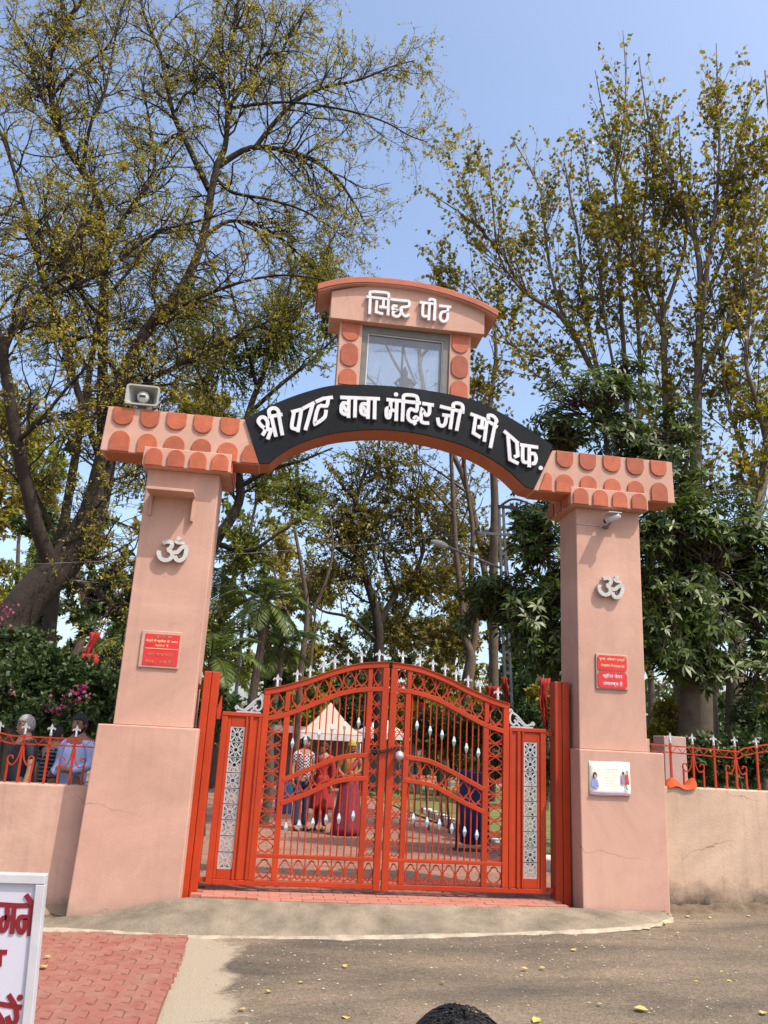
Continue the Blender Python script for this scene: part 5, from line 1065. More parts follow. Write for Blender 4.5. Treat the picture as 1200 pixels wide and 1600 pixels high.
# red pennants and hanging cloth
FLAG = mat('flag_red', (0.27, 0.016, 0.008), 0.85, 0.2, 12)
def pennant(px, py0, py1, Y, wpx, lab, pole=True):
    a = at(px, py0, Y); c = at(px, py1, Y); w = metres(wpx, a); t = thing('flag', (a[0], Y, inside_z(Y)), lab, 'flag', 'red temple flags'); vs = []; fs = []; n = 8; r = random.Random(int(px))
    m = 9
    for j in range(n+1):
        u = j/n; ww = w*(0.95-0.5*u+0.12*math.sin(9*u+px)); z = a[2]+(c[2]-a[2])*u
        for i in range(m): vs.append((a[0]+(i/(m-1)-0.5)*ww+0.03*math.sin(4*u+px)+r.uniform(-0.006, 0.006), Y+0.05*w/0.15*math.sin(i*1.9+2*u+px)*(0.5+u), z+r.uniform(-0.012, 0.012)-(0.10*abs(math.sin(i*2.1+px)) if j == n else 0)*(a[2]-c[2])))
    for j in range(n):
        for i in range(m-1): k = j*m+i; fs.append((k, k+1, k+m+1, k+m))
    b = MB(); b.add(vs, fs, True); o = b.build('cloth', FLAG, t); o.modifiers.new('s', 'SOLIDIFY').thickness = 0.004
    if pole: b = MB(); b.tube([(a[0], Y+0.06, inside_z(Y)-0.02), (a[0], Y+0.06, a[2]+0.06)], 0.014, 6); b.build('staff', DARKMETAL, t)
    else: b = MB(); b.tube([(a[0], Y, a[2]-0.02), (a[0]+0.05, Y, a[2]+0.8)], 0.006, 5); b.build('cord', WHITE, t)
pennant(146, 988, 1030, 3.2, 18, 'red cloth bundle hung on a cord from the leaning tree')
pennant(143, 1022, 1046, 3.1, 26, 'wide red pennant below the hanging cloth bundle')
pennant(851, 1060, 1135, 3.0, 16, 'red flag just behind the shaded gate post')
pennant(768, 1072, 1110, 6.5, 22, 'red flag beside the channel lamp pole')
pennant(790, 1058, 1100, 7.5, 12, 'slim red flag on the far side of the channel lamp pole')
pennant(655, 1098, 1150, 10, 10, 'faded red flag over the hedge beyond the knob')
pennant(702, 1105, 1150, 9.5, 12, 'small red flag over the hedge beyond the spear bars')
# ---------------------------------------------------------------- trees and plants
def norm(a): return a/(np.linalg.norm(a, axis=-1, keepdims=True)+1e-9)
class Tree:
    def __init__(s, seed): s.g = np.random.default_rng(seed); s.big = []; s.tw = []; s.lv = []
    def limb(s, spec, n=22, px=True, wob=0.0):
        if px: pts = [at(a, b, Y) for a, b, Y, r in spec]; rad = [metres(r*(0.62 if r < 14 else 0.62+0.28*min(1, (r-14)/16)), p) for (a, b, Y, r), p in zip(spec, pts)]
        else: pts = [np.array(q[:3]) for q in spec]; rad = [q[3] for q in spec]
        c = np.array(smooth_curve([tuple(p)+(r,) for p, r in zip(pts, rad)], 6)); t = np.linspace(0, len(c)-1, n)
        c = np.stack([np.interp(t, np.arange(len(c)), c[:, k]) for k in range(4)], 1)
        if wob: c[2:-1, :3] += s.g.normal(0, wob, (n-3, 3))*1.0
        s.big.append(c); return c
    def arr(s, limbs): return np.stack(limbs)
    def sprout(s, PR, per, t0, t1, L, ang, rfac, rmax, up=0.1, wob=0.18, droop=0.0, n=6, keep=True, taper=0.45, yscale=1.0):
        g = s.g; M, m, _ = PR.shape; seg = np.linalg.norm(np.diff(PR[:, :, :3], axis=1), axis=2).sum(1)
        idx = np.repeat(np.arange(M), g.poisson(per*seg)); K = len(idx); t = t0+(t1-t0)*g.random(K); f = t*(m-1); i = np.minimum(f.astype(int), m-2); u = (f-i)[:, None]
        A = PR[idx, i]; B = PR[idx, i+1]; q = A*(1-u)+B*u; tan = norm(B[:, :3]-A[:, :3])
        v = g.normal(size=(K, 3)); v[:, 1] *= yscale; v = norm(v-(v*tan).sum(1, keepdims=True)*tan); a = g.uniform(ang[0], ang[1], K)[:, None]
        d = tan*np.cos(a)+v*np.sin(a); d[:, 2] += up; d = norm(d); ln = g.uniform(L[0], L[1], K)*(1-taper*t); st = (ln/(n-1))[:, None]
        p = q[:, :3].copy(); P = [p.copy()]
        for k in range(n-1):
            p = p+d*st; P.append(p.copy()); d = norm(d+g.normal(0, wob, (K, 3))+np.array([0, 0, -droop*(k+1)/n]))
        P = np.stack(P, 1); r0 = np.minimum(q[:, 3]*rfac, rmax)[:, None]; R = r0*np.linspace(1, 0.35, n)[None]
        C = np.concatenate([P, R[..., None]], 2)
        if keep: s.tw.append(C)
        return C
    def leaves(s, C, per, t0, L, W, spread=0.9, up=0.5, fold=0.12, hang=0.0):
        g = s.g; K0, m, _ = C.shape; idx = np.repeat(np.arange(K0), g.poisson(per, K0)); K = len(idx); t = t0+(1-t0)*g.random(K); f = t*(m-1); i = np.minimum(f.astype(int), m-2); u = (f-i)[:, None]
        A = C[idx, i, :3]; B = C[idx, i+1, :3]; p = A*(1-u)+B*u; d = norm(norm(B-A)*0.5+g.normal(0, spread, (K, 3))+np.array([0, 0, -hang]))
        nn = norm(g.normal(0, 0.7, (K, 3))+np.array([0.2, -0.2, up])); s.leaf(p, d, nn, g.uniform(L[0], L[1], K), W, fold)
    def leaf(s, p, d, nn, L, W, fold):
        S_ = norm(np.cross(d, nn)); nn = np.cross(S_, d); L = L[:, None]; w = L*W/2
        s.lv.append(np.stack([p, p+d*L*0.42+S_*w+nn*w*fold*2, p+d*L, p+d*L*0.42-S_*w+nn*w*fold*2], 1))
    def tubes(s, arrs, name, mt, parent, k=None, stuff=False):
        Vs = []; Fs = []; base = 0
        for C in arrs:
            C = C if C.ndim == 3 else C[None]; P = C[..., :3]; R = C[..., 3]; M, n, _ = P.shape
            if M == 0: continue
            kk = k or (12 if R.max() > 0.05 else 6)
            T = norm(np.gradient(P, axis=1)); ref = np.array([0.27, 0.61, 0.74]); A = norm(np.cross(T, ref)); B = np.cross(T, A); th = np.linspace(0, 2*math.pi, kk, endpoint=False)
            V = P[:, :, None]+R[:, :, None, None]*(np.cos(th)[:, None]*A[:, :, None]+np.sin(th)[:, None]*B[:, :, None])
            ii, jj = np.meshgrid(np.arange(n-1), np.arange(kk), indexing='ij'); q = np.stack([ii*kk+jj, ii*kk+(jj+1) % kk, (ii+1)*kk+(jj+1) % kk, (ii+1)*kk+jj], -1).reshape(-1, 4)
            F = (q[None]+(np.arange(M)*n*kk)[:, None, None]).reshape(-1, 4)+base; base += M*n*kk; Vs.append(V.reshape(-1, 3)); Fs.append(F)
        if not Vs: return None
        o = link(bpy.data.objects.new(name, quad_mesh(name, np.concatenate(Vs), np.concatenate(Fs), mt, True)), parent)
        if stuff: o['kind'] = 'stuff'
        return o
    def crown(s, mt, parent, name='crown'):
        if not s.lv: return
        V = np.concatenate(s.lv); n = len(V); o = link(bpy.data.objects.new(name, quad_mesh(name, V.reshape(-1, 3), np.arange(4*n).reshape(-1, 4), mt)), parent); o['kind'] = 'stuff'; s.lv = []; return o
    def report(s, nm): 0 and print('TREE', nm[:40], sum(len(c) for c in s.tw), sum(len(v) for v in s.lv))
    def finish(s, name, label, cat, bark, leafm, group=None, twigk=3, crown='crown', twig_bark=None):
        s.report(label); b = s.big[0][0] if s.big else s.tw[0][0, 0]*np.array([1, 1, 0, 1])+np.array([0, 0, inside_z(float(s.tw[0][0, 0, 1])), 0])
        ro = thing(name, (float(b[0]), float(b[1]), float(b[2])), label, cat, group); tb = twig_bark or bark
        if s.big: s.tubes(s.big, 'trunk', bark, ro)
        if s.tw: s.tubes(s.tw, 'twigs', tb, ro, twigk, True)
        s.crown(leafm, ro, crown); return ro
BARK_D = mat('bark_dark', (0.024, 0.0165, 0.012), 0.95, 0.35, 7, 0.8, 22)
BARK_P = mat('bark_pale', (0.115, 0.092, 0.072), 0.9, 0.25, 5, 0.5, 18)
BARK_B = mat('bark_brown', (0.085, 0.062, 0.046), 0.95, 0.3, 6, 0.6, 20)
LF_OLIVE = leaf_mat('leaf_olive', [(0.13, 0.12, 0.02), (0.22, 0.195, 0.032), (0.31, 0.26, 0.042), (0.40, 0.32, 0.06)], 0.5, 0.45)
LF_GREEN = leaf_mat('leaf_green', [(0.095, 0.125, 0.020), (0.17, 0.195, 0.032), (0.27, 0.265, 0.048)])
LF_FIG = leaf_mat('leaf_fig', [(0.075, 0.088, 0.014), (0.13, 0.138, 0.020), (0.19, 0.18, 0.026), (0.29, 0.23, 0.033), (0.34, 0.20, 0.028)], 0.45, 0.42)
LF_AMBER = leaf_mat('leaf_amber', [(0.055, 0.056, 0.011), (0.10, 0.095, 0.016), (0.16, 0.138, 0.021), (0.26, 0.18, 0.025)])
LF_DARK = leaf_mat('leaf_dark_gloss', [(0.028, 0.050, 0.010), (0.050, 0.080, 0.015), (0.10, 0.135, 0.028)], 0.42, 0.25, 0.3)
LF_SHADE = leaf_mat('leaf_deep_green', [(0.020, 0.042, 0.011), (0.036, 0.066, 0.016), (0.065, 0.10, 0.024)], 0.45, 0.25)
LF_PALM = leaf_mat('leaf_palm', [(0.035, 0.065, 0.016), (0.07, 0.105, 0.026), (0.14, 0.17, 0.045)], 0.45, 0.25, 0.25)
LF_YEL = leaf_mat('leaf_yellow_green', [(0.12, 0.12, 0.016), (0.20, 0.18, 0.022), (0.30, 0.25, 0.03)])
PETAL = leaf_mat('petal_pink', [(0.30, 0.04, 0.11), (0.42, 0.08, 0.19)], 0.6, 0.3)

# ---- the big tree with the leaning trunk
t = Tree(11)
lA = t.limb([(-75,1190,4.5,42),(-10,1030,4.5,37),(48,932,4.6,32),(104,876,4.8,29),(145,800,5.0,25),(160,740,5.0,23),(172,680,5.1,20),(190,600,5.2,18),(215,540,5.3,15),(242,498,5.4,13),(290,440,5.5,11),(318,370,5.6,10),(330,300,5.6,9),(340,255,5.7,8)], 40)
lB = t.limb([(163,740,5.0,18),(160,600,5.4,13),(162,480,5.6,12),(162,400,5.8,11),(155,320,6.0,10),(130,270,6.0,9),(95,210,6.2,8.5),(80,150,6.2,7.5),(78,90,6.3,7),(95,45,6.3,6),(130,0,6.3,5),(165,-50,6.4,3)], 32)
lC = t.limb([(84,892,4.7,20),(60,830,4.4,17),(42,760,4.2,16),(26,690,4.0,15),(12,600,3.9,14),(5,545,3.8,13),(30,500,3.8,10),(58,460,3.8,8),(85,440,3.9,6),(150,420,4.2,3.5)], 26)
lC2 = t.limb([(5,545,3.8,9),(-12,480,3.8,7),(-30,400,3.9,6),(-35,300,4.0,4)])
lD = t.limb([(158,720,5.0,10),(130,640,5.0,9),(110,570,5.0,8.5),(95,520,4.8,8),(62,420,4.7,7),(45,350,4.7,6),(20,260,4.7,5),(0,205,4.7,4),(-30,150,4.7,2)])
lE = t.limb([(60,470,3.9,6),(95,455,4.0,5.5),(150,430,4.2,5),(200,395,4.5,4.2),(250,362,4.6,3.5),(330,340,4.6,2.5),(370,325,4.6,1.5)])
lF = [t.limb(q) for q in (
 [(340,255,5.7,8),(352,228,5.7,7),(355,170,5.6,5.5),(346,120,5.5,4.6),(362,70,5.5,4),(370,20,5.5,3),(375,-30,5.5,2)],
 [(338,262,5.7,8),(385,233,5.7,7),(430,232,5.6,6),(480,246,5.5,5),(520,272,5.4,4),(550,312,5.3,3),(572,352,5.3,1.6)],
 [(400,229,5.7,6.5),(430,190,5.6,5.6),(460,160,5.5,5),(500,138,5.4,4),(560,125,5.3,3),(615,103,5.3,2),(648,95,5.3,1.4)],
 [(445,172,5.6,5),(438,120,5.8,4),(446,70,6.0,3.2),(462,40,6.0,2.6),(485,5,6.0,1.6)],
 [(357,170,5.6,5),(400,163,5.4,4),(460,160,5.2,3.2),(540,172,5.1,2.6),(600,190,5.0,2),(640,212,5.0,1.6),(668,222,5.0,1)],
 [(355,170,5.7,5),(385,130,5.9,4.5),(402,105,6.0,4),(426,65,6.1,3),(442,20,6.2,2)],
 [(335,275,5.7,6),(362,300,5.5,4.4),(420,312,5.3,3.4),(480,332,5.2,2.5),(540,372,5.1,1.5)],
 [(326,296,5.6,8),(297,235,5.7,7),(275,190,5.8,6),(262,140,5.9,5),(250,80,6.0,4.2),(228,30,6.0,3.4),(214,-20,6.0,2.4)],
 [(272,180,5.8,4.5),(290,146,5.7,4),(306,145,5.6,3.6),(308,110,5.6,3.2),(330,70,5.6,2.8),(352,20,5.6,2),(360,-20,5.6,1.4)],
 [(150,780,5.0,12),(172,700,5.6,8),(215,610,6.0,6),(300,560,6.2,4.6),(380,520,6.4,3.4),(470,480,6.4,2)],
 [(250,495,5.4,8),(300,470,5.2,5),(380,440,5.0,3.6),(450,430,5.0,2.5),(520,440,5.0,1.4)],
 [(318,372,5.6,7),(360,345,5.8,4.6),(420,360,6.0,3.6),(470,400,6.2,2.4),(500,430,6.3,1.4)],
 [(130,268,6.0,6),(140,200,5.6,4.6),(165,140,5.4,3.6),(180,60,5.4,2.6),(200,-20,5.4,1.6)],
 [(92,205,6.2,5),(60,140,6.0,4),(40,70,6.0,3),(10,10,6.0,2)],
 [(80,150,6.2,5),(120,110,6.0,3.6),(170,70,6.0,2.6),(190,10,6.0,1.6)],
 [(162,400,5.8,7),(200,330,5.5,5),(240,270,5.4,4),(235,200,5.4,3),(220,120,5.4,2)],
 [(160,500,5.6,6),(100,420,5.3,4.5),(70,330,5.2,3.6),(90,260,5.2,2.4)],
 [(190,600,5.2,7),(150,520,4.6,5),(120,420,4.3,4),(130,330,4.2,3),(150,260,4.2,2)],
 [(110,905,4.8,12),(140,918,4.6,9),(168,938,4.4,7),(195,962,4.3,6),(240,965,4.2,4)],
 [(26,690,4.0,7),(60,660,3.7,5),(110,600,3.5,3.6),(150,560,3.4,2.4)])]
L = t.arr([np.stack([np.interp(np.linspace(0, len(c)-1, 22), np.arange(len(c)), c[:, k]) for k in range(4)], 1) for c in (lA, lB, lC, lC2, lD, lE, *lF)])
c1 = t.sprout(L, 6.0, 0.18, 1.0, (0.7, 2.1), (0.5, 1.25), 0.6, 0.026, 0.10, 0.22, 0.04, 8)
c2 = t.sprout(c1, 5.8, 0.12, 1.0, (0.35, 1.1), (0.4, 1.2), 0.6, 0.0095, 0.02, 0.26, 0.12, 7)
c3 = t.sprout(c2, 5.6, 0.1, 1.0, (0.18, 0.55), (0.4, 1.2), 0.7, 0.0046, -0.02, 0.30, 0.22, 5)
t.leaves(c3, 4.2, 0.2, (0.042, 0.082), 0.40, 0.8, 0.6); t.leaves(c2, 5.0, 0.3, (0.04, 0.075), 0.42, 0.8, 0.6)
pick = c3[t.g.random(len(c3)) < 0.10]; t.leaves(pick, 24, 0.0, (0.04, 0.075), 0.45, 1.0, 0.6)
t.finish('tree', 'tall leaning tree with dark forked trunk, bare twigs and sparse olive leaves', 'tree', BARK_D, LF_OLIVE)

def crown_clusters(t, clusters, leafL, W, per_twig, up=0.5, start=0.1, bark_r=0.012, twl=(0.25, 0.6)):
    """leafy clumps: (px, py, Y, rx, ry in pixels, number of twigs); twigs grow outwards from the clump's middle"""
    g = t.g
    for (px, py, Y, rx, ry, nn) in clusters:
        c = at(px, py, Y); a = metres(rx, c); b = metres(ry, c); u = norm(g.normal(size=(nn, 3)))*(g.random((nn, 1))**0.4); tip = c+u*np.array([a, a*0.8, b]); st = c+(tip-c)*g.uniform(0.1, 0.55, (nn, 1))+g.normal(0, 0.05, (nn, 3))
        n = 5; k = np.linspace(0, 1, n)[None, :, None]; P = st[:, None]+(tip-st)[:, None]*k; P[:, 1:-1] += g.normal(0, 0.04, (nn, n-2, 3))
        R = np.broadcast_to(bark_r*np.linspace(1, 0.3, n)[None], (nn, n)); C = np.concatenate([P, R[..., None]], 2); t.tw.append(C); t.leaves(C, per_twig, start, leafL, W, 0.9, up)

# ---- greener tree behind it
t = Tree(21)
m0 = t.limb([(255,1190,9.0,26),(285,1000,9.0,22),(330,860,9.0,15),(358,815,9.0,13),(376,775,9.0,11),(372,720,9.0,10),(390,640,9.2,8),(420,560,9.3,6),(445,480,9.3,4),(460,410,9.3,2)], 30)
ms = [t.limb(q) for q in ([(376,760,9,7),(420,735,8.8,5),(470,720,8.6,3.6),(520,700,8.6,2)], [(385,650,9.2,6),(440,600,9.0,5),(490,560,9.0,3.6),(530,520,9,2)], [(380,690,9.1,6),(330,620,9.3,5),(300,560,9.5,3.5),(280,500,9.6,2)], [(400,600,9.2,5),(380,520,9.6,4),(360,450,9.8,3),(350,400,9.8,1.6)], [(430,540,9.3,4),(480,470,9.2,3),(510,420,9.2,1.6)], [(340,850,9,8),(390,860,8.6,5),(440,830,8.5,3.6),(490,800,8.5,2)])]
L = t.arr([np.stack([np.interp(np.linspace(0, len(c)-1, 22), np.arange(len(c)), c[:, k]) for k in range(4)], 1) for c in (m0, *ms)])
c1 = t.sprout(L, 1.7, 0.40, 1.0, (0.7, 1.8), (0.5, 1.2), 0.55, 0.03, 0.1, 0.2, 0.06, 7); c2 = t.sprout(c1, 4.5, 0.15, 1.0, (0.35, 0.9), (0.4, 1.2), 0.6, 0.012, 0, 0.26, 0.15, 6)
t.leaves(c2, 18, 0.15, (0.07, 0.13), 0.42, 0.9, 0.6); t.leaves(c1, 8, 0.4, (0.07, 0.13), 0.42, 0.9, 0.6)
crown_clusters(t, [(350,560,9.6,110,90,260), (440,520,9.3,80,110,330), (500,440,9.2,45,60,180), (420,700,9.0,90,70,220), (380,860,9,60,70,160), (470,780,8.8,60,60,140), (520,500,9.3,34,60,100), (300,480,10,70,80,140), (230,700,9.6,120,110,260), (330,980,9,80,70,150)], (0.07, 0.13), 0.42, 16)
t.finish('tree', 'leafy green tree behind the arch between loudspeaker and shrine box', 'tree', BARK_D, LF_GREEN)

# ---- olive tree filling in behind the leaning one
t = Tree(23)
m0 = t.limb([(60,1190,8.5,20),(75,1000,8.5,17),(95,850,8.5,13),(120,700,8.6,10),(140,580,8.7,8),(160,460,8.8,5),(175,360,8.8,3)], 26)
ms = [t.limb(q) for q in ([(95,850,8.5,7),(50,760,8.5,5),(20,680,8.5,4),(10,600,8.5,2.5)], [(125,680,8.6,7),(190,600,8.4,5),(240,540,8.4,4),(280,470,8.4,2.5)], [(140,580,8.7,6),(90,500,8.8,5),(60,420,8.8,3)], [(155,480,8.8,5),(220,400,8.7,4),(270,330,8.7,2.5)])]
crown_clusters(t, [(30,640,8.6,70,80,150), (90,520,8.8,80,80,170), (200,500,8.6,90,80,190), (250,420,8.6,80,70,150), (120,400,8.8,80,70,150), (40,440,8.7,60,70,110), (180,640,8.6,80,70,150), (290,560,8.4,80,60,150), (60,760,8.6,70,60,120), (180,320,8.8,70,60,110), (330,660,8.5,70,60,120)], (0.045, 0.085), 0.42, 11, 0.5, 0.05, 0.010)
t.finish('tree', 'finely leaved olive tree close behind the dark leaning one', 'tree', BARK_D, LF_OLIVE)

# ---- tall fig trees with pale trunks
def fig(seed, limbs, label, dens=1.0, clusters=()):
    limbs = [[(a, b, Y, r*0.78 if r < 16 else r*0.85) for a, b, Y, r in q] for q in limbs]
    t = Tree(seed); ls = [t.limb(q, 26) for q in limbs]
    L = t.arr(ls); top_ = [l for l in ls]
    c1 = t.sprout(L, 3.2*dens, 0.18, 0.86, (1.2, 3.0), (0.28, 0.80), 0.5, 0.017, 0.42, 0.06, -0.03, 8, taper=0.68)
    c2 = t.sprout(c1, 3.0*dens, 0.12, 1.0, (0.5, 1.4), (0.3, 0.8), 0.6, 0.008, 0.30, 0.10, -0.05, 6)
    c3 = t.sprout(c2, 2.4*dens, 0.2, 1.0, (0.25, 0.6), (0.4, 0.9), 0.6, 0.005, 0.2, 0.12, 0, 5)
    for c, p in ((c1, 10), (c2, 9), (c3, 5.0)): t.leaves(c, p*0.50, 0.12, (0.075, 0.125), 0.85, 0.7, 0.3, 0.15, 0.35)
    t.leaves(L[:, 16:], 11, 0.0, (0.075, 0.125), 0.85, 0.7, 0.3, 0.15, 0.35)
    if clusters: crown_clusters(t, clusters, (0.075, 0.125), 0.85, 8, 0.3, 0.2, 0.008)
    return t.finish('fig_tree', label, 'tree', BARK_P, LF_FIG, 'tall fig trees with pale trunks', twig_bark=BARK_B)
fig(31, [
 [(1098,1215,5.0,36),(1095,1040,5.0,30),(1090,900,5.2,22),(1088,760,5.3,17),(1090,640,5.4,14),(1092,540,5.5,12),(1095,460,5.5,10.5),(1090,390,5.6,9),(1070,330,5.6,7),(1045,270,5.7,5.5),(1022,220,5.8,4),(1008,160,5.8,2.6),(998,90,5.8,1.2)],
 [(1092,540,5.5,9),(1104,430,5.4,7.5),(1116,340,5.4,6),(1124,250,5.4,4.5),(1122,165,5.4,3),(1119,68,5.4,1.2)],
 [(1092,480,5.5,7),(1130,400,5.7,5.5),(1150,310,5.8,4.5),(1160,220,5.8,3),(1175,120,5.8,1.5)],
 [(1090,600,5.4,7),(1130,520,5.0,5.5),(1165,430,4.8,4.6),(1180,330,4.8,3.4),(1192,200,4.8,1.6)]], 'tall pale fig tree whose straight trunk rises just past the end of the beam', 0.95, [(1120,600,5.4,70,80,60), (1160,500,5.4,60,80,50), (1080,680,5.4,50,60,30), (1150,300,5.4,50,90,60), (1120,180,5.4,40,70,40)])
fig(32, [
 [(1062,1215,5.6,22),(1062,1000,5.6,17),(1050,800,5.8,13),(1042,680,6.0,11.5),(1038,560,6.0,10),(1036,490,6.0,9),(1028,420,6.0,7),(1022,340,6.1,5.5),(1022,250,6.1,4),(1040,150,6.2,2)],
 [(1037,490,6,7),(1058,430,5.9,6),(1072,370,5.9,4.6),(1066,290,5.9,3.4),(1060,180,5.9,1.8)],
 [(1038,520,6,6),(1010,450,6.2,4.6),(1004,360,6.3,3.6),(1012,260,6.3,2.4),(1005,160,6.3,1.2)]], 'slim whitish fig tree with a bare fork above the dark foliage', 0.85, [(1040,600,6,50,60,36), (1000,450,6.1,50,90,50), (1030,300,6.1,50,90,50)])
fig(33, [
 [(1148,1215,4.6,27),(1152,1000,4.6,22),(1168,850,4.6,19),(1185,780,4.6,17),(1202,700,4.7,15),(1215,600,4.8,12),(1225,480,4.9,11),(1215,350,5.0,7),(1205,220,5,4),(1195,110,5,1.6)],
 [(1186,780,4.6,10),(1160,700,4.9,7),(1135,620,5.1,6),(1130,540,5.2,5),(1150,440,5.2,4),(1165,340,5.2,2.6),(1185,230,5.2,1.4)],
 [(1200,700,4.7,9),(1180,620,4.4,7),(1165,560,4.3,6),(1175,470,4.3,4.5),(1190,360,4.3,2.5)]], 'thick fig tree with brown forking trunk at the far end of the railing', 0.9, [(1170,640,4.6,50,70,50), (1190,420,4.7,40,90,50), (1160,740,4.6,50,50,30), (1185,230,4.8,36,70,40)])
fig(34, [
 [(1005,1215,7.0,18),(990,1000,7.0,15),(975,800,7.0,12),(952,645,7.0,10),(916,560,7.0,9),(880,497,7.0,8),(840,470,6.9,6.6),(812,450,6.8,5.8),(795,412,6.8,5),(770,380,6.7,4),(735,345,6.6,3),(700,320,6.6,2),(668,300,6.6,1)],
 [(952,645,7,7),(930,560,7.2,6),(912,470,7.3,5),(905,380,7.4,4),(890,300,7.4,3),(882,255,7.4,1.4)],
 [(880,497,7,6),(862,430,7.2,5),(852,370,7.3,4),(845,300,7.4,3),(800,215,7.4,1.3)],
 [(812,450,6.8,4),(780,400,6.6,3.4),(770,320,6.5,2.6),(762,230,6.5,1.2)],
 [(760,375,6.7,3.2),(735,320,6.7,2.4),(722,270,6.7,1.2)],
 [(850,560,7,4),(800,540,6.8,3.6),(770,500,6.7,3),(735,440,6.6,2),(690,410,6.6,1.2),(655,385,6.6,0.8)],
 [(935,600,7,5),(870,600,6.8,4),(810,570,6.6,3),(770,560,6.6,2)],
 [(978,850,7.2,9),(980,640,7.2,8),(972,510,7.2,7),(968,420,7.2,6),(964,340,7.2,5),(962,270,7.2,4),(974,195,7.2,3),(978,120,7.2,2),(973,48,7.2,1)],
 [(985,820,7.4,8),(1000,620,7.4,7),(995,480,7.5,6),(988,390,7.5,5),(984,300,7.5,4),(950,210,7.5,2.6),(930,110,7.5,1.2)],
 [(965,600,7.1,5),(945,500,6.8,4),(935,400,6.7,3.4),(925,320,6.7,2.4),(905,200,6.7,1.2)]], 'wide fig tree leaning out over the roof slab of the shrine box', 0.9, [(700,440,7,44,50,40), (760,600,7.2,50,60,60), (860,560,7.2,80,70,80), (790,480,7.0,70,60,70), (720,560,7.4,40,60,36), (820,380,7.2,60,60,50), (930,480,7.2,60,80,70), (930,330,7.2,50,70,50), (700,500,8.0,40,40,30)])

# ---- dark glossy tree with whorled leaves round the right pillar
t = Tree(41); g = t.g
t.limb([(900,1215,3.4,16),(905,1050,3.4,14),(930,900,3.4,12),(950,760,3.3,9),(945,660,3.3,6),(940,600,3.3,3)], 20)
t.limb([(1075,1215,3.6,24),(1078,1060,3.6,20),(1070,930,3.6,14),(1060,820,3.5,10),(1070,740,3.5,6),(1080,680,3.5,3)], 20)
cl = [(930,650,3.3,80,60,90), (880,690,3.4,50,40,46), (970,600,3.3,55,36,40), (1010,690,3.2,60,50,70), (1060,690,3.3,40,50,36), (1045,840,2.9,60,65,110), (1110,830,3.0,70,60,110), (1170,830,3.1,50,60,64), (1040,960,3.0,50,70,100), (1120,950,3.0,70,60,100), (1170,960,3.2,40,60,46), (1060,1040,3.1,60,40,50), (1130,1040,3.3,60,36,36),
      (840,870,3.9,46,60,80), (820,960,4.0,50,55,80), (860,1020,4.1,40,60,50), (780,920,4.4,50,40,54), (855,800,3.9,36,40,36), (745,950,4.8,40,30,26), (900,950,3.7,50,100,60), (1100,890,3.0,90,80,130), (1185,900,3.2,50,90,90), (1020,890,3.0,40,90,80), (1175,1040,3.4,50,50,50), (1090,760,3.4,70,50,60), (1060,1000,3.2,70,50,60)]
W7 = []
for k in range(7):
    a = 2*math.pi*k/7; W7.append((math.cos(a), math.sin(a), 0.10 if k % 2 else -0.18))
tips = []; ax = []
for (px, py, Y, rx, ry, nn) in cl:
    nn = int(nn*2.3)
    c = at(px, py, Y); a = metres(rx, c); b = metres(ry, c); sub = norm(g.normal(size=(7, 3)))*(g.random((7, 1))**0.4); u = sub[g.integers(0, 7, nn)]+g.normal(0, 0.24, (nn, 3)); tp = c+u*np.array([a, 0.55, b])
    st = c+(tp-c)*0.35+g.normal(0, 0.06, (nn, 3)); n = 5; kq = np.linspace(0, 1, n)[None, :, None]; P = st[:, None]+(tp-st)[:, None]*kq; P[:, 1:-1] += g.normal(0, 0.03, (nn, n-2, 3))
    t.tw.append(np.concatenate([P, np.broadcast_to(0.010*np.linspace(1.6, 0.7, n)[None, :, None], (nn, n, 1))], 2)); tips.append(tp); ax.append(norm(norm(tp-c)*0.8+np.array([0, -0.25, 0.75])+g.normal(0, 0.3, (nn, 3))))
tips = np.concatenate(tips); ax = np.concatenate(ax); K = len(tips)
ref = norm(np.cross(ax, np.array([0.3, 0.9, 0.2]))); bi = np.cross(ax, ref); Lw = g.uniform(0.10, 0.235, K); sp0 = g.uniform(0, 6.28, K)
wv = []
for k in range(7):
    a = 2*math.pi*k/7+sp0; rad_ = ref*np.cos(a)[:, None]+bi*np.sin(a)[:, None]; d = norm(rad_+ax*g.uniform(-0.1, 0.6, (K, 1))+g.normal(0, 0.22, (K, 3))+np.array([0, 0, -0.28])); S_ = norm(np.cross(d, ax)); Lk = (Lw*g.uniform(0.75, 1.1, K))[:, None]; w = Lk*0.14
    tipd = norm(d+np.array([0, 0, -0.35])); mid = tips+d*Lk*0.52
    wv.append(np.stack([tips, mid+S_*w+ax*w*0.25, mid+tipd*Lk*0.5, mid-S_*w+ax*w*0.25], 1))
wv = np.stack(wv, 1)                                     # K,7,4,3
root = None
near = np.argsort(tips[:, 1]+0.4*np.abs(tips[:, 2]-3.5))[:290]; rest = np.setdiff1d(np.arange(K), near)
t.lv = [wv[rest].reshape(-1, 4, 3)]
root = t.finish('whorl_leaf_tree', 'dark glossy tree with fans of long leaves around the security camera pillar', 'tree', BARK_B, LF_DARK)
for i in near:
    m = quad_mesh('leaf_whorl', wv[i].reshape(-1, 3), np.arange(28).reshape(-1, 4), LF_DARK); link(bpy.data.objects.new('leaf_whorl', m), root)

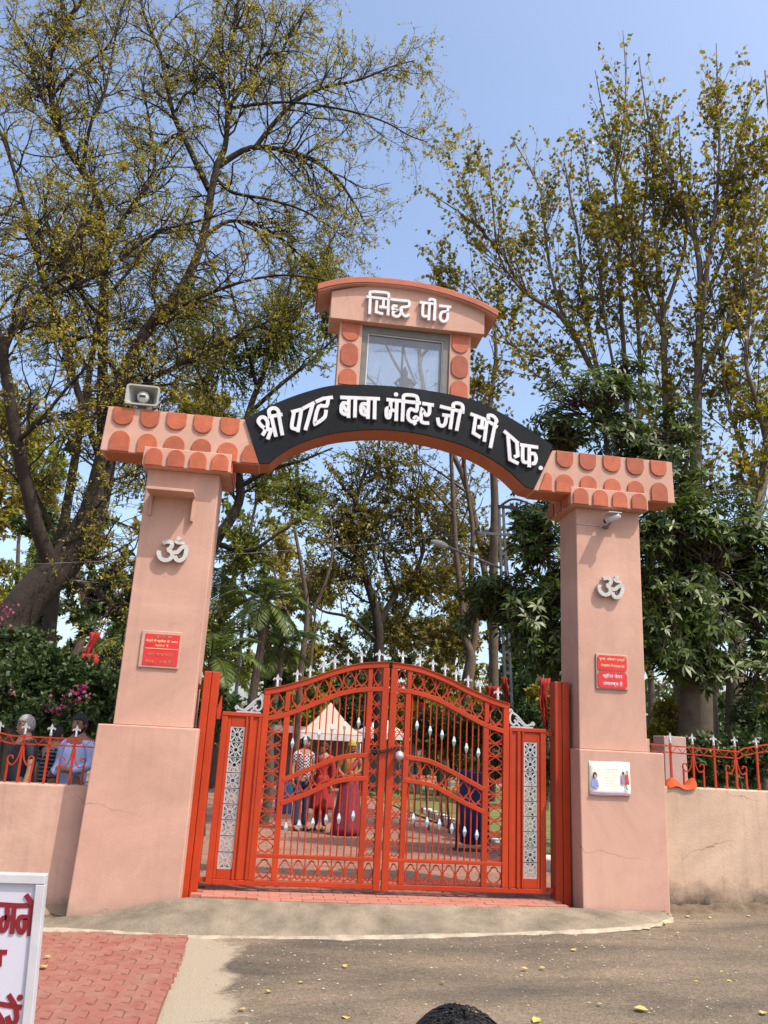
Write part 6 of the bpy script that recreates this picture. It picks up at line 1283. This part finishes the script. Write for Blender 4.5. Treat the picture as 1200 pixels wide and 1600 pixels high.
# ---- trees seen through the arch
t = Tree(51)
k0 = t.limb([(594,1180,20,16),(592,1040,20,13),(590,970,20,12),(572,905,20,9),(556,865,20,7.5),(548,820,20,6),(560,770,19.5,4.5),(575,720,19.5,3)], 24)
ks = [t.limb(q) for q in ([(592,975,20,9),(618,928,20,7),(648,895,20,5.5),(662,850,20,4.4),(650,800,20,3),(655,740,20,2)], [(560,880,20,5),(520,850,20,4),(490,800,20,3),(470,760,20,2)], [(620,926,20,4.5),(600,870,19.5,4),(612,820,19.5,3),(605,760,19.5,2)], [(588,1000,20,5),(545,965,19.5,4),(505,955,19.5,3),(470,930,19.5,2)], [(650,895,20,4),(690,870,20,3),(720,820,20,2.4),(740,770,20,1.6)])]
L = t.arr([np.stack([np.interp(np.linspace(0, len(c)-1, 22), np.arange(len(c)), c[:, k]) for k in range(4)], 1) for c in (k0, *ks)])
c1 = t.sprout(L, 1.5, 0.30, 1.0, (1.5, 3.4), (0.5, 1.2), 0.55, 0.05, 0.15, 0.2, 0.05, 7); c2 = t.sprout(c1, 3.4, 0.15, 1.0, (0.7, 1.7), (0.4, 1.2), 0.6, 0.02, 0.05, 0.26, 0.12, 6)
t.leaves(c2, 26, 0.1, (0.09, 0.17), 0.5, 0.9, 0.6); t.leaves(c1, 8, 0.3, (0.13, 0.24), 0.5, 0.9, 0.6)
crown_clusters(t, [(560,800,20,90,90,220), (650,780,20.5,90,80,200), (520,900,20,70,60,110), (660,910,20.5,80,60,190), (600,730,20,80,60,130), (700,840,21,60,90,150), (640,990,21,90,45,200), (530,1010,21,34,40,60), (590,860,22,110,110,200)], (0.09, 0.17), 0.5, 18)
t.finish('tree', 'amber-leaved tree with a dark forked trunk seen through the arch above the gate', 'tree', BARK_D, LF_AMBER)
t = Tree(52)
q0 = [t.limb(q) for q in ([(728,1180,13,17),(730,1070,13,15),(736,1025,13,13),(724,990,13,9),(722,940,13,8),(713,870,13,7),(708,780,13,6),(704,700,13,4.5),(698,620,13,3)], [(736,1025,13,9),(744,975,13,8),(736,900,13,7),(739,830,13,6),(729,760,13,5),(724,700,13,4),(722,620,13,3)],
  [(772,1180,11,13),(771,900,11,11),(773,780,11,10),(768,700,11,8.5),(765,640,11,7),(775,560,11,5),(770,480,11,3)], [(730,770,13,4),(690,740,13,3),(660,720,13,2),(640,690,13,1.2)], [(708,800,13,4),(680,770,12.6,3),(655,735,12.5,2.4),(650,690,12.5,1.4)], [(772,800,11,4),(800,780,10.8,3.4),(835,790,10.6,2.6),(860,800,10.6,1.5)], [(768,720,11,4),(750,670,11.2,3),(745,610,11.2,2)])]
q_all = q0; t.big = [q_all[k] for k in (0, 1, 3, 4)]; q0 = t.big
c1 = t.sprout(t.arr(q0), 1.0, 0.4, 1.0, (0.8, 2.2), (0.5, 1.1), 0.5, 0.03, 0.2, 0.16, 0.0, 7); c2 = t.sprout(c1, 1.8, 0.15, 1.0, (0.4, 1.1), (0.4, 1.1), 0.6, 0.012, 0.1, 0.2, 0.05, 6)
t.leaves(c2, 10, 0.2, (0.10, 0.16), 0.6, 0.9, 0.5)
crown_clusters(t, [(690,1000,13.5,60,50,60), (700,900,14,40,60,34), (680,1060,13,60,30,90), (720,1000,14,50,60,90)], (0.11, 0.17), 0.6, 14)
t.finish('tree', 'slender forked pale-trunked tree with yellow leaves seen past the spear bars', 'tree', BARK_B, LF_AMBER)
t = Tree(57); t.big = [q_all[k] for k in (2, 5, 6)]
c1 = t.sprout(t.arr(t.big), 1.0, 0.4, 1.0, (0.8, 2.2), (0.5, 1.1), 0.5, 0.03, 0.2, 0.16, 0.0, 7); c2 = t.sprout(c1, 1.8, 0.15, 1.0, (0.4, 1.1), (0.4, 1.1), 0.6, 0.012, 0.1, 0.2, 0.05, 6)
t.leaves(c2, 10, 0.2, (0.10, 0.16), 0.6, 0.9, 0.5); crown_clusters(t, [(760,860,11.5,40,70,40), (750,680,11.2,50,50,40)], (0.11, 0.17), 0.6, 12)
t.finish('tree', 'straight single-trunked tree right beside the channel lamp pole', 'tree', BARK_B, LF_AMBER)
t = Tree(53)
q0 = [t.limb(q) for q in ([(462,1180,16,9),(470,1050,16,8),(480,960,16,6.5),(470,880,16,5),(455,800,16,3)], [(478,975,16,5),(505,920,16,4),(520,860,16,3),(515,800,16,1.6)], [(475,1010,16,4),(450,960,16,3.4),(430,900,16,2.4),(425,840,16,1.4)])]
c1 = t.sprout(t.arr(q0), 1.8, 0.3, 1.0, (0.7, 2.0), (0.5, 1.2), 0.5, 0.03, 0.1, 0.22, 0.05, 7); c2 = t.sprout(c1, 2.6, 0.1, 1.0, (0.4, 1.0), (0.4, 1.2), 0.6, 0.012, 0.05, 0.28, 0.1, 6); c3 = t.sprout(c2, 3, 0.1, 1.0, (0.2, 0.5), (0.4, 1.2), 0.6, 0.008, 0, 0.3, 0.1, 5)
t.leaves(c3, 0.9, 0.2, (0.07, 0.12), 0.5, 0.9, 0.5)
t.finish('tree', 'nearly bare grey-twigged tree between the palms and the amber-leaved tree', 'tree', BARK_B, LF_OLIVE)

t = Tree(54)
q0 = [t.limb(q) for q in ([(775,1180,15,10),(768,1000,15,9),(752,860,15,8),(722,740,15,7),(672,640,15,6),(655,540,15,5),(685,440,15,3),(692,375,15,1.5)], [(672,640,15,5),(625,580,15,4),(600,530,15,3),(585,480,15,1.6)], [(655,560,15,4),(690,520,15,3.4),(720,470,15,2.4),(728,420,15,1.4)], [(722,740,15,4),(730,660,15,3.4),(745,600,15,2.4)], [(650,600,15,3.6),(630,540,15,3),(640,470,15,2)], [(685,665,15,4),(610,620,15,3.4),(560,570,15,2.4),(545,520,15,1.4)])]
c1 = t.sprout(t.arr(q0), 2.2, 0.35, 1.0, (0.6, 1.8), (0.4, 1.1), 0.5, 0.025, 0.1, 0.2, 0.0, 7); c2 = t.sprout(c1, 3.0, 0.1, 1.0, (0.4, 1.0), (0.4, 1.2), 0.6, 0.011, 0.05, 0.26, 0.1, 6); c3 = t.sprout(c2, 3, 0.1, 1.0, (0.2, 0.5), (0.4, 1.2), 0.6, 0.007, 0, 0.3, 0.1, 5)
t.leaves(c3, 1.2, 0.2, (0.06, 0.11), 0.5, 0.9, 0.5)
t.finish('tree', 'thin grey-twigged tree showing through the glass of the shrine box', 'tree', BARK_B, LF_OLIVE)

# ---- more trees farther back
def far_tree(seed, px, Y, hpx, wpx, basepx, lm, lab, n=230, trunk_r=0.22, ll=(0.13, 0.26), low=0.28):
    t = Tree(seed); b = at(px, basepx, Y); zg = inside_z(Y); h = at(px, hpx, Y)[2]; w = metres(wpx, b)/2; g = t.g; zc = zg+(h-zg)*0.40
    tr = t.limb([(b[0], Y, zg, trunk_r), (b[0]+g.normal()*0.2, Y, (zg+zc)/2, trunk_r*0.8), (b[0]+g.normal()*0.4, Y, zc, trunk_r*0.6), (b[0]+g.normal()*0.6, Y, zg+(h-zg)*0.75, trunk_r*0.25), (b[0]+g.normal()*0.6, Y, h*0.95, 0.03)], 20, False)
    c1 = t.sprout(t.arr([tr]), 26/(h-zg)*(1.0 if low > 0.2 else 1.5), low, 0.95, (w*0.7, w*1.35), (0.5, 1.1), 0.6, 0.10, 0.25, 0.15, 0.05, 8, taper=0.5); c2 = t.sprout(c1, 5.0, 0.15, 1.0, (w*0.25, w*0.6), (0.4, 1.2), 0.6, 0.03, 0.1, 0.25, 0.1, 6)
    t.leaves(c2, n/5, 0.0, ll, 0.5, 1.2, 0.6); t.leaves(c1, n/6, 0.3, ll, 0.5, 1.2, 0.6)
    t.finish('tree', lab, 'tree', BARK_B, lm, 'trees far beyond the gate')
for a in ((61, 340, 26, 640, 200, 1150, LF_GREEN, 'green tree far behind the pillar carrying the loudspeaker'),
          (62, 250, 22, 560, 230, 1150, LF_OLIVE, 'olive tree far behind the hanging red cloth'), (63, 60, 20, 600, 230, 1150, LF_SHADE, 'dense green tree far behind the grey-haired person'),
          (64, 640, 38, 880, 150, 1160, LF_AMBER, 'amber tree low behind the forked trunk'), (65, 700, 34, 800, 170, 1160, LF_YEL, 'yellow-green tree behind the slender pale trunks'),
          (66, 430, 40, 830, 160, 1150, LF_OLIVE, 'hazy olive tree behind the palms'), (67, 860, 26, 640, 210, 1170, LF_SHADE, 'dense green tree hidden behind the channel lamp pole'),
          (68, 1010, 30, 600, 240, 1175, LF_GREEN, 'green tree behind the slim whitish fig'), (69, 1190, 26, 880, 130, 1175, LF_OLIVE, 'pale feathery tree beyond the far end of the railing'), (70, 560, 48, 950, 170, 1160, LF_SHADE, 'dark tree low behind the tents'),
          (71, 180, 16, 900, 150, 1150, LF_SHADE, 'dark bushy tree behind the red pennant'),
          (72, -90, 18, 560, 260, 1150, LF_OLIVE, 'olive tree behind the base of the leaning trunk'), (73, -20, 26, 680, 240, 1150, LF_GREEN, 'light green tree standing well behind the leaning trunk'), (74, 10, 14, 800, 170, 1150, LF_SHADE, 'low dark tree behind the pink flowers'),
          (75, 470, 32, 900, 130, 1150, LF_GREEN, 'green tree behind the nearly bare tree'), (76, 780, 40, 840, 150, 1160, LF_AMBER, 'amber tree behind the channel lamp pole'), (77, 800, 22, 940, 120, 1160, LF_SHADE, 'low dark tree behind the hedge'), (78, 410, 24, 900, 130, 1150, LF_SHADE, 'dark tree behind the drooping palm'), (79, 1120, 18, 980, 90, 1170, LF_SHADE, 'low green tree between the fig trunks and the hedge')):
    far_tree(*a)
for sd, px, Y, hpx, wpx, lm, lab in ((101, 690, 27, 900, 130, LF_AMBER, 'bushy amber tree low beyond the spear bars'), (102, 770, 25, 930, 120, LF_SHADE, 'bushy dark tree low behind the lamp pole foot'), (103, 600, 33, 960, 120, LF_SHADE, 'bushy dark tree behind the tent tips'), (104, 480, 36, 985, 90, LF_OLIVE, 'bushy olive tree beyond the bare twigs'), (105, 70, 15, 930, 120, LF_SHADE, 'bushy dark tree behind the pink-flowered shrub'), (106, 850, 20, 900, 110, LF_SHADE, 'bushy dark tree behind the shaded gate post')):
    far_tree(sd, px, Y, hpx, wpx, 1150, lm, lab, 200, 0.15, (0.12, 0.24), 0.06)

# ---- palms
def palm(seed, px, py, Y, nf, Lf, lab, lo=-0.5, hi=1.2):
    t = Tree(seed); g = t.g; c = at(px, py, Y); zg = inside_z(Y)
    ro = thing('palm', (c[0], Y, zg), lab, 'palm', 'palms beside the swan-neck lamp')
    t.big.append(np.array([(c[0]+0.05*math.sin(k), Y, zg+(c[2]-zg)*k/9, 0.11-0.003*k) for k in range(10)])); t.tubes(t.big, 'trunk', BARK_B, ro)
    for i in range(nf):
        az = 2*math.pi*i/nf*1.618*2+g.normal()*0.2; el = lo+(hi-lo)*g.random(); n = 16; p = c.copy(); d = np.array([math.cos(az)*math.cos(el), math.sin(az)*math.cos(el), math.sin(el)]); P = [p.copy()]; D = [d.copy()]; ln = Lf*g.uniform(0.8, 1.1)
        for k in range(n-1): p = p+d*ln/(n-1); d = norm(d+np.array([0, 0, -0.085-0.03*k/n*2])); P.append(p.copy()); D.append(d.copy())
        P = np.array(P); D = np.array(D); R = np.linspace(0.022, 0.005, n); lv = []
        fr_ = t.tubes([np.concatenate([P, R[:, None]], 1)], 'frond', LF_PALM, ro, 4)
        for s_ in (-1, 1):
            m = 34; f = np.linspace(1.5, n-1.01, m); ii = f.astype(int); u = (f-ii)[:, None]; q = P[ii]*(1-u)+P[np.minimum(ii+1, n-1)]*u; dd = D[ii]; side = norm(np.cross(dd, np.array([0, 0, 1.0])))*s_
            ld = norm(side*0.85+dd*0.65+np.array([0, 0, -0.25])+g.normal(0, 0.06, (m, 3))); Ll = ln*0.30*np.sin(np.pi*np.linspace(0.16, 0.97, m))**0.7; nn = norm(np.cross(ld, dd)*s_); t.leaf(q, ld, nn, Ll, 0.10, 0.3)
        V = np.concatenate(t.lv); t.lv = []; o = link(bpy.data.objects.new('leaflets', quad_mesh('leaflets', V.reshape(-1, 3), np.arange(4*len(V)).reshape(-1, 4), LF_PALM)), fr_); o['kind'] = 'stuff'
palm(81, 412, 940, 8.6, 17, 1.25, 'palm with drooping fronds just past the swan-neck lamp', -0.6, 1.1)
palm(82, 330, 1030, 6.2, 15, 1.25, 'low palm with long fronds right beside the loudspeaker pillar', -0.3, 1.2)
palm(83, 350, 900, 11, 13, 1.4, 'taller palm behind the low one', -0.5, 1.0)
palm(84, 436, 1010, 9.4, 14, 1.1, 'palm with short fronds beside the nearly bare tree', -0.6, 1.0)
palm(85, 215, 1010, 6.5, 11, 1.3, 'shaded palm behind the red pennants', -0.5, 1.0)

# ---- shrubs and hedges
def shrub(seed, clusters, L, W, per, lm, name, lab, cat='shrub', group=None, flowers=None):
    t = Tree(seed); px, py, Y = clusters[0][:3]; b = at(px, py, Y); zg = inside_z(Y)
    for c in clusters:
        q = at(c[0], c[1], c[2]); t.limb([(q[0]+0.1, c[2], zg, 0.03), (q[0], c[2], (zg+q[2])/2, 0.022), (q[0], c[2], q[2], 0.01)], 8, False)
    crown_clusters(t, [c[:5]+(int(c[5]*1.6),) for c in clusters], L, W, per*1.5, 0.5, 0.1, 0.007); stems = t.big; t.big = []; ro = t.finish(name, lab, cat, BARK_B, lm, group)
    for q in stems: t.tubes([q], 'stem', BARK_B, ro)
    if flowers:
        t.lv = []; g = t.g
        for (fx_, fy, fY, sp_, nn) in flowers:
            c = at(fx_, fy, fY); p = c+g.normal(0, metres(sp_, c), (nn, 3)); t.leaf(p, norm(g.normal(size=(nn, 3))), norm(g.normal(size=(nn, 3))), g.uniform(0.03, 0.055, nn), 0.9, 0.2)
        t.crown(PETAL, ro, 'flowers')
shrub(91, [(60,1060,2.6,80,60,220), (130,1070,2.4,50,50,130), (10,1090,2.2,40,60,100), (90,1120,2.2,90,40,150), (30,1010,3.0,60,40,90), (165,1100,2.6,40,60,90)], (0.05, 0.10), 0.55, 14, LF_SHADE, 'flowering_shrub', 'large dark green shrub with pink flowers behind the people', 'shrub', None, [(122,1085,2.0,8,40), (95,1110,1.95,7,30), (80,1105,1.9,4,14), (20,1080,1.9,3,8), (5,960,2.6,10,30), (130,1075,2.0,4,18)])
shrub(92, [(1045,1120,4.2,30,34,110), (1035,1145,4.0,30,24,80)], (0.05, 0.09), 0.4, 16, LF_YEL, 'shrub', 'yellow-green conifer-like shrub behind the short masonry pillar')
shrub(93, [(1150,1110,5.6,16,40,70)], (0.05, 0.09), 0.4, 16, LF_YEL, 'shrub', 'small yellow-green shrub showing between the brown trunks')
shrub(94, [(1030,1200,2.6,60,40,120), (1100,1190,2.4,60,45,160), (1170,1180,2.4,60,45,160), (1230,1180,2.4,50,50,90), (1180,1130,3.4,50,40,110)], (0.05, 0.10), 0.5, 13, LF_SHADE, 'hedge', 'dark green hedge behind the railing with the orange cloth', 'hedge')
shrub(95, [(668,1140,9.5,36,40,80), (700,1150,9.0,36,40,80), (740,1140,8.5,36,45,80), (790,1140,8,36,45,90), (830,1140,6.5,34,50,80)], (0.07, 0.13), 0.5, 14, LF_SHADE, 'hedge', 'clipped green hedge along the path beyond the blue bin', 'hedge')
shrub(96, [(690,1110,12,40,30,60), (640,1120,13,30,26,40), (750,1110,11,30,30,50), (845,1095,7,26,36,60)], (0.07, 0.13), 0.5, 12, LF_YEL, 'hedge', 'uneven yellowish hedge over the green one beyond the gate', 'hedge')
shrub(97, [(330,1120,6.5,30,60,90), (360,1130,7.5,30,50,80), (400,1120,9,40,40,80)], (0.06, 0.11), 0.45, 13, LF_SHADE, 'shrub', 'dark shrub behind the bright red gate post')
shrub(98, [(-60,1080,3.2,60,90,120), (-120,1060,4,60,100,100)], (0.06, 0.11), 0.5, 13, LF_SHADE, 'shrub', 'dense shrub beyond the end of the railing')
for i in range(9):
    pass
# far belt of greenery that closes the view along the ground
t = Tree(99); g = t.g; nn = 26000
xx = g.uniform(-45, 60, nn); yy = g.uniform(46, 60, nn); zz = inside_z(50)+g.random(nn)**1.3*(6.0+1.6*np.sin(xx*0.45)+1.2*np.sin(xx*1.1+1))
t.leaf(np.stack([xx, yy, zz], 1), norm(g.normal(size=(nn, 3))), norm(g.normal(size=(nn, 3))+np.array([0, -0.3, 0.6])), g.uniform(0.5, 1.0, nn), 0.7, 0.2)
V = np.concatenate(t.lv); o = link(bpy.data.objects.new('distant_wood', quad_mesh('distant_wood', V.reshape(-1, 3), np.arange(4*nn).reshape(-1, 4), LF_SHADE))); tag(o, 'distant belt of woodland closing the view beyond the tents', 'wood', None, 'stuff')

# ---- fallen leaves and pebbles on the road
lm_ = leaf_mat('fallen_leaf', [(0.42, 0.30, 0.05), (0.50, 0.38, 0.10), (0.30, 0.17, 0.06)], 0.7, 0.1)
b = MB(); b.add([(0, -0.5, 0.02), (0.33, -0.15, 0.10), (0.28, 0.15, 0.06), (0, 0.5, 0.0), (-0.28, 0.15, 0.08), (-0.33, -0.15, 0.10), (0, 0, 0.0)], [(0,1,6), (1,2,6), (2,3,6), (3,4,6), (4,5,6), (5,0,6)]); FLM = b.mesh('fallen_leaf', lm_)
rl = random.Random(12)
def on_road(px, py):
    z = -0.15
    for _ in range(6): p = ground_at(px, py, z); z = front_z(p[0])
    return p[0], p[1], z
spots = [(1002,1580,0.11), (838,1598,0.09), (820,1516,0.06), (847,1515,0.06), (1087,1537,0.06), (1060,1460,0.05), (1128,1521,0.04), (540,1594,0.08), (539,1512,0.06), (420,1552,0.06), (378,1580,0.06), (937,1572,0.05), (896,1487,0.06), (916,1483,0.05), (1193,1586,0.08), (692,1537,0.05), (470,1538,0.05), (1140,1536,0.05), (1040,1444,0.06), (1075,1434,0.06), (1110,1436,0.05), (1170,1433,0.06), (66,1520,0.10), (72,1504,0.07), (628,1440,0.05), (672,1447,0.05), (690,1440,0.05)]
for px, py, sz in spots:
    x, y, z = on_road(px, py); y2 = y
    up_ = 0.0
    if 1430 < py < 1462 and px < 1000: z = -0.055 if px < 800 else -0.05
    if px < 100: up_ = 0.03
    o = put('fallen_leaf', FLM, None, None, (x, y2, z+0.014+up_), (rl.uniform(-0.15, 0.15), rl.uniform(-0.15, 0.15), rl.uniform(0, 6.28)), (sz, sz*0.9, sz)); tag(o, 'dry yellow fallen leaf lying on the ground before the gate', 'leaf', 'fallen leaves before the gate')
gv = Tree(5); g = gv.g; nn = 900; gx = g.uniform(-1.7, 4.5, nn); gy = -0.75-g.random(nn)**1.5*3.0; Vp = []; Fp = []
octv = np.array([(1,0,0),(0,1,0),(-1,0,0),(0,-1,0),(0,0,0.7)]); k0 = 0
for i in range(nn):
    r = 0.004+0.007*g.random()**3; z = front_z(gx[i])+0.004+0.010*math.sin(gx[i]*2.1+gy[i]*1.3)+0.008*math.sin(gx[i]*0.9-gy[i]*2.7)
    Vp += [(gx[i]+q[0]*r*1.3, gy[i]+q[1]*r, z+q[2]*r) for q in octv]; Fp += [(k0, k0+1, k0+4, k0+4), (k0+1, k0+2, k0+4, k0+4), (k0+2, k0+3, k0+4, k0+4), (k0+3, k0, k0+4, k0+4)]; k0 += 5
b = MB(); b.add(Vp, [f[:3] for f in Fp]); o = b.build('grit', mat('grit', (0.33, 0.28, 0.22), 0.9, 0.4, 60)); tag(o, 'loose grit scattered over the road', 'grit', None, 'stuff')
